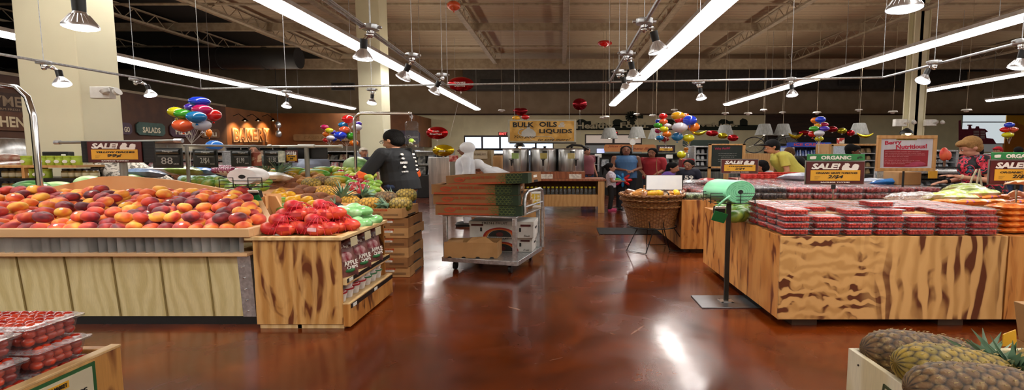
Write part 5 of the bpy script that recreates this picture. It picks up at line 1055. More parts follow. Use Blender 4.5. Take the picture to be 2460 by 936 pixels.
m=MB(); m.ell((w_*.2,-.006,h_*.2),(w_*.14,.004,h_*.07),n=14,k=8); m.ell((w_*.08,-.006,h_*.15),(w_*.1,.004,h_*.04),n=14,k=8); m.build('berry_picture',mat('berry_picture','#b0405c',.5,var='#8c2c48'),o)
MB().cyl((0,.03,.8-b.z),(0,.03,.1),.015,n=10).build('post',black,o); place(o,((a.x+b.x)/2,Y,b.z))
# chalkboard easel
Y=11.5; a=P(1702,345,Y); b=P(1789,404,Y); w_=b.x-a.x; h_=a.z-b.z; o=thing('chalkboard','framed chalkboard on wooden legs with pink heading','chalkboard',(0,0,0)); t=.075
m=MB(); m.box(-w_/2,w_/2,-.02,.02,0,t*.6).box(-w_/2,w_/2,-.02,.02,h_-t*.5,h_).box(-w_/2,-w_/2+t,-.02,.02,0,h_).box(w_/2-t,w_/2,-.02,.02,0,h_); m.build('frame',maple,o,bevel=.005)
MB().box(-w_/2+t,w_/2-t,-.004,.004,t*.5,h_-t*.5).build('slate',mat('chalkboard_green','#1a2622',.7),o); text('Why Audit?',w_*.42,h_*.12,-w_*.12,h_*.8,mat('pink_chalk','#a82c4c',.8),o,bold=.02,rot=.05)
for k,(s_,ww) in enumerate((('The most important thing we have',.5),('and we work with things every day',.48),('with the best of all',.35),('See our produce and get a little taste',.52),('come in ask about our best of any',.5),('visit soon',.2))): text(s_,w_*ww,h_*.032,.02,h_*(.6-.07*k-(.04 if k>2 else 0)),chalk,o)
MB().box(-w_/2,-w_/2+t,0,.03,-b.z,0).box(w_/2-t,w_/2,0,.03,-b.z,0).box(-.06,.06,0,.03,-b.z,0).build('leg',maple,o); place(o,((a.x+b.x)/2,Y,b.z))
# ---------------------------------------------------------------- wicker basket on wire stand
Yk=7.35; kc=P(1566,470,Yk); BX=kc.x; zt_b=P(0,470,Yk-.3).z; zb_b=P(0,540,Yk).z
wk,nt,b=newmat('wicker'); vec=coords(nt)
gr_=nt.nodes.new('ShaderNodeTexCoord'); sep=nt.nodes.new('ShaderNodeSeparateXYZ'); nt.links.new(gr_.outputs['Object'],sep.inputs[0])
ang=nt.nodes.new('ShaderNodeMath'); ang.operation='ARCTAN2'; nt.links.new(sep.outputs[1],ang.inputs[0]); nt.links.new(sep.outputs[0],ang.inputs[1])
sa=math_(nt,'SINE',math_(nt,'MULTIPLY',ang.outputs[0],26.)); sz=math_(nt,'SINE',math_(nt,'MULTIPLY',sep.outputs[2],330.)); hh=math_(nt,'MULTIPLY',sa,sz)
nt.links.new(ramp(nt,hh,[(.0,'#7c4c20'),(.5,'#b87c40'),(1.,'#d49c58')]),b.inputs['Base Color'])
b.inputs['Roughness'].default_value=.5; bumpn(nt,b,hh,1,.012)
o=thing('wicker_basket','large round wicker basket of bagged bread on a black wire stand','basket',(BX,Yk,zb_b))
m=MB(); hB=zt_b-zb_b
def ring_prof(k):
    return k
prof=[]
for i in range(31):
    f=i/30; prof.append((.33+.13*f+(.006*math.sin(f*30*PI)),zb_b+hB*f))
m.lathe([(.001,zb_b)]+prof+[(.43,zt_b),(.3,zb_b+.02),(.001,zb_b+.02)],(BX,Yk,0),72,caps=False,sx=1.05); m.build('woven_body',wk,o,smooth=60,org=None)
for zz,rr_ in ((zt_b,.468),(zt_b-.07,.462),(zt_b-.17,.435)):
    m=MB(); pts=[]
    for k in range(97): a=2*PI*k/96; pts.append((BX+math.cos(a)*rr_*1.05,Yk+math.sin(a)*rr_,zz+.006*math.sin(a*30)))
    m.tube(pts,.014 if zz<zt_b else .022,7,caps=False); m.build('braided_rim',wk,o)
m=MB(); fy=.42
def bp(x,y,z): return (BX+x,Yk+y,z)
m.tube([bp(.38*math.cos(a),.35*math.sin(a),zb_b-.012) for a in [2*PI*k/40 for k in range(41)]],.009,6)
for s_ in (-1,1):
    m.tube([bp(-.15 if s_<0 else .05,-.36,zt_b-.1),bp(-.08 if s_<0 else .13,-.33,zb_b-.01)],.007,6)
m.tube([bp(-.25,-.22,zb_b-.015),bp(-.40,-.12,.01),bp(-.14,-.34,.01),bp(-.03,-.34,zb_b-.015)],.008,6); m.tube([bp(.14,-.25,zb_b-.015),bp(.27,-.08,.01),bp(.56,-.2,.01),bp(.3,-.22,zb_b-.015)],.008,6); m.tube([bp(.2,.25,zb_b-.015),bp(.3,.35,.01),bp(.0,.4,.01),bp(0.,.3,zb_b-.015)],.008,6)
ws=thing('basket_stand','black bent wire stand under the wicker basket','stand',(BX,Yk,0)); m.build('wire_frame',wire,ws)
brd=mat('bagged_bread','#c0823c',.35,var='#d8c4b0',scale=7,thr=(.5,.62),coat=.5,bump=.3,bscale=25); brd2=mat('bagged_pastry','#8c5c40',.35,var='#cbb6a4',scale=9,thr=(.48,.6),coat=.5,bump=.3,bscale=25)
for i in range(22):
    a=i*2.4; r_=.07+.33*((i%11)/11)**.5; soft_bag('film wrapped bread roll in the wicker basket','wrapped bread in the basket',(brd,brd2)[i%2],.2,.15,.1,(BX+math.cos(a)*r_*1.1,Yk+math.sin(a)*r_*.85-.03,zt_b+.0+(.03 if i>10 else .0)-.02*(r_/.4)),(70+rg.uniform(-25,10),rg.uniform(-20,20),rg.uniform(0,180)),'bread','bread_roll')
for i in range(5):
    m=MB(); m.ell((0,0,0),(.075,.05,.05),n=12,k=8); o2=m.build('mango',fm['ymango'],org=(0,0,0),smooth=80); place(o2,(BX+(-.06,-.02,.3,.05,.33)[i],Yk-.36+(.03,.06,.08,.1,.2)[i],zt_b+.035),(0,0,i)); tag(o2,'orange yellow fruit tucked at the front rim of the basket','fruit','yellow fruit in the basket')
Yw=Yk-.1; a=P(1551,419,Yw); b=P(1640,457,Yw); o=thing('blank_sign','blank white sign in a black frame above the basket','sign',(BX,Yw,zt_b))
m=MB(); m.box(a.x,b.x,Yw,Yw+.012,b.z,a.z-.008); m.build('frame',black,o); MB().box(a.x+.014,b.x-.014,Yw-.004,Yw,b.z+.012,a.z-.012).build('white_card',mat('blank_white_card','#eef2f6',.4,var='#e6ebf2'),o); m=MB(); m.box((a.x+b.x)/2-.01,(a.x+b.x)/2+.01,Yw-.33,Yw-.32,zt_b-.1,b.z-.02); m.tube([((a.x+b.x)/2,Yw-.325,b.z-.02),((a.x+b.x)/2,Yw+.006,b.z+.01)],.008,6); m.build('stem',black,o)
mt_=G(1440,563); mt2=G(1610,547); box_thing('floor_mat','black rubber floor mat on the red concrete behind the basket','mat',mt_.x,2.0,mt_.y,mt_.y+.75,0,.012,mat('black_rubber','#101112',.8),bevel=.003)
# ---------------------------------------------------------------- balloons
latex={}
def lat(c):
    if c not in latex: latex[c]=mat('latex_'+c.strip('#'),c,.18,var=c,coat=.7,sss=0)
    return latex[c]
BC=dict(blue='#1440d8',teal='#0c78b8',lblue='#2f80e4',purple='#4a2cb0',magenta='#c4145c',yellow='#dcd818',green='#3aa424',red='#d81818',coral='#f06438',white='#d8d8e4',orange='#f07c18',gold='#f4b01c',darkred='#981420')
bproto={}
def balloon(px,py,rx,ry,Y,col,tie,lb,grp=None,cat='balloon'):
    p=P(px,py,Y); ax=rx*Y/F; az=ry*Y/F; o=thing('balloon',lb,cat,p,grp)
    m=MB(); prof=[]
    for i in range(15):
        a=-PI/2+PI*i/14; r=math.cos(a); z=math.sin(a); 
        if z<0: r*=1-.16*z*z; z*=1.06
        prof.append((max(r,.001)*ax,z*az))
    m.lathe(prof,p,22,sx=1,sy=.92); m.build('latex_skin',lat(BC[col]),o,smooth=80)
    q=p+V((0,0,-az*1.06)); MB().lathe([(.002,0),(.02*ax/.17,-.02),(.03*ax/.17,-.035)],q,8,caps=False).build('knot',lat(BC[col]),o)
    if tie is not None:
        t=V(tie); m=MB(); m.tube([q,(q+t)/2+V((rg.uniform(-.03,.03),0,0)),t],.0035,4); m.build('string',mat('white_ribbon','#d8d4cc',.5),o)
    return o
def weight(loc,lb,tall=.1,col='#c07a28'):
    m=MB(); m.cyl(loc,V(loc)+V((0,0,tall)),.05,.03,n=10); m.ell(V(loc)+V((0,0,tall)),(.06,.06,.04),n=10,k=6); tag(m.build('balloon_weight',mat('weight_'+col.strip('#'),col,.4,.3)),lb,'balloon weight')
Y1=9.0; t1=P(460,345,Y1)
for px,py,rx,ry,dy,c in ((479,244,23,12,.1,'blue'),(457,258,13,9,.2,'purple'),(486,264,22,13,0,'magenta'),(423,269,18,12,.1,'yellow'),(441,274,20,12,-.1,'green'),(472,281,22,14,-.25,'teal'),(512,276,18,14,.1,'red'),(440,301,23,15,-.1,'coral'),(485,300,20,13,-.1,'white')):
    balloon(px,py,rx,ry,Y1+dy,c,t1,'%s balloon in the bunch above the price boards at the left'%c)
p=t1; m=MB(); m.tube([p,P(458,375,Y1),P(457,405,Y1)],.006,5); tag(m.build('balloon_ribbon',mat('white_ribbon')),'white ribbon stem of the left balloon bunch','ribbon')
weight(P(457,420,Y1),'small balloon weight hidden below the left balloon bunch',.1)
balloon(502,319,7,10,Y1+2,'orange',None,'small orange balloon below the white one of the left bunch'); balloon(515,349,19,12,Y1-.6,'lblue',P(516,385,Y1-.6),'light blue balloon hanging low beside the left balloon bunch')
Y2=14.5; t2=P(833,352,Y2)
for px,py,rx,ry,dy,c in ((836,286,14,10,0,'red'),(825,300,12,7,.2,'teal'),(828,312,13,9,-.1,'coral'),(818,325,15,9.5,-.2,'blue'),(842,326,12,9,0,'green'),(857,306,12,8,0,'white'),(859,297,10,6,.3,'purple'),(850,343,11,7,0,'orange')):
    balloon(px,py,rx,ry,Y2+dy,c,t2,'%s balloon in the bunch left of the far cream column'%c)
m=MB(); m.tube([t2,P(833,385,Y2)],.008,5); tag(m.build('balloon_ribbon',mat('white_ribbon')),'ribbon stem of the balloon bunch near the chrome post','ribbon')
Y2=17; t2=P(792,350,Y2)
for px,py,rx,ry,dy,c in ((780,305,9.5,6,0,'magenta'),(791,313,9.5,6,-.1,'yellow'),(784,322,9,6,0,'orange'),(800,317,7,5,.2,'purple'),(794,331,9.5,6,-.2,'white'),(802,333,8,6,.1,'blue'),(783,336,8,5,.1,'red')):
    balloon(px,py,rx,ry,Y2+dy,c,t2,'small %s balloon in the farther bunch over the bakery case'%c)
Y3=11; t3=P(1655,352,Y3)
for px,py,rx,ry,dy,c in ((1629,278,17,10,0,'gold'),(1647,278,9,6,.2,'coral'),(1633,288,13,8,.0,'red'),(1657,289,17,12,-.2,'blue'),(1633,306,19,12,-.2,'white'),(1666,305,15,11,0,'orange'),(1627,328,14,10,-.1,'teal'),(1654,331,14,9,-.1,'yellow')):
    balloon(px,py,rx,ry,Y3+dy,c,t3,'%s balloon in the large bunch right of the centre'%c)
m=MB(); m.tube([t3,P(1650,365,Y3)],.006,5); tag(m.build('balloon_ribbon',mat('white_ribbon')),'white ribbon stem of the large centre balloon bunch','ribbon'); weight(P(1648,366,Y3),'shiny orange balloon weight under the large centre bunch',.08)
Y3=12.5; t3=P(1600,350,Y3)
for px,py,rx,ry,dy,c in ((1593,279,11,7,0,'red'),(1581,291,7,5,.2,'blue'),(1594,292,10.5,6.5,-.1,'coral'),(1581,301,11,6.5,-.1,'green'),(1603,302,10,5.5,.1,'white'),(1595,310,11,7,-.2,'yellow'),(1581,314,8,6,.1,'magenta'),(1602,322,11,7,-.2,'orange'),(1585,331,10,6,-.2,'teal'),(1597,334,11,6,0,'darkred')):
    balloon(px,py,rx,ry,Y3+dy,c,t3,'%s balloon in the narrow bunch left of the large centre bunch'%c)
balloon(1637,371,11,9,12.2,'yellow',None,'yellow balloon hanging low over the far shelf')
Y4=14; t4=P(1967,350,Y4)
for px,py,rx,ry,dy,c in ((1957,289,9,7,.1,'orange'),(1971,287,12,7.5,-.1,'blue'),(1980,299,10,5.5,.1,'magenta'),(1965,301,8,5,.1,'gold'),(1956,309,12,6.5,-.1,'green'),(1980,309,12,6.5,-.2,'purple'),(1952,322,10,7,.1,'red'),(1968,320,12,7.5,-.2,'white'),(1968,333,10,6,0,'yellow')):
    balloon(px,py,rx,ry,Y4+dy,c,t4,'%s balloon in the bunch over the blue cooler'%c)
m=MB(); m.tube([t4,P(1967,368,Y4)],.007,5); tag(m.build('balloon_ribbon',mat('white_ribbon')),'ribbon stem of the balloon bunch over the blue cooler','ribbon')
Y5=19; t5=P(2424,345,Y5)
for px,py,rx,ry,dy,c in ((2425,300,10.5,6.5,0,'blue'),(2415,311,11,6.5,.1,'red'),(2434,311,10,6,.1,'coral'),(2421,324,12,6.5,-.1,'yellow')): balloon(px,py,rx,ry,Y5+dy,c,t5,'%s balloon in the bunch before the orange mural'%c)
balloon(1090,14,16,11,17,'coral',None,'loose orange balloon floating high under the ceiling near the top edge'); balloon(1453,104,17,7,27,'red',None,'red balloon trapped between the ceiling beams'); balloon(1240,284,10,6,17,'gold',P(1248,345,17),'yellow balloon peeking above the bulk oils sign'); balloon(1262,281,10,6,17.2,'red',P(1248,345,17),'red balloon peeking above the bulk oils sign')
def foil(px,py,rx,ry,Y,col,lb,shape='round',words=None,tie=None):
    p=P(px,py,Y); ax=rx*Y/F; az=ry*Y/F; o=thing('foil_balloon',lb,'balloon',p); m=MB(); n=36
    fm_=mat('foil_'+col.strip('#'),col,.16,.75,bump=.5,bscale=12)
    if shape in('round','heart'):
        vs=[];fs=[]; K=7
        for s_ in (-1,1):
            for i in range(K+1):
                f=i/K
                for j in range(n):
                    a=2*PI*j/n; r=f*(1+.035*math.sin(18*a)*f*f); x=math.cos(a)*r; z=math.sin(a)*r
                    if shape=='heart': z=z*1.0+.35*abs(x)**.8*(1 if z>-.9 else 0)*f-.2*f
                    b=(1-f**2.2)**.6 if f<1 else 0
                    vs.append((p.x+x*ax,p.y+s_*b*ax*.45,p.z+z*az))
        for s_ in (0,1):
            o_=s_*(K+1)*n
            for i in range(K):
                for j in range(n):
                    q=(o_+i*n+j,o_+i*n+(j+1)%n,o_+(i+1)*n+(j+1)%n,o_+(i+1)*n+j); fs.append(q if s_ else q[::-1])
        m.add(vs,fs)
    elif shape=='banana':
        m.tube([p+V(((t-.5)*2*ax,0,az*(.9-2.2*(1-(2*t-1)**2)*.6)*(1 if 1 else 1))) for t in [k/12 for k in range(13)]],az*.62,10,rf=lambda t:max(.12,(1-abs(2*t-1)**3)))
    m.build('foil_skin',fm_,o,smooth=60)
    if shape!='banana':
        MB().box(p.x-.02,p.x+.02,p.y-.004,p.y+.004,p.z-az*1.25,p.z-az*.98).build('tail',mat('foil_tail','#c8c0b8',.3,.5),o)
    if words:
        for k,(s_,zz,ww) in enumerate(words): text(s_,ax*ww,az*.22,0,az*zz,txt_w,o,y=-ax*.45-.01,bold=.03)
    if tie: m=MB(); m.tube([p+V((0,0,-az)),V(tie)],.004,4); m.build('string',mat('white_ribbon'),o)
    return o
foil(1107,202,31,17,14,'#b81418','largest red foil balloon beside the pipe track',words=[('THANKS',.1,.9),('Great Food',-.35,.8)],tie=P(1080,330,14)); foil(1050,319,26,15,12,'#c01a1e','red foil balloon hovering over the yellow one by the man',words=[('fresh',.25,.6),('Great Food',-.2,1.1)],tie=P(1048,400,12))
foil(1065,361,26,14,11.5,'#d8b81c','yellow round foil balloon behind the white hooded worker',words=[('SMILE',-.1,.6)]); foil(1393,250,17,14,18,'#84101c','dark red foil balloon left of the healthy food lettering',tie=P(1394,345,18)); foil(1250,267,17,9,17.1,'#8c1420','dark red heart foil balloon above the bulk oils sign',shape='heart')
for px,py,rx,ry,Y,c,sh,lb in ((1678,319,19,6,12,'#b8a818','banana','yellow banana foil balloon right of the large bunch'),(1711,320,15,7,12.1,'#b01c24','round','red strawberry foil balloon in the garland'),(1736,326,12,7,12.1,'#b8a81c','round','yellow lemon foil balloon left of the tomato one'),(1761,331,13,8,12,'#b01820','round','red tomato foil balloon at the end of the garland'),(1911,326,17,7,14.5,'#c8b01c','banana','yellow banana foil balloon left of the blue cooler bunch'),(1934,319,15,6,14.6,'#8c1420','round','dark red apple foil balloon left of the cooler bunch'),(2000,310,13,7,14.4,'#8c1420','round','dark red cherry foil balloon right of the cooler bunch'),(2023,314,12,7,14.4,'#a8a020','round','yellow green lemon foil balloon right of the cooler bunch'),(2044,319,10,7,14.4,'#b01c28','round','red strawberry foil balloon near the lampshade'),(2078,325,20,6,14.4,'#c8b41c','banana','yellow banana foil balloon left of the berry poster')): foil(px,py,rx,ry,Y,c,lb,sh)
# ---------------------------------------------------------------- people
def person(lb,loc,heading,h=1.7,skin=None,hair=('#15100e','short'),top=None,sleeve=.45,pants=None,shoe='#1a1a1a',lean=0,arms=None,wide=1.3,fat=1.,hp=0,hy=0,vox=.013,hs=1.,longs=False,legs=True,hem=.86,skirt=False,neckline=0,glasses=False):
    skin=skin or skin1; s=h/1.7; root=thing('person',lb,'person',loc); L=V(loc)
    la=R(lean); ca,sa=math.cos(la),math.sin(la); HZ=.92
    def LN(p): p=V(p); y,z=p.y,p.z-HZ; return V((p.x,y*ca-z*sa,HZ+y*sa+z*ca))
    qh=Euler((R(hp),0,R(hy))).to_matrix(); nb=LN((0,.015,1.45)); hc0=LN((0,.0,1.585))
    if lean>25: hc0=nb+(hc0-nb)*.9+V((0,-.02,.03))
    def HD(p): return hc0+(qh@(Euler((la*.75,0,0)).to_matrix()@V(p)))*hs
    qz=Euler((0,0,R(heading))).to_matrix()
    def fin(m,nm,mt,parent=root,remesh=True,vx=None,**k):
        vv=[]
        for p in m.v:
            q=qz@(V(p)*s); vv.append((q.x*wide+L.x,q.y+L.y,q.z+L.z))
        m.v=vv; o=m.build(nm,mt,parent,smooth=80,**k)
        if remesh:
            r=o.modifiers.new('r','REMESH'); r.mode='VOXEL'; r.voxel_size=vx or vox; r.use_smooth_shade=True
            q=o.modifiers.new('s','SMOOTH'); q.factor=.5; q.iterations=3
        return o
    def cap(m,a,b,ra,rb,n=12):
        m.cyl(a,b,ra,rb,n=n); m.ell(a,ra,n=n,k=8); m.ell(b,rb,n=n,k=8)
    A={'l':dict(e=(-.235,.03,1.14),w=(-.25,-.06,.9)),'r':dict(e=(.235,.03,1.14),w=(.25,-.06,.9))}
    if arms:
        for k in arms: A[k]=arms[k]
    J={}
    for k,sg in (('l',-1),('r',1)):
        sh=LN((sg*.175*(.6+.4*fat),.01,1.40)); e=A[k]['e']; w_=A[k]['w']; rel=A[k].get('abs',False)
        e=V(e) if rel else LN(e); w_=V(w_) if rel else LN(w_); J[k]=(sh,e,w_)
    m=MB()
    cap(m,LN((0,0,.93)),LN((0,-.005,1.12)),.135*fat,.125*fat); cap(m,LN((0,-.005,1.12)),LN((0,0,1.3)),.125*fat,.14*fat*.95)
    m.ell(LN((0,.0,1.31)),(.17*(.6+.4*fat),.105*fat,.13),q=Euler((la,0,0)).to_matrix()); cap(m,LN((-.13,.01,1.4)),LN((.13,.01,1.4)),.055,.055)
    cap(m,nb,HD((0,.01,-.05)),.055,.052)
    m.ell(HD((0,.012,.02)),(.078*hs,.095*hs,.1*hs),q=qh,n=18,k=12); m.ell(HD((0,-.022,-.045)),(.058*hs,.065*hs,.07*hs),q=qh,n=16,k=10)
    m.cyl(HD((0,-.075,.015)),HD((0,-.108,-.028)),.010*hs,.017*hs,n=8); m.ell(HD((0,-.098,-.03)),.016*hs,n=8,k=6)
    for sg in (-1,1): m.ell(HD((sg*.08,.015,-.01)),(.012,.022,.032),q=qh,n=8,k=6)
    for k,sg in (('l',-1),('r',1)):
        sh,e,w_=J[k]; cap(m,sh,e,.052*(.5+.5*fat),.04); cap(m,e,w_,.042,.028)
        d=(w_-e).normalized(); up=V((0,0,1)); sd=d.cross(up)
        if sd.length<.1: sd=d.cross(V((0,-1,0)))
        sd=sd.normalized()
        if A[k].get('roll'): sd=Matrix.Rotation(R(A[k]['roll']),3,d)@sd
        nn=sd.cross(d).normalized(); 
        pc=w_+d*.045; m.ell(pc,(.04,.05,.019),q=Matrix((sd,d,nn)).transposed(),n=12,k=8)
        fl=(.062,.072,.068,.054)
        for i in range(4):
            b0=w_+d*.085+sd*(.028-.0187*i); k1=b0+d*fl[i]*.5-nn*.006; k2=k1+d*fl[i]*.42-nn*.02; cap(m,b0-d*.02,k1,.0095,.0088,8); cap(m,k1,k2,.0088,.0075,8)
        tb=w_+d*.03+sd*.032*(-1 if sg>0 else 1); t1_=tb+d*.03+sd*.022*(-1 if sg>0 else 1)-nn*.012; t2_=t1_+d*.032-nn*.01; cap(m,tb,t1_,.012,.0105,8); cap(m,t1_,t2_,.0105,.009,8)
    if legs:
        for sg in (-1,1): cap(m,(sg*.085,0,.9),(sg*.1,-.02,.5),.085*(.5+.5*fat),.055); cap(m,(sg*.1,-.02,.5),(sg*.105,.02,.09),.053,.036); m.ell((sg*.108,-.04,.045),(.04,.11,.04))
    fin(m,'body',skin)
    if top:
        m=MB(); t=.018; f2=fat
        cap(m,LN((0,0,hem+.12)),LN((0,-.005,1.12)),.14*f2+t,.128*f2+t,20); m.cyl(LN((0,0,hem)),LN((0,0,hem+.14)),.14*f2+t,.14*f2+t,n=20); cap(m,LN((0,-.005,1.12)),LN((0,0,1.29)),.128*f2+t,.138*f2+t*.8,20)
        m.ell(LN((0,.0,1.31)),(.175*(.6+.4*f2)+t,.11*f2+t,.135+t*.5),q=Euler((la,0,0)).to_matrix(),n=20,k=12); cap(m,LN((-.13,.01,1.395)),LN((.13,.01,1.395)),.058+t,.058+t)
        for k in 'lr':
            sh,e,w_=J[k]
            if sleeve<=1:
                if sleeve>0: en=sh.lerp(e,sleeve*1.25); m.ell(sh,.053*(.5+.5*fat)+t,n=12,k=8); m.cyl(sh,en,.055*(.5+.5*fat)+t,.05*(.5+.5*fat)+t,n=14)
            else: cap(m,sh,e,.055*(.5+.5*fat)+t,.043+t); m.cyl(e,e.lerp(w_,.92),.043+t,.034+t,n=14)
        o=fin(m,'shirt',top,vx=vox*.9)
    if pants:
        m=MB()
        if skirt: m.lathe([(.15*fat,.98),(.18*fat,.85),(.24*fat,.5)],(0,0,0),20,sy=.75)
        else:
            m.ell((0,.0,.92),(.165*fat,.125*fat,.11),n=18,k=10)
            for sg in (-1,1): cap(m,(sg*.085,0,.88),(sg*.1,-.02,.5),.1*(.5+.5*fat),.07); m.cyl((sg*.1,-.02,.5),(sg*.105,.02,.07),.07,.058,n=14)
        fin(m,'trousers' if not skirt else 'skirt',pants)
    if legs:
        for sg in (-1,1):
            m=MB(); m.ell((sg*.108,-.05,.042),(.05,.13,.043),n=14,k=8); m.box(sg*.108-.045,sg*.108+.045,-.16,.06,.0,.02); fin(m,'shoe',mat('shoe_'+shoe.strip('#'),shoe,.5),remesh=False)
    for sg in (-1,1):
        m=MB(); m.ell(HD((sg*.032,-.082,.012)),(.012*hs,.008*hs,.0065*hs),q=qh,n=10,k=6); e_=fin(m,'eye',mat('eye_white','#e8e4dc',.2),remesh=False); m=MB(); m.ell(HD((sg*.032,-.0892,.012)),(.0065*hs,.0035*hs,.0062*hs),q=qh,n=8,k=6); fin(m,'iris',mat('dark_iris','#1c110a',.2),e_,remesh=False)
        m=MB(); m.ell(HD((sg*.034,-.086,.035)),(.02*hs,.007*hs,.004*hs),q=qh,n=8,k=4); fin(m,'eyebrow',mat('brow','#1e1510',.8),remesh=False)
    m=MB(); m.ell(HD((0,-.085,-.062)),(.024*hs,.009*hs,.008*hs),q=qh,n=10,k=6); fin(m,'mouth',mat('lips','#8c4038',.4),remesh=False)
    hcol,st=hair; hm=mat('hair_'+hcol.strip('#')+st[:2],hcol,.85 if st not in('hood','cap') else .7,var=hcol if st in('hood',) else None,scale=40,bump=.8 if st not in('hood','cap') else 0,bscale=90)
    hm.node_tree.nodes['Principled BSDF'].inputs['Specular IOR Level'].default_value=.2
    m=MB(); m.ell(HD((0,.03,.038)),(.092*hs,.1*hs,.098*hs),q=qh,n=18,k=12); m.ell(HD((0,.05,-.01)),(.083*hs,.07*hs,.085*hs),q=qh,n=16,k=10)
    if st=='long':
        for k in range(7): a=-1.3+2.6*k/6; cap(m,HD((math.sin(a)*.075,.03+math.cos(a)*.06,0)),HD((math.sin(a)*.08,.045+math.cos(a)*.06,-.26)),.028,.018,8)
    if st=='pony': cap(m,HD((0,.12,.05)),HD((0,.17,.0)),.035,.045,10); cap(m,HD((0,.17,.0)),HD((0,.17,-.2)),.045,.015,10)
    if st=='bob': m.ell(HD((0,.035,-.03)),(.1*hs,.085*hs,.1*hs),q=qh,n=16,k=10)
    if st=='fluffy': m.ell(HD((0,.0,.075)),(.088*hs,.092*hs,.055*hs),q=qh,n=16,k=10); m.ell(HD((0,.05,.05)),(.098*hs,.09*hs,.1*hs),q=qh)
    if st=='hood': m.ell(HD((0,.03,.03)),(.105*hs,.115*hs,.115*hs),q=qh,n=18,k=12); cap(m,HD((0,.05,-.05)),LN((0,.03,1.42)),.08,.1,12)
    if st=='cap': m.ell(HD((0,-.06,.07)),(.07*hs,.1*hs,.016*hs),q=qh,n=14,k=6)
    fin(m,{'hood':'hood','cap':'cap'}.get(st,'hair'),hm,vx=vox*.8)
    if glasses:
        m=MB()
        for sg in (-1,1): m.tube([HD((sg*.034+math.cos(a)*.022,-.1,.012+math.sin(a)*.016)) for a in [2*PI*k/14 for k in range(15)]],.0025,5); m.tube([HD((sg*.056,-.098,.016)),HD((sg*.08,.0,.01))],.0025,5)
        m.tube([HD((-.012,-.1,.014)),HD((.012,-.1,.014))],.0025,5); fin(m,'glasses',black,remesh=False)
    return root,dict(LN=LN,HD=HD,J=J,fin=fin,qz=qz,s=s,L=L,wide=wide)
def W_(px,py,Y): return P(px,py,Y)
def at(px,Y): return (xp(px,Y),Y,0)
blk=mat('black_cotton','#14161a',.8,var='#101216'); jean=mat('blue_jeans','#1c2c4c',.8,var='#24365a',scale=20)
# man in black
r,d=person('man with glasses in a black t-shirt with white back logos reaching over fruit',at(962,7.35),-118,1.82,skin1,('#12100f','short'),blk,.95,jean,lean=9,wide=1.38,fat=1.32,hp=14,hy=6,hs=1.14,vox=.009,glasses=True,arms={'l':dict(e=(-.33,-.10,1.13),w=(-.30,-.38,1.16)),'r':dict(e=(.32,-.16,1.12),w=(.1,-.42,1.12))})
sh,e,w_=d['J']['r']; org_=mat('orange_cuff','#f0641c',.7)
for k in 'lr':
    sh,e,w_=d['J'][k]; m=MB(); a0=sh.lerp(e,.93); m.cyl(a0,sh.lerp(e,1.2),.084,.09,n=18); m.ell(e,.08,n=14,k=8); d['fin'](m,'orange_sleeve_cuff',org_,vx=.01)
# logos printed on the back
def backpt(x,z,yo): return d['LN']((x,yo,z))
for k,(x,z,wd,hh_,s_) in enumerate(((.10,1.36,.05,.035,None),(.10,1.30,.06,.03,None),(.10,1.24,.085,.03,'bonnaroo'),(.10,1.18,.05,.04,None),(.10,1.115,.08,.02,'market'),(-.07,1.36,.05,.025,'SOUND'),(-.07,1.31,.055,.018,'nashville'),(-.08,1.255,.035,.04,None),(-.08,1.2,.055,.025,None),(-.08,1.14,.05,.035,None))):
    rot=d['qz']; yb=.168+.022*math.cos((z-1.25)*6)
    m=MB(); pts=[]
    if s_ is None:
        rg2=random.Random(k); n=14; poly=[(x+math.cos(2*PI*i/n)*wd/2*rg2.uniform(.7,1),z+math.sin(2*PI*i/n)*hh_/2*rg2.uniform(.7,1)) for i in range(n)]
        m.add([d['LN']((a,yb+.01-.35*max(0,abs(a)-.02)**1.2,b)) for a,b in poly]+[d['LN']((a,yb+.0,b)) for a,b in poly],[tuple(range(n)),tuple(range(n,2*n))[::-1]]+[(i,(i+1)%n,n+(i+1)%n,n+i) for i in range(n)])
    else:
        for i in range(len(s_)):
            xx=x-wd/2+wd*(i+.5)/len(s_); a=wd/len(s_)*.36
            c4=[(xx-a,z-hh_/2),(xx+a,z-hh_/2),(xx+a,z+hh_/2),(xx-a,z+hh_/2)]
            yy=yb+.01-.35*max(0,abs(xx)-.02)**1.2; m.add([d['LN']((p,yy,q)) for p,q in c4],[(0,1,2,3)])
    d['fin'](m,'printed_logo',txt_w,remesh=False)
# hooded workers
person('worker in a white hood and coat standing behind the tray boxes',at(1118,9.8),-85,1.68,skin2,('#e8ecf0','hood'),mat('white_coat','#e4e8ee',.7,var='#d4dae2'),2,mat('white_trousers','#d8dce2',.7),wide=1.3,fat=1.1,hs=1.12)
person('worker in white bending low beside the steel oil dispensers',at(1235,9.9),-85,1.66,skin2,('#e8ecf0','hood'),mat('white_coat'),2,mat('white_trousers'),lean=62,wide=1.3,fat=1.05)
person('person in a grey shirt whose face is hidden by the black panels',at(746,9.0),0,1.62,skin1,('#2a1c14','short'),mat('grey_blue_shirt','#6c7484',.8),.5,jean,wide=1.35,fat=1.2,vox=.015)
person('person in a grey patterned blouse bending behind the yellow peaches sign',at(365,7.0),-95,1.76,skin1,('#8c8478','bob'),mat('patterned_blouse','#b4aca0',.8,var='#5c564e',scale=26,thr=(.48,.56)),1,mat('grey_skirt','#5c5a58',.8),lean=50,wide=1.5,fat=1.5,vox=.015)
person('person in a pale teal shirt bending behind the slate price boards',at(545,7.9),-90,1.62,skin1,('#2a1c14','short'),mat('pale_teal_shirt','#8ea6a6',.8),1,jean,lean=66,wide=1.4,fat=1.3,vox=.015)
person('person in dark navy with a pale cap beyond the chrome scale post',at(874,12),30,1.62,skin1,('#c8c0b0','cap'),mat('navy_shirt','#141a3c',.8),1,blk,wide=1.3,fat=1.3,vox=.018)
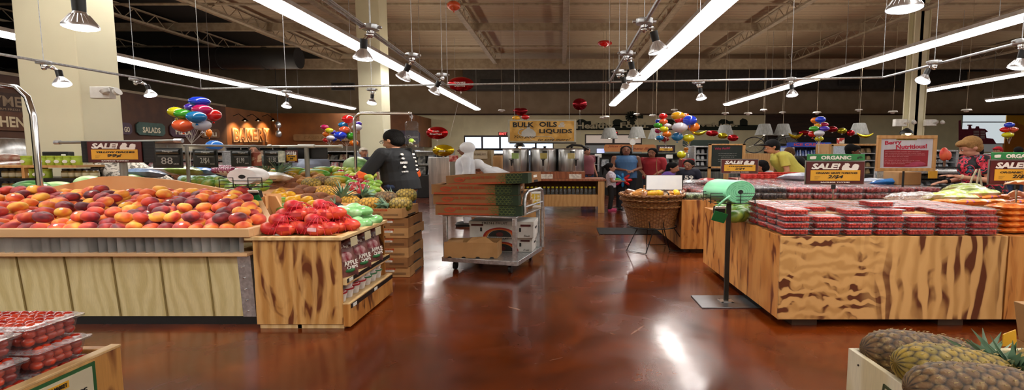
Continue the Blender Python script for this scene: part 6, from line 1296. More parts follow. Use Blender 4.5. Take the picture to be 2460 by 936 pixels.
# group by the bulk table
arm_f={'l':dict(e=(-.25,-.02,1.13),w=(-.05,-.24,1.08)),'r':dict(e=(.25,-.02,1.13),w=(.06,-.26,1.06))}
person('woman in a blue tank top with folded arms looking up',at(1504,12.6),6,1.66,skin2,('#17100e','bob'),mat('blue_tank_top','#3c6490',.7,var='#345a84'),0,mat('dark_navy_trousers','#11131c',.8),wide=1.55,fat=1.3,hs=1.12,hp=-10,hy=-8,arms=arm_f,vox=.012)
r,d=person('woman in a red top carrying a thin strap bag next to the woman in blue',at(1567,12.8),-22,1.6,skin4,('#100c0c','bob'),mat('red_top','#8e1420',.7,var='#a01826'),.9,mat('grey_jeans','#3c4450',.8),wide=1.5,fat=1.2,hs=1.1,hp=8,vox=.013,arms={'l':dict(e=(-.24,.0,1.13),w=(-.1,-.2,1.0)),'r':dict(e=(.24,.02,1.13),w=(.1,-.18,.98))})
m=MB(); LN=d['LN']; m.tube([LN((.1,.0,1.47)),LN((.12,-.14,1.35)),LN((.14,-.2,1.15)),LN((.16,-.17,.95))],.008,6); d['fin'](m,'bag_strap',mat('tan_strap','#b07850',.6),remesh=False); m=MB(); m.box(.08,.26,-.24,-.16,.8,.96); d['fin'](m,'handbag',mat('red_handbag','#a0242c',.5),remesh=False)
r,d=person('girl with a ponytail in a pale patterned shirt holding balloon flower',at(1468,12.4),82,1.2,skin4,('#0e0b0c','pony'),mat('lilac_pattern_shirt','#b8acc0',.8,var='#e0dce4',scale=30),.5,mat('black_leggings','#0f0f12',.8),shoe='#d04878',wide=1.3,fat=.95,hs=1.35,vox=.011,arms={'l':dict(e=(-.2,-.05,1.1),w=(-.08,-.3,1.1)),'r':dict(e=(.2,-.05,1.1),w=(.06,-.3,1.12))})
BF=P(1496,432,12.4); bfl=thing('balloon_flower','green blue and red twisted balloon flower held by the girl','balloon toy',BF)
for k in range(8):
    a=2*PI*k/8; c='red' if k in (0,1,7) else 'teal' if k in(2,3,6) else 'magenta' if k==5 else 'green'; dd=V((math.cos(a),0,math.sin(a)*.75)); m=MB(); m.tube([BF+dd*t for t in (.03,.07,.14,.21,.25)],.04,10,rf=lambda t:1-.75*abs(2*t-1)**3); m.build('petal_loop',lat(BC[c]),bfl)
m=MB(); m.tube([BF+V((0,-.02,0)),BF+V((-.15,-.02,.02)),BF+V((-.32,-.02,-.02))],.045,10,rf=lambda t:1-.6*abs(2*t-1)**3); m.build('stem_balloon',lat(BC['green']),bfl); m=MB(); m.ell(BF+V((0,-.05,0)),.05); m.build('flower_centre',lat(BC['teal']),bfl)
person('child in purple with long black hair leaning beside the blank sign',at(1590,11.0),62,1.28,skin4,('#0c0a0c','long'),mat('purple_shirt','#6a4ca0',.8),.6,jean,lean=22,wide=1.5,fat=1.0,hs=1.25,vox=.013)
r,d=person('child in a dark navy jersey with a white number beside the purple child',at(1655,11.3),-30,1.3,skin4,('#0e0b0c','short'),mat('dark_jersey','#15182c',.8),.7,jean,wide=1.5,fat=1.0,hs=1.3,hp=15,vox=.013)
t_=text('59',.2,.1,0,0,txt_w,r,y=0,bold=.03,name='jersey_number'); t_.location=(-.05,-.24,.93); t_.rotation_euler=(0,0,R(-15))
# right side shoppers
person('man in a yellow t-shirt and black cap bending over the far table',at(1912,10.8),-92,1.85,skin1,('#0d0d10','cap'),mat('yellow_tshirt','#c4bc58',.8,var='#b8b04c'),.55,mat('dark_shorts','#22252c',.8),lean=33,wide=1.35,fat=1.25,hs=1.15,vox=.012,arms={'l':dict(e=(-.26,-.12,1.12),w=(-.2,-.35,1.05)),'r':dict(e=(.26,-.12,1.1),w=(.2,-.35,1.0))})
person('child with black hair in pale clothes bending in front of the yellow shirt',at(1868,10.7),-80,1.34,skin4,('#0c0b0d','bob'),mat('pale_grey_tee','#b8bcc4',.8),.5,jean,lean=30,wide=1.4,fat=1.05,hs=1.35,vox=.013)
person('person in a dark red shirt reaching down behind the strawberries sign',at(1815,12.0),-60,1.45,skin4,('#141010','short'),mat('dark_red_shirt','#7c1420',.8),.5,jean,lean=40,wide=1.4,fat=1.1,vox=.014)
person('person in black with brown hair behind the man in yellow',at(1935,12.6),-75,1.72,skin1,('#5a3c28','bob'),blk,.5,jean,lean=34,wide=1.3,fat=1.2,vox=.015)
person('person in black with dark curly hair below the cooler balloons',at(2030,11.3),70,1.66,skin2,('#100d0c','fluffy'),blk,.5,blk,wide=1.3,fat=1.2,hs=1.2,lean=12,vox=.014)
dots=mat('polka_dot_skirt','#101014',.8); 
nt=dots.node_tree; b=nt.nodes['Principled BSDF']; vo=nt.nodes.new('ShaderNodeTexVoronoi'); vo.inputs['Scale'].default_value=18; vo.inputs['Randomness'].default_value=0; nt.links.new(coords(nt),vo.inputs['Vector']); nt.links.new(ramp(nt,vo.outputs['Distance'],[(.28,(.85,.85,.75)),(.32,(.01,.01,.015))]),b.inputs['Base Color'])
person('person with a polka dot skirt hidden behind the berry poster',at(2150,9.6),-150,1.62,skin2,('#15100e','short'),dots,.3,dots,skirt=True,wide=1.5,fat=1.35,vox=.014,arms={'l':dict(e=(-.33,.08,1.2),w=(-.16,-.05,1.0)),'r':dict(e=(.36,.08,1.2),w=(.17,-.04,1.02))})
flor=mat('floral_blouse','#16141c',.7); nt=flor.node_tree; b=nt.nodes['Principled BSDF']; nz=noise(nt,coords(nt),11,1,.6); nt.links.new(ramp(nt,nz,[(.40,'#14121a'),(.46,'#b82038'),(.52,'#d84860'),(.56,'#15131c'),(.62,'#3c7088'),(.67,'#c04858'),(.7,'#15131c')],'CONSTANT'),b.inputs['Base Color'])
r,d=person('older woman with short blonde hair in a red and black floral blouse reaching left',at(2375,7.3),-97,1.72,skin3,('#a07a4c','fluffy'),flor,.55,mat('dark_slacks','#1a1a1e',.8),lean=17,wide=1.4,fat=1.3,hs=1.12,hp=18,vox=.009,arms={'l':dict(e=(-.27,-.02,1.1),w=(-.2,-.3,1.13),roll=0),'r':dict(e=(.27,-.04,1.1),w=(.22,-.33,1.25),roll=0)})
sh,e,w_=d['J']['l']; m=MB(); m.cyl(e.lerp(w_,.8),e.lerp(w_,.9),.042,.04,n=14); d['fin'](m,'black_watch',black,remesh=False); sh,e,w_=d['J']['r']; m=MB(); m.cyl(e.lerp(w_,.8),e.lerp(w_,.85),.04,.039,n=14); d['fin'](m,'pale_bracelet',mat('bone_bracelet','#d8ccb0',.4),remesh=False)
m=MB(); m.ell(d['HD']((-.083,.005,-.045)),(.006,.012,.02),n=8,k=6); d['fin'](m,'earring',mat('dark_earring','#3a1c14',.3),remesh=False)
q=P(2352,425,6.95); hb_=thing('tote_bag','cream tote straps hanging from the arm of the floral woman','bag',(q.x,6.95,.6)); m=MB(); m.tube([(q.x-.05,6.95,.85),(q.x-.02,6.95,1.1),(q.x,6.95,1.26),(q.x+.03,6.95,1.1),(q.x+.08,6.95,.85)],.014,6); m.tube([(q.x-.13,7.0,.85),(q.x-.06,7.0,1.12),(q.x,7.0,1.26)],.014,6); m.build('strap',mat('cream_strap','#c8bc9c',.7),hb_); MB().box(q.x-.2,q.x+.15,6.88,7.05,.55,.87).build('bag_body',mat('patterned_tote','#1c1a18',.8,var='#a89c80',scale=20,thr=(.55,.6)),hb_,bevel=.02)
# shopper whose hands enter at the right edge
wx=P(2459,440,4.75).x
r,d=person('shopper beyond the right edge with two hands over the carrots',(P(2700,400,5.0).x,5.0,0),-90,1.7,skin3,('#6a4a30','short'),mat('green_top','#3c5a44',.8),.5,jean,wide=1.3,fat=1.1,lean=14,vox=.009,arms={'l':dict(e=(.0,0,0),w=(0,0,0))})
C.objects.unlink(r)
for o in list(r.children_recursive): bpy.data.objects.remove(o)
bpy.data.objects.remove(r)
s_=1.0; X0=P(2720,400,5.0).x
def loc2(px,py,Y): p=P(px,py,Y); # image point -> body frame coordinates of a figure facing left at X0
lx=lambda p:V((-(p.y-5.0),(p.x-X0)/1.3,p.z))
ha=lx(P(2462,438,4.75)); hb2=lx(P(2452,466,5.05)); ea=lx(P(2640,446,4.72)); eb=lx(P(2640,492,5.3))
# heading -90 turns (x,y) into (y,-x)
person('shopper beyond the right edge with two hands over the carrots',(X0,5.0,0),-90,1.7,skin3,('#6a4a30','short'),mat('green_top','#3c5a44',.8),.5,jean,wide=1.3,fat=1.1,lean=20,vox=.009,arms={'l':dict(e=tuple(eb),w=tuple(hb2),abs=True,roll=60),'r':dict(e=tuple(ea),w=tuple(ha),abs=True,roll=20)})
for px,Y,hd,hcol,st,tc,lb in ((2395,14,-60,'#9c1820','cap','#8ca0b0','person in a red cap far behind the floral woman'),(2445,14.5,160,'#120e0e','short','#302c38','dark haired person at the far right behind the organic sign'),(2350,15,170,'#120e0e','bob','#40343c','dark haired person just right of the blonde woman'),(610,11,20,'#3a3432','short','#4c5048','shopper standing beyond the slate price boards'),(1283,16,0,'#1c1614','short','#5c6a7c','shopper seen behind the steel dispensers'),(1410,14.7,40,'#1c1614','short','#7c4048','shopper at the far juice counter behind the dispensers')):
    person(lb,at(px,Y),hd,1.66,skin4,(hcol,st),mat('cloth_'+tc.strip('#'),tc,.8),.5,jean,wide=1.3,fat=1.15,vox=.02,hs=1.1)
# ---------------------------------------------------------------- left kitchen and bakery front
def PQ(px,py,Y): return P(px,py,Y)
fas=mat('brown_fascia','#4a2a14',.7,var='#3c2010',scale=1.2); fas2=mat('amber_fascia','#7a4a20',.6,var='#6a3e1a',scale=1.0); warmw=emitm('warm_kitchen_glow','#ffe9c4',.9)
# fascia line: px 0 at Y 18 to px 655 at Y 36, then straight to px 985
A=V((xp(-260,15.0),15.0)); B=V((xp(655,36),36.0)); Cc=V((xp(985,36),36.0))
ZB=2.0
def on(t,off=0): 
    d=(B-A).normalized(); n=V((d.y,-d.x)); p=A.lerp(B,t)+n*off; return p
def tpx(px): # parameter along the slanted fascia where column px is seen
    k=(px-PX)/F # x = k*Y
    # A.x+(B.x-A.x)t = k'(A.y+(B.y-A.y)t) with k' measured at the horizon
    kk=xp(px,1.0)
    return (kk*A.y-A.x)/((B.x-A.x)-kk*(B.y-A.y))
def wallseg(p,q,z0,z1,mt,nm='wall_left',off=.3):
    d=(q-p).normalized(); n=V((-d.y,d.x))*off; m=MB(); m.hexa([(p.x,p.y,z0),(q.x,q.y,z0),(q.x+n.x,q.y+n.y,z0),(p.x+n.x,p.y+n.y,z0),(p.x,p.y,z1),(q.x,q.y,z1),(q.x+n.x,q.y+n.y,z1),(p.x+n.x,p.y+n.y,z1)]); return struct(m.build(nm,mt,smooth=0))
ztA=P(0,205,on(tpx(0)).y).z; ztB=P(0,272,36).z; tb=tpx(548)
zT=ztB
p0=on(0); p1=on(tb); 
wallseg(p0,p1,ZB,zT,fas); wallseg(p1,B,ZB-.0,zT,fas2); wallseg(B,Cc,ZB,zT,fas2)
wallseg(V((Cc.x,36.)),V((Cc.x+.05,41.9)),ZB,zT,fas2)
cap_=mat('pale_cap_rail','#8c7c64',.6); wallseg(on(0,.05),on(tb,.05),zT,zT+.12,cap_,'trim_3',.2)
# soffit glow below: counters, back kitchen wall with lights
kw=mat('kitchen_tile','#a8a498',.4,var='#98948a',scale=3)
def kline(y): return y
wallseg(V((A.x-3,A.y+3.2)),V((B.x-.5,B.y+3.5)),0,ZB+.6,kw,'wall_left',.1); wallseg(V((B.x-.5,39.6)),V((Cc.x,39.6)),0,ZB+.6,kw,'wall_back',.1)
struct(MB().add([(A.x-3,A.y+3,ZB+.3),(A.x,A.y,ZB+.3),(B.x,B.y,ZB+.3),(Cc.x,36,ZB+.3),(Cc.x,39.7,ZB+.3),(B.x,39.7,ZB+.3)],[(0,1,2,3,4,5)]).build('ceiling',mat('kitchen_ceiling','#cfc9b8',.7),smooth=0))
for i,t in enumerate((.1,.25,.4,.55,.7,.85)):
    p=on(t,-1.2); o=thing('kitchen_light','lit white light panel inside the kitchen behind the fascia','ceiling light',(p.x,p.y,ZB+.2),'kitchen light panels'); MB().box(p.x-.8,p.x+.8,p.y-.25,p.y+.25,ZB+.2,ZB+.26).build('panel',emitm('kitchen_panel','#fff4dc',6),o); MB().box(p.x-.84,p.x+.84,p.y-.29,p.y+.29,ZB+.24,ZB+.295).build('panel_frame',white,o)
for i,px in enumerate((690,760,830,950)):
    x=xp(px,37.5); o=thing('counter_light','lit strip over the far service counter','ceiling light',(x,37.5,ZB+.1),'service counter strips'); MB().box(x-.95,x+.95,37.3,37.6,ZB+.15,ZB+.22).build('panel',emitm('kitchen_panel','#fff4dc',6),o); MB().box(x-1,x+1,37.28,37.62,ZB+.21,ZB+.295).build('panel_frame',white,o)
# signs on the fascia
ang=math.atan2(B.y-A.y,B.x-A.x)
def fsign(px,py,wpx,hpx,lb,words,col,tc='#d8ccb0',plank=True,letters=False,wf=.62,hf=.45):
    t=tpx(px); p=on(t,.03); z=P(px,py,p.y).z; 
    # width measured along the wall
    t2=tpx(px+wpx/2); t1=tpx(px-wpx/2); w_=(on(t2)-on(t1)).length; h_=hpx*p.y/F
    o=thing('wall_sign',lb,'wall sign',(0,0,0))
    if plank: m=MB(); c=h_*.22; m.prism([(-w_/2+c*1.2,-h_/2),(w_/2-c*1.2,-h_/2),(w_/2,-h_/2+c),(w_/2,h_/2-c),(w_/2-c*1.2,h_/2),(-w_/2+c*1.2,h_/2),(-w_/2,h_/2-c),(-w_/2,-h_/2+c)],-.06,.0); m.build('plank',mat('sign_'+col.strip('#'),col,.7,var=tuple(x*.7 for x in lin(col)),scale=3),o,smooth=0)
    if words: text(words,w_*wf,h_*hf,0,-h_*.08,mat('let_'+tc.strip('#'),tc,.6),o,y=-.07,bold=.03)
    place(o,(p.x,p.y,z),(0,0,ang)); return o,w_,h_
fsign(297,308,42,28,'purple grey plank sign beside the big cream column','TO GO','#4c3a48',wf=.7); fsign(364,310,68,30,'teal plank sign reading salads','SALADS','#3c544c'); fsign(440,314,60,30,'purple plank sign reading pizza behind the balloons','PIZZA','#4a2e3c'); fsign(505,320,46,22,'brown plank sign right of the pizza sign','DELI','#6a4424')
o,w_,h_=fsign(25,290,130,46,'brown kitchen sign with cream letters cut by the left edge',None,'#5a3418',plank=True)
text('KITCHEN',w_*1.0,h_*.55,-w_*.22,-h_*.05,mat('let_cream','#c8b490',.6),o,y=-.07,bold=.03)
o,w_,h_=fsign(22,245,120,44,'dark brown thyme sign above the kitchen letters',None,'#38200f'); text('THYME',w_*1.0,h_*.55,-w_*.2,h_*.05,mat('let_tan','#8c7458',.6),o,y=-.07,bold=.02); text('FARM FRESH',w_*.5,h_*.12,w_*.0,-h_*.38,mat('let_tan'),o,y=-.07)
# bakery letters, each a thing
lm=mat('marquee_letter','#8c5c34',.5,var='#a06c40',scale=6); lf=mat('letter_rim','#d8b088',.5)
for i,ch in enumerate('BAKERY'):
    px=567+i*14.6; t=tpx(px); p=on(t,.05); z=P(px,324,p.y).z; w_=(on(tpx(px+6.6))-on(tpx(px-6.6))).length; h_=30*p.y/F
    o=thing('sign_letter','bakery wall letter %s with pale rim and brown face'%ch,'sign letter',(0,0,0)); text(ch,w_*1.08,h_*1.1,0,0,lf,o,bold=.10,d=.05,name='letter_rim'); text(ch,w_*.82,h_*.86,0,0,lm,o,y=-.07,bold=.01,d=.02,name='letter_face'); place(o,(p.x,p.y,z),(0,0,ang))
for i,px in enumerate((565,598,635)):
    t=tpx(px); p=on(t,.75); pw=on(t,.0); z=P(px,288,p.y).z; o=thing('gooseneck_lamp','small gooseneck lamp shining on the bakery letters','wall lamp',(p.x,p.y,z),'gooseneck lamps over the bakery letters')
    m=MB(); m.tube([(pw.x,pw.y,z+.25),(pw.x*.5+p.x*.5,pw.y*.5+p.y*.5,z+.4),(p.x,p.y,z+.1)],.025,6); m.build('curved_arm',black,o); MB().lathe([(.04,.12),(.1,.06),(.22,-.06)],(p.x,p.y,z),14,caps=False).build('shade',mat('dark_bronze','#2c241c',.4,.6),o); MB().ell((p.x,p.y,z),.07).build('bulb',emitm('warm_bulb','#ffd090',12),o)
    ld=bpy.data.lights.new('warm_spot','SPOT'); ld.energy=330; ld.color=(1,.62,.28); ld.spot_size=R(100); ld.spot_blend=.8; ld.shadow_soft_size=.1; lo=bpy.data.objects.new('warm_spot',ld); C.objects.link(lo); lo.parent=o; lo.location=(0,0,-.1); dv=V((pw.x-p.x,pw.y-p.y,-.9)); lo.rotation_euler=dv.to_track_quat('-Z','Y').to_euler()
# long sign and cheese sign on straight part
def flat_sign(px0,px1,py0,py1,Y,lb,col,words,tc='#c8b890',wf=.7,hf=.5,nm='wall_sign',shear=0,var=None):
    a=P(px0,py0,Y); b=P(px1,py1,Y); w_=b.x-a.x; h_=a.z-b.z; o=thing(nm,lb,'wall sign',(0,0,0)); c=h_*.2
    m=MB(); m.prism([(-w_/2+c,-h_/2),(w_/2-c,-h_/2),(w_/2,-h_/2+c),(w_/2,h_/2-c),(w_/2-c,h_/2),(-w_/2+c,h_/2),(-w_/2,h_/2-c),(-w_/2,-h_/2+c)],-.05,0); m.build('plank',mat('fs_'+col.strip('#'),col,.6,var=var or tuple(x*.8 for x in lin(col)),scale=2),o,smooth=0)
    if words: text(words,w_*wf,h_*hf,0,0,mat('let_'+tc.strip('#'),tc,.6),o,y=-.055,bold=.02,shear=shear)
    place(o,((a.x+b.x)/2,Y,(a.z+b.z)/2)); return o
flat_sign(705,880,322,338,35.9,'long tan plank sign on the amber fascia behind the far balloons','#8a6a44','CAKES AND PASTRIES','#7a5a30'); flat_sign(945,990,322,345,35.85,'purple grey cheese sign at the right end of the fascia','#5c5464',None)
o=flat_sign(940,1010,313,345,35.7,'purple grey specialty cheese sign behind the hanging scale','#4c4454','Specialty Cheese','#a8a0a8',wf=.85,hf=.3,shear=.2)
for px in (668,): 
    p=P(px,300,33); o=thing('pendant_sensor','small dark double lamp hanging right of the bakery letters','ceiling fixture',p); MB().cyl(p,(p.x,p.y,ZC),.02,n=6).build('rod',black,o); m=MB(); m.ell(p,(.2,.2,.25),n=10,k=6); m.ell(p+V((0,0,-.6)),(.2,.2,.25),n=10,k=6); m.cyl(p,p+V((0,0,-.6)),.05,n=6); m.build('fixture_head',galv,o)
# far healthy food wall graphics
Yg=YW-.12; hg=mat('dark_green_skyline','#1e2618',.8)
def pg(px,py): q=P(px,py,Yg); return (q.x,q.z)
m=MB(); m.prism([pg(*a) for a in ((1380,312),(1380,300),(1830,300),(1832,303),(1832,312))],Yg,Yg+.06); o=thing('wall_lettering','dark farm skyline with cream healthy food lettering on the far wall','wall sign',(0,0,0)); o.location=(P(1600,305,Yg).x,Yg,3); m.build('skyline_band',hg,o,smooth=0)
def sil(pts): m=MB(); m.prism([pg(*a) for a in pts],Yg,Yg+.05); m.build('skyline_shape',hg,o,smooth=0)
for x0 in (1385,1472,1597,1727,1778): sil([(x0,302),(x0,291),(x0+6,286),(x0+16,286),(x0+25,291),(x0+34,290),(x0+36,302)] if x0!=1778 else [(x0,302),(x0,289),(x0+6,284),(x0+14,286),(x0+18,290),(x0+18,302)])
sil([(1435,302),(1437,295),(1443,298),(1450,294),(1457,299),(1460,302)]); sil([(1512,302),(1517,283),(1521,283),(1527,302)])
m=MB(); q=P(1517,280,Yg-.05)
for k in range(14): a=2*PI*k/14; m.obox(q+V((math.cos(a)*.32,0,math.sin(a)*.26)),(.42,.03,.13),(0,-math.degrees(a),0))
m.prism([(q.x+.4,q.z-.1),(q.x+1.0,q.z-.16),(q.x+1.0,q.z+.16),(q.x+.4,q.z+.02)],q.y,q.y+.03); m.build('windmill_shape',hg,o,smooth=0)
cl_=mat('cream_wall_letter','#cfc8a4',.6)
def gl(s,px0,px1,py0,py1): a=P(px0,py0,Yg-.06); b=P(px1,py1,Yg-.06); c=o.location; text(s,b.x-a.x,a.z-b.z,(a.x+b.x)/2-c.x,(a.z+b.z)/2-c.z,cl_,o,y=a.y-c.y-.03,bold=.03,d=.02)
gl('Healthy',1384,1474,294,313); gl('Food.',1490,1558,294,307); gl('Healthy',1572,1660,294,313); gl('values.',1680,1772,294,304)
# exit signs
ex=emitm('exit_red','#ff1c10',2.5)
def exit_sign(px,py,Y,lb):
    p=P(px,py,Y); o=thing('exit_sign',lb,'exit sign',p); MB().box(p.x-.38,p.x+.38,p.y,p.y+.08,p.z-.15,p.z+.15).build('case',mat('dark_red_case','#6a1410',.5),o); text('EXIT',.62,.2,0,0,ex,o,y=-.01,bold=.03)
exit_sign(1208,321,YW-.085,'red lit exit sign left of the bulk oils sign'); exit_sign(1474,320,YW-.085,'red lit exit sign behind the lampshades')
# bulk oils sign
Y=11.3; a=P(1220,287,Y); b=P(1384,342,Y); w_=b.x-a.x; h_=a.z-b.z; o=thing('hanging_sign','hanging bulk oils and liquids sign, yellow with white oil jar','hanging sign',(0,0,0))
MB().box(-w_/2,w_/2,-.02,.02,0,h_).build('sign_border',mat('grey_cream_wood','#b8b4a0',.6,var='#a8a490',scale=5),o,bevel=.004); MB().box(-w_*.47,w_*.47,-.024,-.02,h_*.06,h_*.94).build('yellow_field',mat('mustard_field','#dcb060',.6,var='#bc8e3c',scale=4),o); MB().box(-w_*.48,w_*.5,-.02,.03,-.025,0).build('bottom_rail',black,o)
g_=mat('pale_print','#c4c4bc',.6); m=MB(); m.prism([(-w_*.3,h_*.3),(-w_*.3,h_*.45),(-w_*.25,h_*.58),(-w_*.22,h_*.62),(-w_*.215,h_*.8),(-w_*.18,h_*.8),(-w_*.175,h_*.62),(-w_*.13,h_*.56),(-w_*.09,h_*.42),(-w_*.09,h_*.3),(-w_*.12,h_*.24),(-w_*.27,h_*.24)],-.028,-.024); m.tube([(-w_*.27,-.027,h_*.6),(-w_*.33,-.027,h_*.55),(-w_*.35,-.027,h_*.4),(-w_*.3,-.027,h_*.3)],.012,6); m.build('oil_jar_print',g_,o,smooth=0)
m=MB(); m.tube([(w_*.17*math.cos(x)+w_*.0,-.026,h_*.16+h_*.12*math.sin(x)) for x in [PI*2*k/30 for k in range(31)]],.006,5); m.build('swirl_print',g_,o)
kk=mat('dark_sign_ink','#1e1c18',.6); text('BULK',w_*.31,h_*.22,-w_*.27,h_*.77,kk,o,y=-.03,bold=.03); text('OILS',w_*.26,h_*.22,w_*.09,h_*.79,kk,o,y=-.03,bold=.03); text('&',w_*.11,h_*.22,w_*.29,h_*.77,g_,o,y=-.03,bold=.03,shear=.2); text('LIQUIDS',w_*.48,h_*.22,w_*.2,h_*.48,kk,o,y=-.03,bold=.03); text('You pour',w_*.34,h_*.17,-w_*.24,h_*.23,kk,o,y=-.03,shear=.5); text('to save more!',w_*.48,h_*.13,w_*.18,h_*.13,kk,o,y=-.03,shear=.5)
m=MB()
for x in (-w_*.4,w_*.4): m.cyl((x,0,h_),(x,0,ZC-b.z),.005,n=4)
m.build('hanging_wire',galv,o); place(o,((a.x+b.x)/2,Y,b.z))
# bulk table
Y=11.9; tx0=P(1130,500,Y).x; tx1=P(1456,500,Y).x; zt_=P(0,430,Y).z; o=thing('bulk_table','maple table with riser and shelf of yellow capped bottles','table',(.2,Y,0))
MB().box(tx0,tx1,Y,Y+1.0,zt_-.05,zt_).build('table_top',cherry,o,bevel=.004); MB().box(tx1-.2,tx1-.04,Y+.02,Y+.95,.0,zt_-.05).build('leg',maple,o,bevel=.004); MB().box(tx0+.04,tx0+.2,Y+.02,Y+.95,.0,zt_-.05).build('leg',maple,o,bevel=.004)
MB().box(tx0+.2,tx1-.2,Y+.05,Y+.95,.42,.46).build('shelf',maple,o); MB().box(tx0+.2,tx1-.2,Y+.04,Y+.08,.16,.46).build('apron',maple,o,bevel=.003); MB().box(tx0+.2,tx1-.2,Y+.9,Y+.94,.42,zt_-.05).build('back_panel',mat('dark_maple','#7a5430',.6),o)
rz0=P(0,413,Y).z; rx1=P(1407,420,Y).x; MB().box(tx0+.1,rx1,Y+.25,Y+.95,zt_,rz0).build('riser',cherry,o,bevel=.004)
for px in ((1284,1328),(1367,1397)): a=P(px[0],418,Y+.2); b=P(px[1],429,Y+.2); MB().box(a.x,b.x,Y+.235,Y+.25,b.z,a.z).build('info_card',mat('info_card','#e0dcd0',.5,var='#c0b8ac',scale=20,thr=(.45,.55)),o)
glb=clearm('clear_bottle_glass',(.85,.88,.86),.22,.08); ycap=mat('yellow_cap','#d8c820',.4)
bt=None; nb_=0
for r_ in range(2):
    x=tx0+.9
    while x<tx1-.25:
        if bt is None:
            bt=thing('glass_bottle','small empty glass bottle with yellow cap on the bulk table shelf','bottle',(0,0,0),'yellow capped bottles'); MB().lathe([(.04,0),(.042,.01),(.042,.11),(.02,.14),(.02,.16)],n=10).build('glass_body',glb,bt); MB().lathe([(.03,.155),(.032,.185),(.001,.185)],n=10).build('cap',ycap,bt); q=bt
        else: q=dup(bt)
        place(q,(x,Y+.14+r_*.12,.462)); x+=.105
for i,(x0,x1) in enumerate(((1206,1270),(1273,1338),(1338,1404))):
    p0_=P(x0,413,Y+.4); p1_=P(x1,413,Y+.4); r_=(p1_.x-p0_.x)/2; cx=(p0_.x+p1_.x)/2; z1=P(0,357,Y+.4).z; o=thing('oil_dispenser','tall steel oil dispenser, %s of the three on the bulk table'%('leftmost','middle','rightmost')[i],'dispenser',(cx,Y+.6,rz0))
    m=MB(); m.lathe([(r_*.98,rz0),(r_,rz0+.02),(r_,z1-.02),(r_*.97,z1)],(cx,Y+.6,0),36,sy=.85); m.build('tank',steel,o); MB().lathe([(r_*1.01,z1-.02),(r_*1.02,z1),(r_*.9,z1+.012),(.001,z1+.012)],(cx,Y+.6,0),36,sy=.85,caps=False).build('lid',steel,o); MB().lathe([(.05,z1+.01),(.03,z1+.04),(.05,z1+.06),(.001,z1+.07)],(cx+.03,Y+.6,0),12).build('knob',black,o)
    yf=Y+.6-r_*.85; zz=rz0+.25; tx=cx+(-.08,0,.13)[i]; m=MB(); m.cyl((tx,yf,zz),(tx,yf-.12,zz),.02,n=8); m.cyl((tx,yf-.09,zz+.05),(tx,yf-.09,zz-.1),.03,.018,n=10); m.cyl((tx-.06,yf-.09,zz+.07),(tx+.06,yf-.09,zz+.07),.012,n=6); m.build('tap',black,o)
    MB().box(cx-.08,cx+.1,yf-.012,yf-.002,z1-.25,z1-.11).build('label',mat('lab%d'%i,('#a8c878','#c8b868','#c8b878')[i],.5),o); MB().box(cx-.02,cx+.1,yf-.014,yf-.002,z1-.1,z1-.06).build('black_tag',black,o)
    m=MB(); m.cyl((cx+.13,yf+.02,rz0+.02),(cx+.13,yf+.02,z1-.03),.012,n=8); m.build('sight_tube',chrome,o)
q=P(1388,355,Y+.9); m=MB(); m.tube([(q.x-.3,Y+.9,q.z),(q.x-.15,Y+.9,q.z+.08),(q.x+.1,Y+.9,q.z+.06),(q.x+.3,Y+.9,q.z-.05)],.03,8); tag(m.build('black_hose',black),'black curved hose over the rightmost oil dispenser','hose')
# ---------------------------------------------------------------- shelves behind the peaches at the left
Ys=6.35; x1=xp(232,Ys); x0=xp(-60,Ys); o=thing('jar_shelf','dark shelf unit of jars at the foot of the big cream column','shelf',((x0+x1)/2,Ys,0))
zs=[P(0,y,Ys).z for y in (397,428,458)]
MB().box(x0,xp(180,Ys),Ys,Ys+.4,zs[0]-.03,zs[0]).build('shelf_board',maple,o); MB().box(x0,x1,Ys,Ys+.5,zs[1]-.04,zs[1]).build('shelf_board',black,o); MB().box(x0,x1,Ys-.1,Ys+.5,zs[2]-.04,zs[2]).build('shelf_board',black,o); MB().box(x0,x1,Ys+.5,Ys+.53,0,zs[1]).build('back_panel',black,o); MB().box(x0,x1,Ys,Ys+.5,0,zs[2]-.04).build('cabinet_base',black,o); MB().box(xp(47,Ys),xp(54,Ys),Ys,Ys+.3,zs[1],zs[0]-.03).build('divider',maple,o)
lg=mat('lime_tub','#98b030',.4,var='#a8c040'); bj=mat('olive_jar','#5c4818',.3,var='#7c6428',scale=14,coat=.6)
tub=None
for px,k in [(62,0)]+[(104+i*20,0) for i in range(5)]+[(70,1),(108,1),(90,1)]:
    if tub is None: tub=thing('lime_tub','lime green tub with oval white label','tub'); MB().lathe([(.05,0),(.055,.01),(.055,.09),(.05,.1)],n=16).build('tub_body',lg,tub); MB().lathe([(.056,.098),(.056,.125),(.001,.127)],n=16,caps=False).build('lid',black if 0 else lg,tub); m=MB(); m.prism([(math.cos(a)*.035,.05+math.sin(a)*.022) for a in [2*PI*k_/16 for k_ in range(16)]],-.059,-.054); m.build('label',stk,tub,smooth=0); q=tub
    else: q=dup(tub)
    place(q,(xp(px,Ys+.1),Ys+.1,zs[k])); tag(q,('lime green tub with oval label on the upper shelf' if k==0 else 'lime green tub with oval label on the lower shelf'),'tub','lime tubs on the '+('upper' if k==0 else 'lower')+' shelf')
jr=None
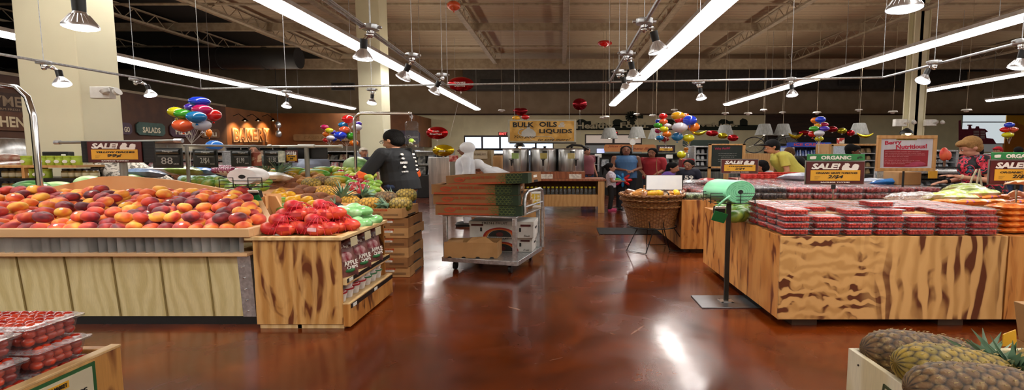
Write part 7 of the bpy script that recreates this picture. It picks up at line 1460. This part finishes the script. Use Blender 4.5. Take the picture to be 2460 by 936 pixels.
for px,k,yy in [(155+i*17,1,.12) for i in range(5)]+[(12+i*17,1,.12) for i in range(3)]+[(10+i*16,2,.05) for i in range(3)]+[(165+i*19,2,.05) for i in range(4)]:
    if jr is None: jr=thing('glass_jar','jar','jar'); MB().lathe([(.045,0),(.05,.01),(.05,.09),(.04,.1)],n=16).build('jar_glass',bj,jr); MB().lathe([(.042,.1),(.042,.125),(.001,.126)],n=16,caps=False).build('lid',mat('dark_lid','#1c1c28',.4),jr); MB().lathe([(.0515,.02),(.0515,.07)],n=16,caps=False).build('label',mat('jar_label','#c8c0a0',.6),jr); q=jr
    else: q=dup(jr)
    place(q,(xp(px,Ys+yy),Ys+yy,zs[k])); tag(q,'brown olive jar on the %s dark shelf board'%('middle' if k==1 else 'lowest'),'jar','olive jars on the %s shelf board'%('middle' if k==1 else 'lowest'))
q=xp(128,Ys+.3); box_thing('black_tray','black plastic tray leaning on the shelf against the column','tray',xp(100,Ys+.25),xp(165,Ys+.25),Ys+.25,Ys+.33,zs[0]+.001,P(0,364,Ys+.3).z,black); a=P(147,370,Ys+.24); box_thing('tray_tag','white card on the black plastic tray','card',a.x,a.x+.06,Ys+.235,Ys+.245,a.z-.1,a.z,stk)
# grey hood and pans at far left
p=P(8,362,12); m=MB(); m.lathe([(.55,0),(.6,.3),(.45,.6),(.1,.62)],p+V((0,0,-.3)),24); tag(m.build('kettle_hood',steel),'rounded steel kettle at the far left edge of the kitchen','kettle')
box_thing('kitchen_counter','long steel counter of the kitchen left of the cream column','counter',-16.5,-12.2,11.5,12.6,0,1.3,steel); box_thing('hot_food_case','dark hot food case glowing orange at the left edge','food case',-16.6,-13.1,9.6,10.4,0,1.35,black)
m=MB(); m.ell(P(60,395,9.3),(.7,.3,.08)); m.ell(P(8,380,9.4),(.4,.2,.1)); tag(m.build('wrapped_food',mat('wrapped_meat','#a86c58',.3,var='#c8b0a0',scale=10,coat=.5)),'wrapped meat trays on the case left of the column','food')
box_thing('food_counter','dark counter under the wrapped meat trays','counter',xp(-50,9.2),xp(95,9.2),9.1,9.6,0,P(0,402,9.1).z,black)
# ---------------------------------------------------------------- middle distance counters and goods
goods=[mat('goods_a','#8a6450',.6,var='#c8b8a0',scale=9,thr=(.45,.55)),mat('goods_b','#7c7c74',.6,var='#3c3c3a',scale=8,thr=(.45,.55)),mat('goods_c','#a89878',.6,var='#6c3028',scale=9,thr=(.5,.6)),mat('goods_d','#b0b4b8',.5,var='#6c747c',scale=10,thr=(.45,.6)),mat('goods_e','#c47c80',.6,var='#e0dcd8',scale=12,thr=(.45,.55))]
def case(lb,px0,px1,py0,py1,Y,mt,n=6,rows=2,top=None,name='food_case',gh=.28,cat='food case',gmt=None,base=None):
    a=P(px0,py0,Y); b=P(px1,py1,Y); o=thing(name,lb,cat,((a.x+b.x)/2,Y,0)); MB().box(a.x,b.x,Y,Y+1.,0,b.z).build('cabinet',base or mat('dark_case','#2a2a2a',.4,.3),o,bevel=.01)
    MB().box(a.x,b.x,Y+.9,Y+1.,b.z,a.z).build('back_panel',mt,o); MB().box(a.x,b.x,Y,Y+1.,a.z-.05,a.z).build('top_rail',top or galv,o,bevel=.01)
    for x in (a.x,b.x-.06): MB().box(x,x+.06,Y,Y+.9,b.z,a.z-.05).build('side_frame',galv,o)
    hh=(a.z-.05-b.z)/rows
    for r_ in range(rows):
        if r_: MB().box(a.x+.06,b.x-.06,Y+.1,Y+.9,b.z+r_*hh-.03,b.z+r_*hh).build('shelf',galv,o)
        w_=(b.x-a.x-.2)/n
        for i in range(n):
            x=a.x+.1+w_*i; m=MB(); h2=min(hh*.75,gh)*(.8+.25*((i*7+r_*3)%5)/5); z=b.z+r_*hh+.002
            m.hexa([(x+.02,Y+.15,z),(x+w_*.9,Y+.15,z),(x+w_*.9,Y+.7,z),(x+.02,Y+.7,z),(x+.05,Y+.2,z+h2),(x+w_*.85,Y+.2,z+h2),(x+w_*.85,Y+.65,z+h2),(x+.05,Y+.65,z+h2)]); tag(m.build('packed_goods',(gmt or goods)[(i+r_*2)%len(gmt or goods)],bevel=.02),'packed goods standing in the '+lb,'packed goods','goods in the '+lb)
    return o
case('bakery counter beyond the slate price boards',540,700,352,398,20,goods[3],7,2)
case('long bakery case behind the red onions',330,540,362,400,14,goods[0],7,2,gmt=[goods[4],goods[2],goods[0]])
case('grey framed pastry case behind the black panels',690,860,362,402,18,mat('case_grey','#6c7474',.5),7,2)
case('steel cheese counter behind the man in black',940,1078,362,420,16,steel,5,2,gmt=[goods[1],goods[3]])
case('service counter under the cheese sign',880,1000,360,400,30,goods[2],6,2)
box_thing('steel_unit','tall steel cabinet behind the yellow foil balloon','cabinet',xp(1028,13),xp(1080,13),13,13.8,0,P(0,378,13).z,steel); box_thing('red_poster','small red picture panel behind the white hooded worker','panel',xp(1079,12.9),xp(1100,12.9),12.9,12.95,P(0,388,12.9).z,P(0,373,12.9).z,mat('red_picture','#a02820',.5,var='#d8a090',scale=12))
b_=thing('honey_stand','beige stand with vegan notice board left of the dispensers','display stand',(xp(1155,14),14,0)); MB().box(xp(1124,14),xp(1180,14),14,14.6,0,P(0,360,14).z).build('stand_body',mat('beige_board','#a08c68',.6,var='#8c7854'),b_,bevel=.01); a=P(1133,362,13.98); b=P(1171,381,13.98); MB().box(a.x,b.x,13.96,14,b.z,a.z).build('notice',mat('pale_notice','#c8b89c',.6),b_); text('YOU SHALL NOT',.38,.06,xp(1152,14)-b_.location.x,a.z-.1,mat('brown_ink','#5c4434',.6),b_,y=-.05)
box_thing('paper_sack','tall brown paper sack left of the steel dispensers','sack',xp(1183,13.5),xp(1206,13.5),13.5,14,0,P(0,373,13.5).z,card,bevel=.05)
# onions, produce rows behind left boards
onm=mat('red_onion','#5c1c38',.3,var='#8c3858',scale=8,coat=.4)
for i in range(14): m=MB() if i==0 else None; 
on0=None
for i in range(16):
    p=P(518+i%8*5.5,409-(i//8)*5-(i%2),6.9+.12*(i//8))
    if on0 is None: m=MB(); m.ell((0,0,0),(.06,.05,.045),n=12,k=8); on0=m.build('red_onion',onm,org=(0,0,0)); q=on0
    else: q=dup(on0)
    place(q,p); tag(q,'red onion in the pile behind the orange board','onion','red onions')
for px,py,Y,mt,w_,lb in ((478,411,6.9,'#2a78c8','.','bright blue produce bag left of the red onions'),(345,416,6.3,'#2c4c70','.','dark blue produce bag below the patterned blouse'),(445,410,6.7,'#6c8c30','.','green vegetable heap right of the patterned blouse'),(560,414,7,'#c8ccc8','.','white produce bag behind the white bag roll'),(400,409,6.8,'#b8bcc0','.','clear crumpled bag behind the orange board'),(655,424,6.5,'#d8dcd8','.','small white bag beside the white bag roll'),(590,408,7.3,'#7c1c28','.','dark red produce heap behind the white bag roll')):
    soft_bag(lb,None,mat('bag_'+mt.strip('#'),mt,.3,var=tuple(min(1,x*1.5+.05) for x in lin(mt)),scale=8,coat=.4,bump=.4),.42,.3,.12,P(px,py,Y),(80,0,0))
box_thing('vegetable_table','board sided vegetable table behind the orange peach board','table',xp(240,6.5),xp(600,7.2),6.45,7.25,0,.98,board) if 0 else None
m=MB(); m.hexa([(-5.6,6.42,0),(-4.2,6.42,0),(-4.2,7.5,0),(-6.3,7.5,0),(-5.6,6.42,1.12),(-4.2,6.42,1.12),(-4.2,7.5,1.16),(-6.3,7.5,1.16)]) if 0 else None
# ---------------------------------------------------------------- juice bar and far right
flat_sign(1451,1574,347,364,17.9,'orange board sign of the juice bar with script lettering','#c07a44',None); o=[x for x in C.objects if x.name.startswith('wall_sign')][-1]
a=P(1451,347,17.9); b=P(1574,364,17.9); o=thing('juice_sign','long orange script sign over the juice bar','wall sign',(0,0,0)); bpy.data.objects.remove(o)
o=[x for x in C.objects if x.get('label','')=='orange board sign of the juice bar with script lettering'][0]; oi_=mat('rust_script','#8c3c1c',.6); text('Juices &',.55,.1,-.55,.06,oi_,o,y=-.055,shear=.4,bold=.02); text('Juicement Bar',1.15,.12,.25,-.03,oi_,o,y=-.055,shear=.4,bold=.02)
m=MB(); 
for px in (1460,1565): m.box(xp(px,17.95),xp(px,17.95)+.04,17.93,17.97,P(0,364,17.95).z-.3,P(0,350,17.95).z)
m.build('post',black,o).location=(-o.location.x,-o.location.y,-o.location.z)
case('glass fronted juice bar counter',1412,1645,367,400,16.8,mat('case_white','#b8bcbc',.4),9,1,top=mat('dark_top','#26302c',.4),gmt=[goods[4],goods[3],goods[1]])
case('steel fronted self service counter behind the chalkboard',1640,1830,404,412,13.2,steel,6,1,top=black,gmt=[goods[3]],base=mat('ribbed_panel','#6c706c',.5,.3,var='#4c504c',scale=6,st=(6,1,.1)))
a=P(1578,345,17.5); b=P(1622,363,17.5); o=thing('menu_screen','black framed sale notice at the right end of the juice bar','sign',(0,0,0)); sale(o,b.x-a.x-.12,a.z-b.z-.1,'FRESH','9'); MB().box(-(b.x-a.x)/2,(b.x-a.x)/2,.008,.05,-.05,a.z-b.z-.05).build('frame',black,o); place(o,((a.x+b.x)/2,17.5,b.z))
a=P(1434,357,18); b=P(1452,373,18); box_thing('screen','small pale blue monitor at the left end of the juice bar','monitor',a.x,b.x,18,18.06,b.z,a.z,emitm('blue_screen','#9cb0ff',.9))
o=thing('platform_scale','white dial scale on the juice bar','scale',P(1520,352,17.4)); p=P(1520,341,17.4); m=MB(); m.cyl(p,p+V((0,.05,0)),.11,n=20); m.build('dial',white,o); MB().box(p.x-.16,p.x+.3,17.42,17.5,p.z+.1,p.z+.14).build('arm',chrome,o); MB().cyl(p+V((0,.05,0)),p+V((0,.05,-.35)),.03,n=8).build('stem',chrome,o)
for px,py,Y,s_,lb in ((1464,320,20,.62,'grey lampshade above the juice bar, leftmost'),(1530,318,19,.6,'grey lampshade above the juice scale'),(1576,321,20,.58,'grey lampshade left of the large balloon bunch'),(1742,313,20,.6,'grey lampshade above the fruit foil balloons'),(1836,311,19,.6,'grey lampshade above the bicycle, left one'),(1881,311,19,.58,'grey lampshade above the bicycle, right one'),(2064,309,19,.6,'grey lampshade above the paper sacks')):
    p=P(px,py,Y); o=thing('pendant_lamp',lb,'pendant lamp',p); MB().lathe([(s_*.32,.22),(s_*.36,.2),(s_*.58,-.2),(s_*.6,-.22)],p,24,caps=False).build('lamp_shade',mat('grey_fabric_shade','#8c8c88',.7,var='#7c7c78',scale=20,st=(1,1,.1)),o); MB().cyl(p+V((0,0,.2)),(p.x,p.y,ZC),.006,n=5).build('cord',jm,o); MB().ell(p+V((0,0,-.15)),(.07,.07,.08)).build('bulb',emitm('warm_bulb'),o) if 0 else MB().ell(p+V((0,0,-.15)),(.07,.07,.08)).build('bulb',emitm('pendant_bulb','#ffe8c8',8),o)
    MB().cyl(p+V((-s_*.33,0,.2)),p+V((s_*.33,0,.2)),.01,n=5).build('spider',black,o)
# green chalk menu with leaves
o=flat_sign(1640,1750,336,352,19.8,'long dark green board painted with a leafy spray','#22342c',None); m=MB(); rg=random.Random(3)
for k in range(26): m.ell((rg.uniform(-.7,.75),-.055,rg.uniform(-.08,.08)),(.1,.008,.04),q=rotm(0,rg.uniform(-60,60),0),n=8,k=4)
m.build('leaf_painting',mat('painted_leaf','#4c7050',.7),o)
MB().box(-.95,.95,.0,.05,-.25,.22).build('frame',maple,o)
for px,py,lb in ((1608,375,'white price card on the juice counter left'),(1660,373,'white price card on the juice counter right'),(1437,373,'white price card at the left end of the juice counter')): a=P(px,py,16.7); box_thing('price_card',lb,'price card',a.x-.12,a.x+.12,16.68,16.7,a.z-.08,a.z+.05,stk)
case('shelf of cups behind the low yellow balloon',1668,1704,350,398,16,goods[0],2,3,gmt=[mat('cup_white','#c8ccd0',.4,var='#9ca0a4',scale=20,st=(4,1,.2))],name='cup_shelf',cat='shelf'); box_thing('red_machine','small red box machine behind the two children','machine',xp(1640,14.5),xp(1670,14.5),14.5,15,1.0,P(0,381,14.5).z,mat('red_enamel','#8c1820',.3),bevel=.03); box_thing('machine_base','wooden cabinet under the red machine','cabinet',xp(1632,14.4),xp(1705,14.4),14.4,15.2,0,1.0,maple)
case('shelf behind the woman in blue',1400,1440,372,412,15.5,goods[4],3,2,name='goods_shelf',cat='shelf')
# bicycle on the wall
Yb_=21; c1_=P(1812,348,Yb_); c2_=P(1893,348,Yb_); R_=.33*1.0; o=thing('bicycle','black bicycle displayed on the ledge above the shoppers','bicycle',(c1_.x,Yb_,c1_.z-.36)); sx=1.35
def ringp(c,r): return [(c.x+math.cos(a)*r*sx,Yb_,c.z+math.sin(a)*r) for a in [2*PI*k/36 for k in range(37)]]
for c_ in (c1_,c2_):
    m=MB(); m.tube(ringp(c_,.34),.022,8); w__=m.build('wheel',black,o); m=MB()
    for k in range(14): a=2*PI*k/14; m.cyl(c_,(c_.x+math.cos(a)*.33*sx,Yb_,c_.z+math.sin(a)*.33),.004,n=4)
    m.build('spokes',chrome,w__)
bb_=(c1_+c2_)/2+V((-.12,0,-.02)); st_=bb_+V((-.1,0,.5)); hd=c2_+V((-.22,0,.5)); m=MB()
for a,b in ((bb_,st_),(st_,hd),(bb_,hd),(bb_,c1_),(c1_,st_),(hd,c2_)): m.cyl(a,b,.02,n=8)
m.build('frame',black,o); MB().ell(st_+V((-.05,0,.08)),(.2,.08,.04)).build('saddle',black,o); m=MB(); m.tube([hd,hd+V((-.02,0,.14)),hd+V((.15,-.2,.18)),hd+V((-.1,-.25,.16))],.014,6); m.build('handlebar',chrome,o)
box_thing('display_ledge','pale wooden ledge block carrying the bicycle','ledge',c1_.x-.6,c2_.x+.6,20.8,21.3,0,c1_.z-.365,maple,bevel=.01)
# blue cooler
case('blue topped freezer below the cooler balloons',1905,2000,350,375,17,mat('freezer_light','#9cb4e8',.3,var='#5c74b8',scale=8,st=(6,1,.2)),12,1,top=mat('blue_top','#1c3ca0',.4),gmt=[mat('blue_pack','#2c4cb0',.4,var='#c8d4f0',scale=14),mat('white_pack','#b8c8e8',.4,var='#4c6cc0',scale=10)],name='freezer',cat='freezer'); flat_sign(1890,1995,342,352,17.2,'blue and red promotional board above the freezer','#1c3c9c','ICE CREAM','#d84040',hf=.6,var='#2c54b8')
case('shelf of paper flour sacks left of the berry poster',2052,2112,345,418,12,mat('tan_back','#8c7450',.7),3,4,gmt=[mat('paper_sack_a','#b49c74',.7,var='#a08860'),mat('paper_sack_b','#c0a880',.7,var='#7c5c40',scale=6)],name='sack_shelf',cat='shelf',top=maple)
box_thing('arched_cabinet','brown wooden cabinet behind the dark curly haired person','cabinet',xp(1990,15.5),xp(2056,15.5),15.5,16.3,0,P(0,345,15.5).z,maple,bevel=.02); box_thing('red_white_carton','small red and white carton on top of the brown cabinet','carton',xp(2021,15.5),xp(2032,15.5),15.6,15.8,P(0,344.6,15.6).z,P(0,331,15.6).z,mat('rw_carton','#b83028',.5,var='#e0d8d0',scale=5,thr=(.48,.52)))
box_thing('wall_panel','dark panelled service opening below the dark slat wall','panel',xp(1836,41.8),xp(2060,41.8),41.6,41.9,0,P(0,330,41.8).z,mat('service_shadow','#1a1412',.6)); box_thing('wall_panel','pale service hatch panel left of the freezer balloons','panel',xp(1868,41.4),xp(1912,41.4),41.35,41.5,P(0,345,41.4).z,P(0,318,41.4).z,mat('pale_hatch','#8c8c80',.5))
for i in range(9):
    p=P(2196+(i%3)*34,440-(i//3)*15,8.4+.1*i)
    if i==0: cc_=tray('salad_box2',mat('grey_salad','#a0a8a0',.5,var='#d0d4d0',scale=14)); cc_.name='salad_box'; q=cc_
    else: q=dup(cc_)
    place(q,(P(2196+(i%3)*34,430,8.8).x,8.8+.0,.92+(i//3)*.1)); tag(q,'pale clear box in the stack right below the berry poster','clamshell box','pale clear boxes under the poster')
case('low shelf under the pale clear boxes',2190,2330,410,447,8.3,goods[3],6,1,name='low_shelf',cat='shelf',gmt=[goods[3]],gh=.06)
box_thing('brown_box','brown paper box standing below the berry poster','box',5.38,5.74,7.62,8.0,.99,P(0,412,7.8).z,card,bevel=.01)
a=P(2240,415,8.3); box_thing('price_tag','small yellow price tag right of the brown paper box','price tag',a.x-.08,a.x+.08,8.28,8.3,a.z-.1,a.z+.04,yel)
case('far shelves of goods behind the blonde woman',2230,2300,360,400,13.5,goods[3],4,3,name='goods_shelf',cat='shelf',gmt=[goods[3],mat('blueish_goods','#8898b0',.5,var='#d0d8e0',scale=9)])
m=MB(); q=P(2268,370,10); m.ell(q,(.09,.06,.14)); m.ell(q+V((.09,0,-.03)),(.06,.05,.1)); fx=thing('red_popsicle_cutout','red and orange frozen pop shaped sign hanging before the shelves','sign',q); m.build('red_shape',mat('popsicle_red','#d83028',.4,var='#e86c48',scale=5),fx); MB().box(q.x+.0,q.x+.04,q.y-.01,q.y+.01,q.z-.26,q.z-.1).build('stick',mat('wood_stick','#6c4c34',.6),fx)
case('long low shelving right of the berry poster far back',2300,2460,368,420,18,goods[0],9,2,name='goods_shelf',cat='shelf'); case('far central shelf of packed goods behind the bulk table',1110,1215,368,420,22,goods[2],6,2,name='goods_shelf',cat='shelf')
for px,py,Y,lb in ((2178,318,21.5,'small warm lit lantern on the slim column'),(1248,350,24,'round warm light above the steel dispensers')):
    p=P(px,py,Y); o=thing('wall_lamp',lb,'lamp',p); MB().lathe([(.05,.2),(.25,.05),(.28,-.05)],p,14,caps=False).build('shade',black,o); MB().ell(p+V((0,-.1,-.02)),.12).build('bulb',emitm('warm_bulb'),o); MB().cyl(p+V((0,0,.2)),(p.x,p.y,ZC),.007,n=5).build('rod',jm,o)
# ---------------------------------------------------------------- end
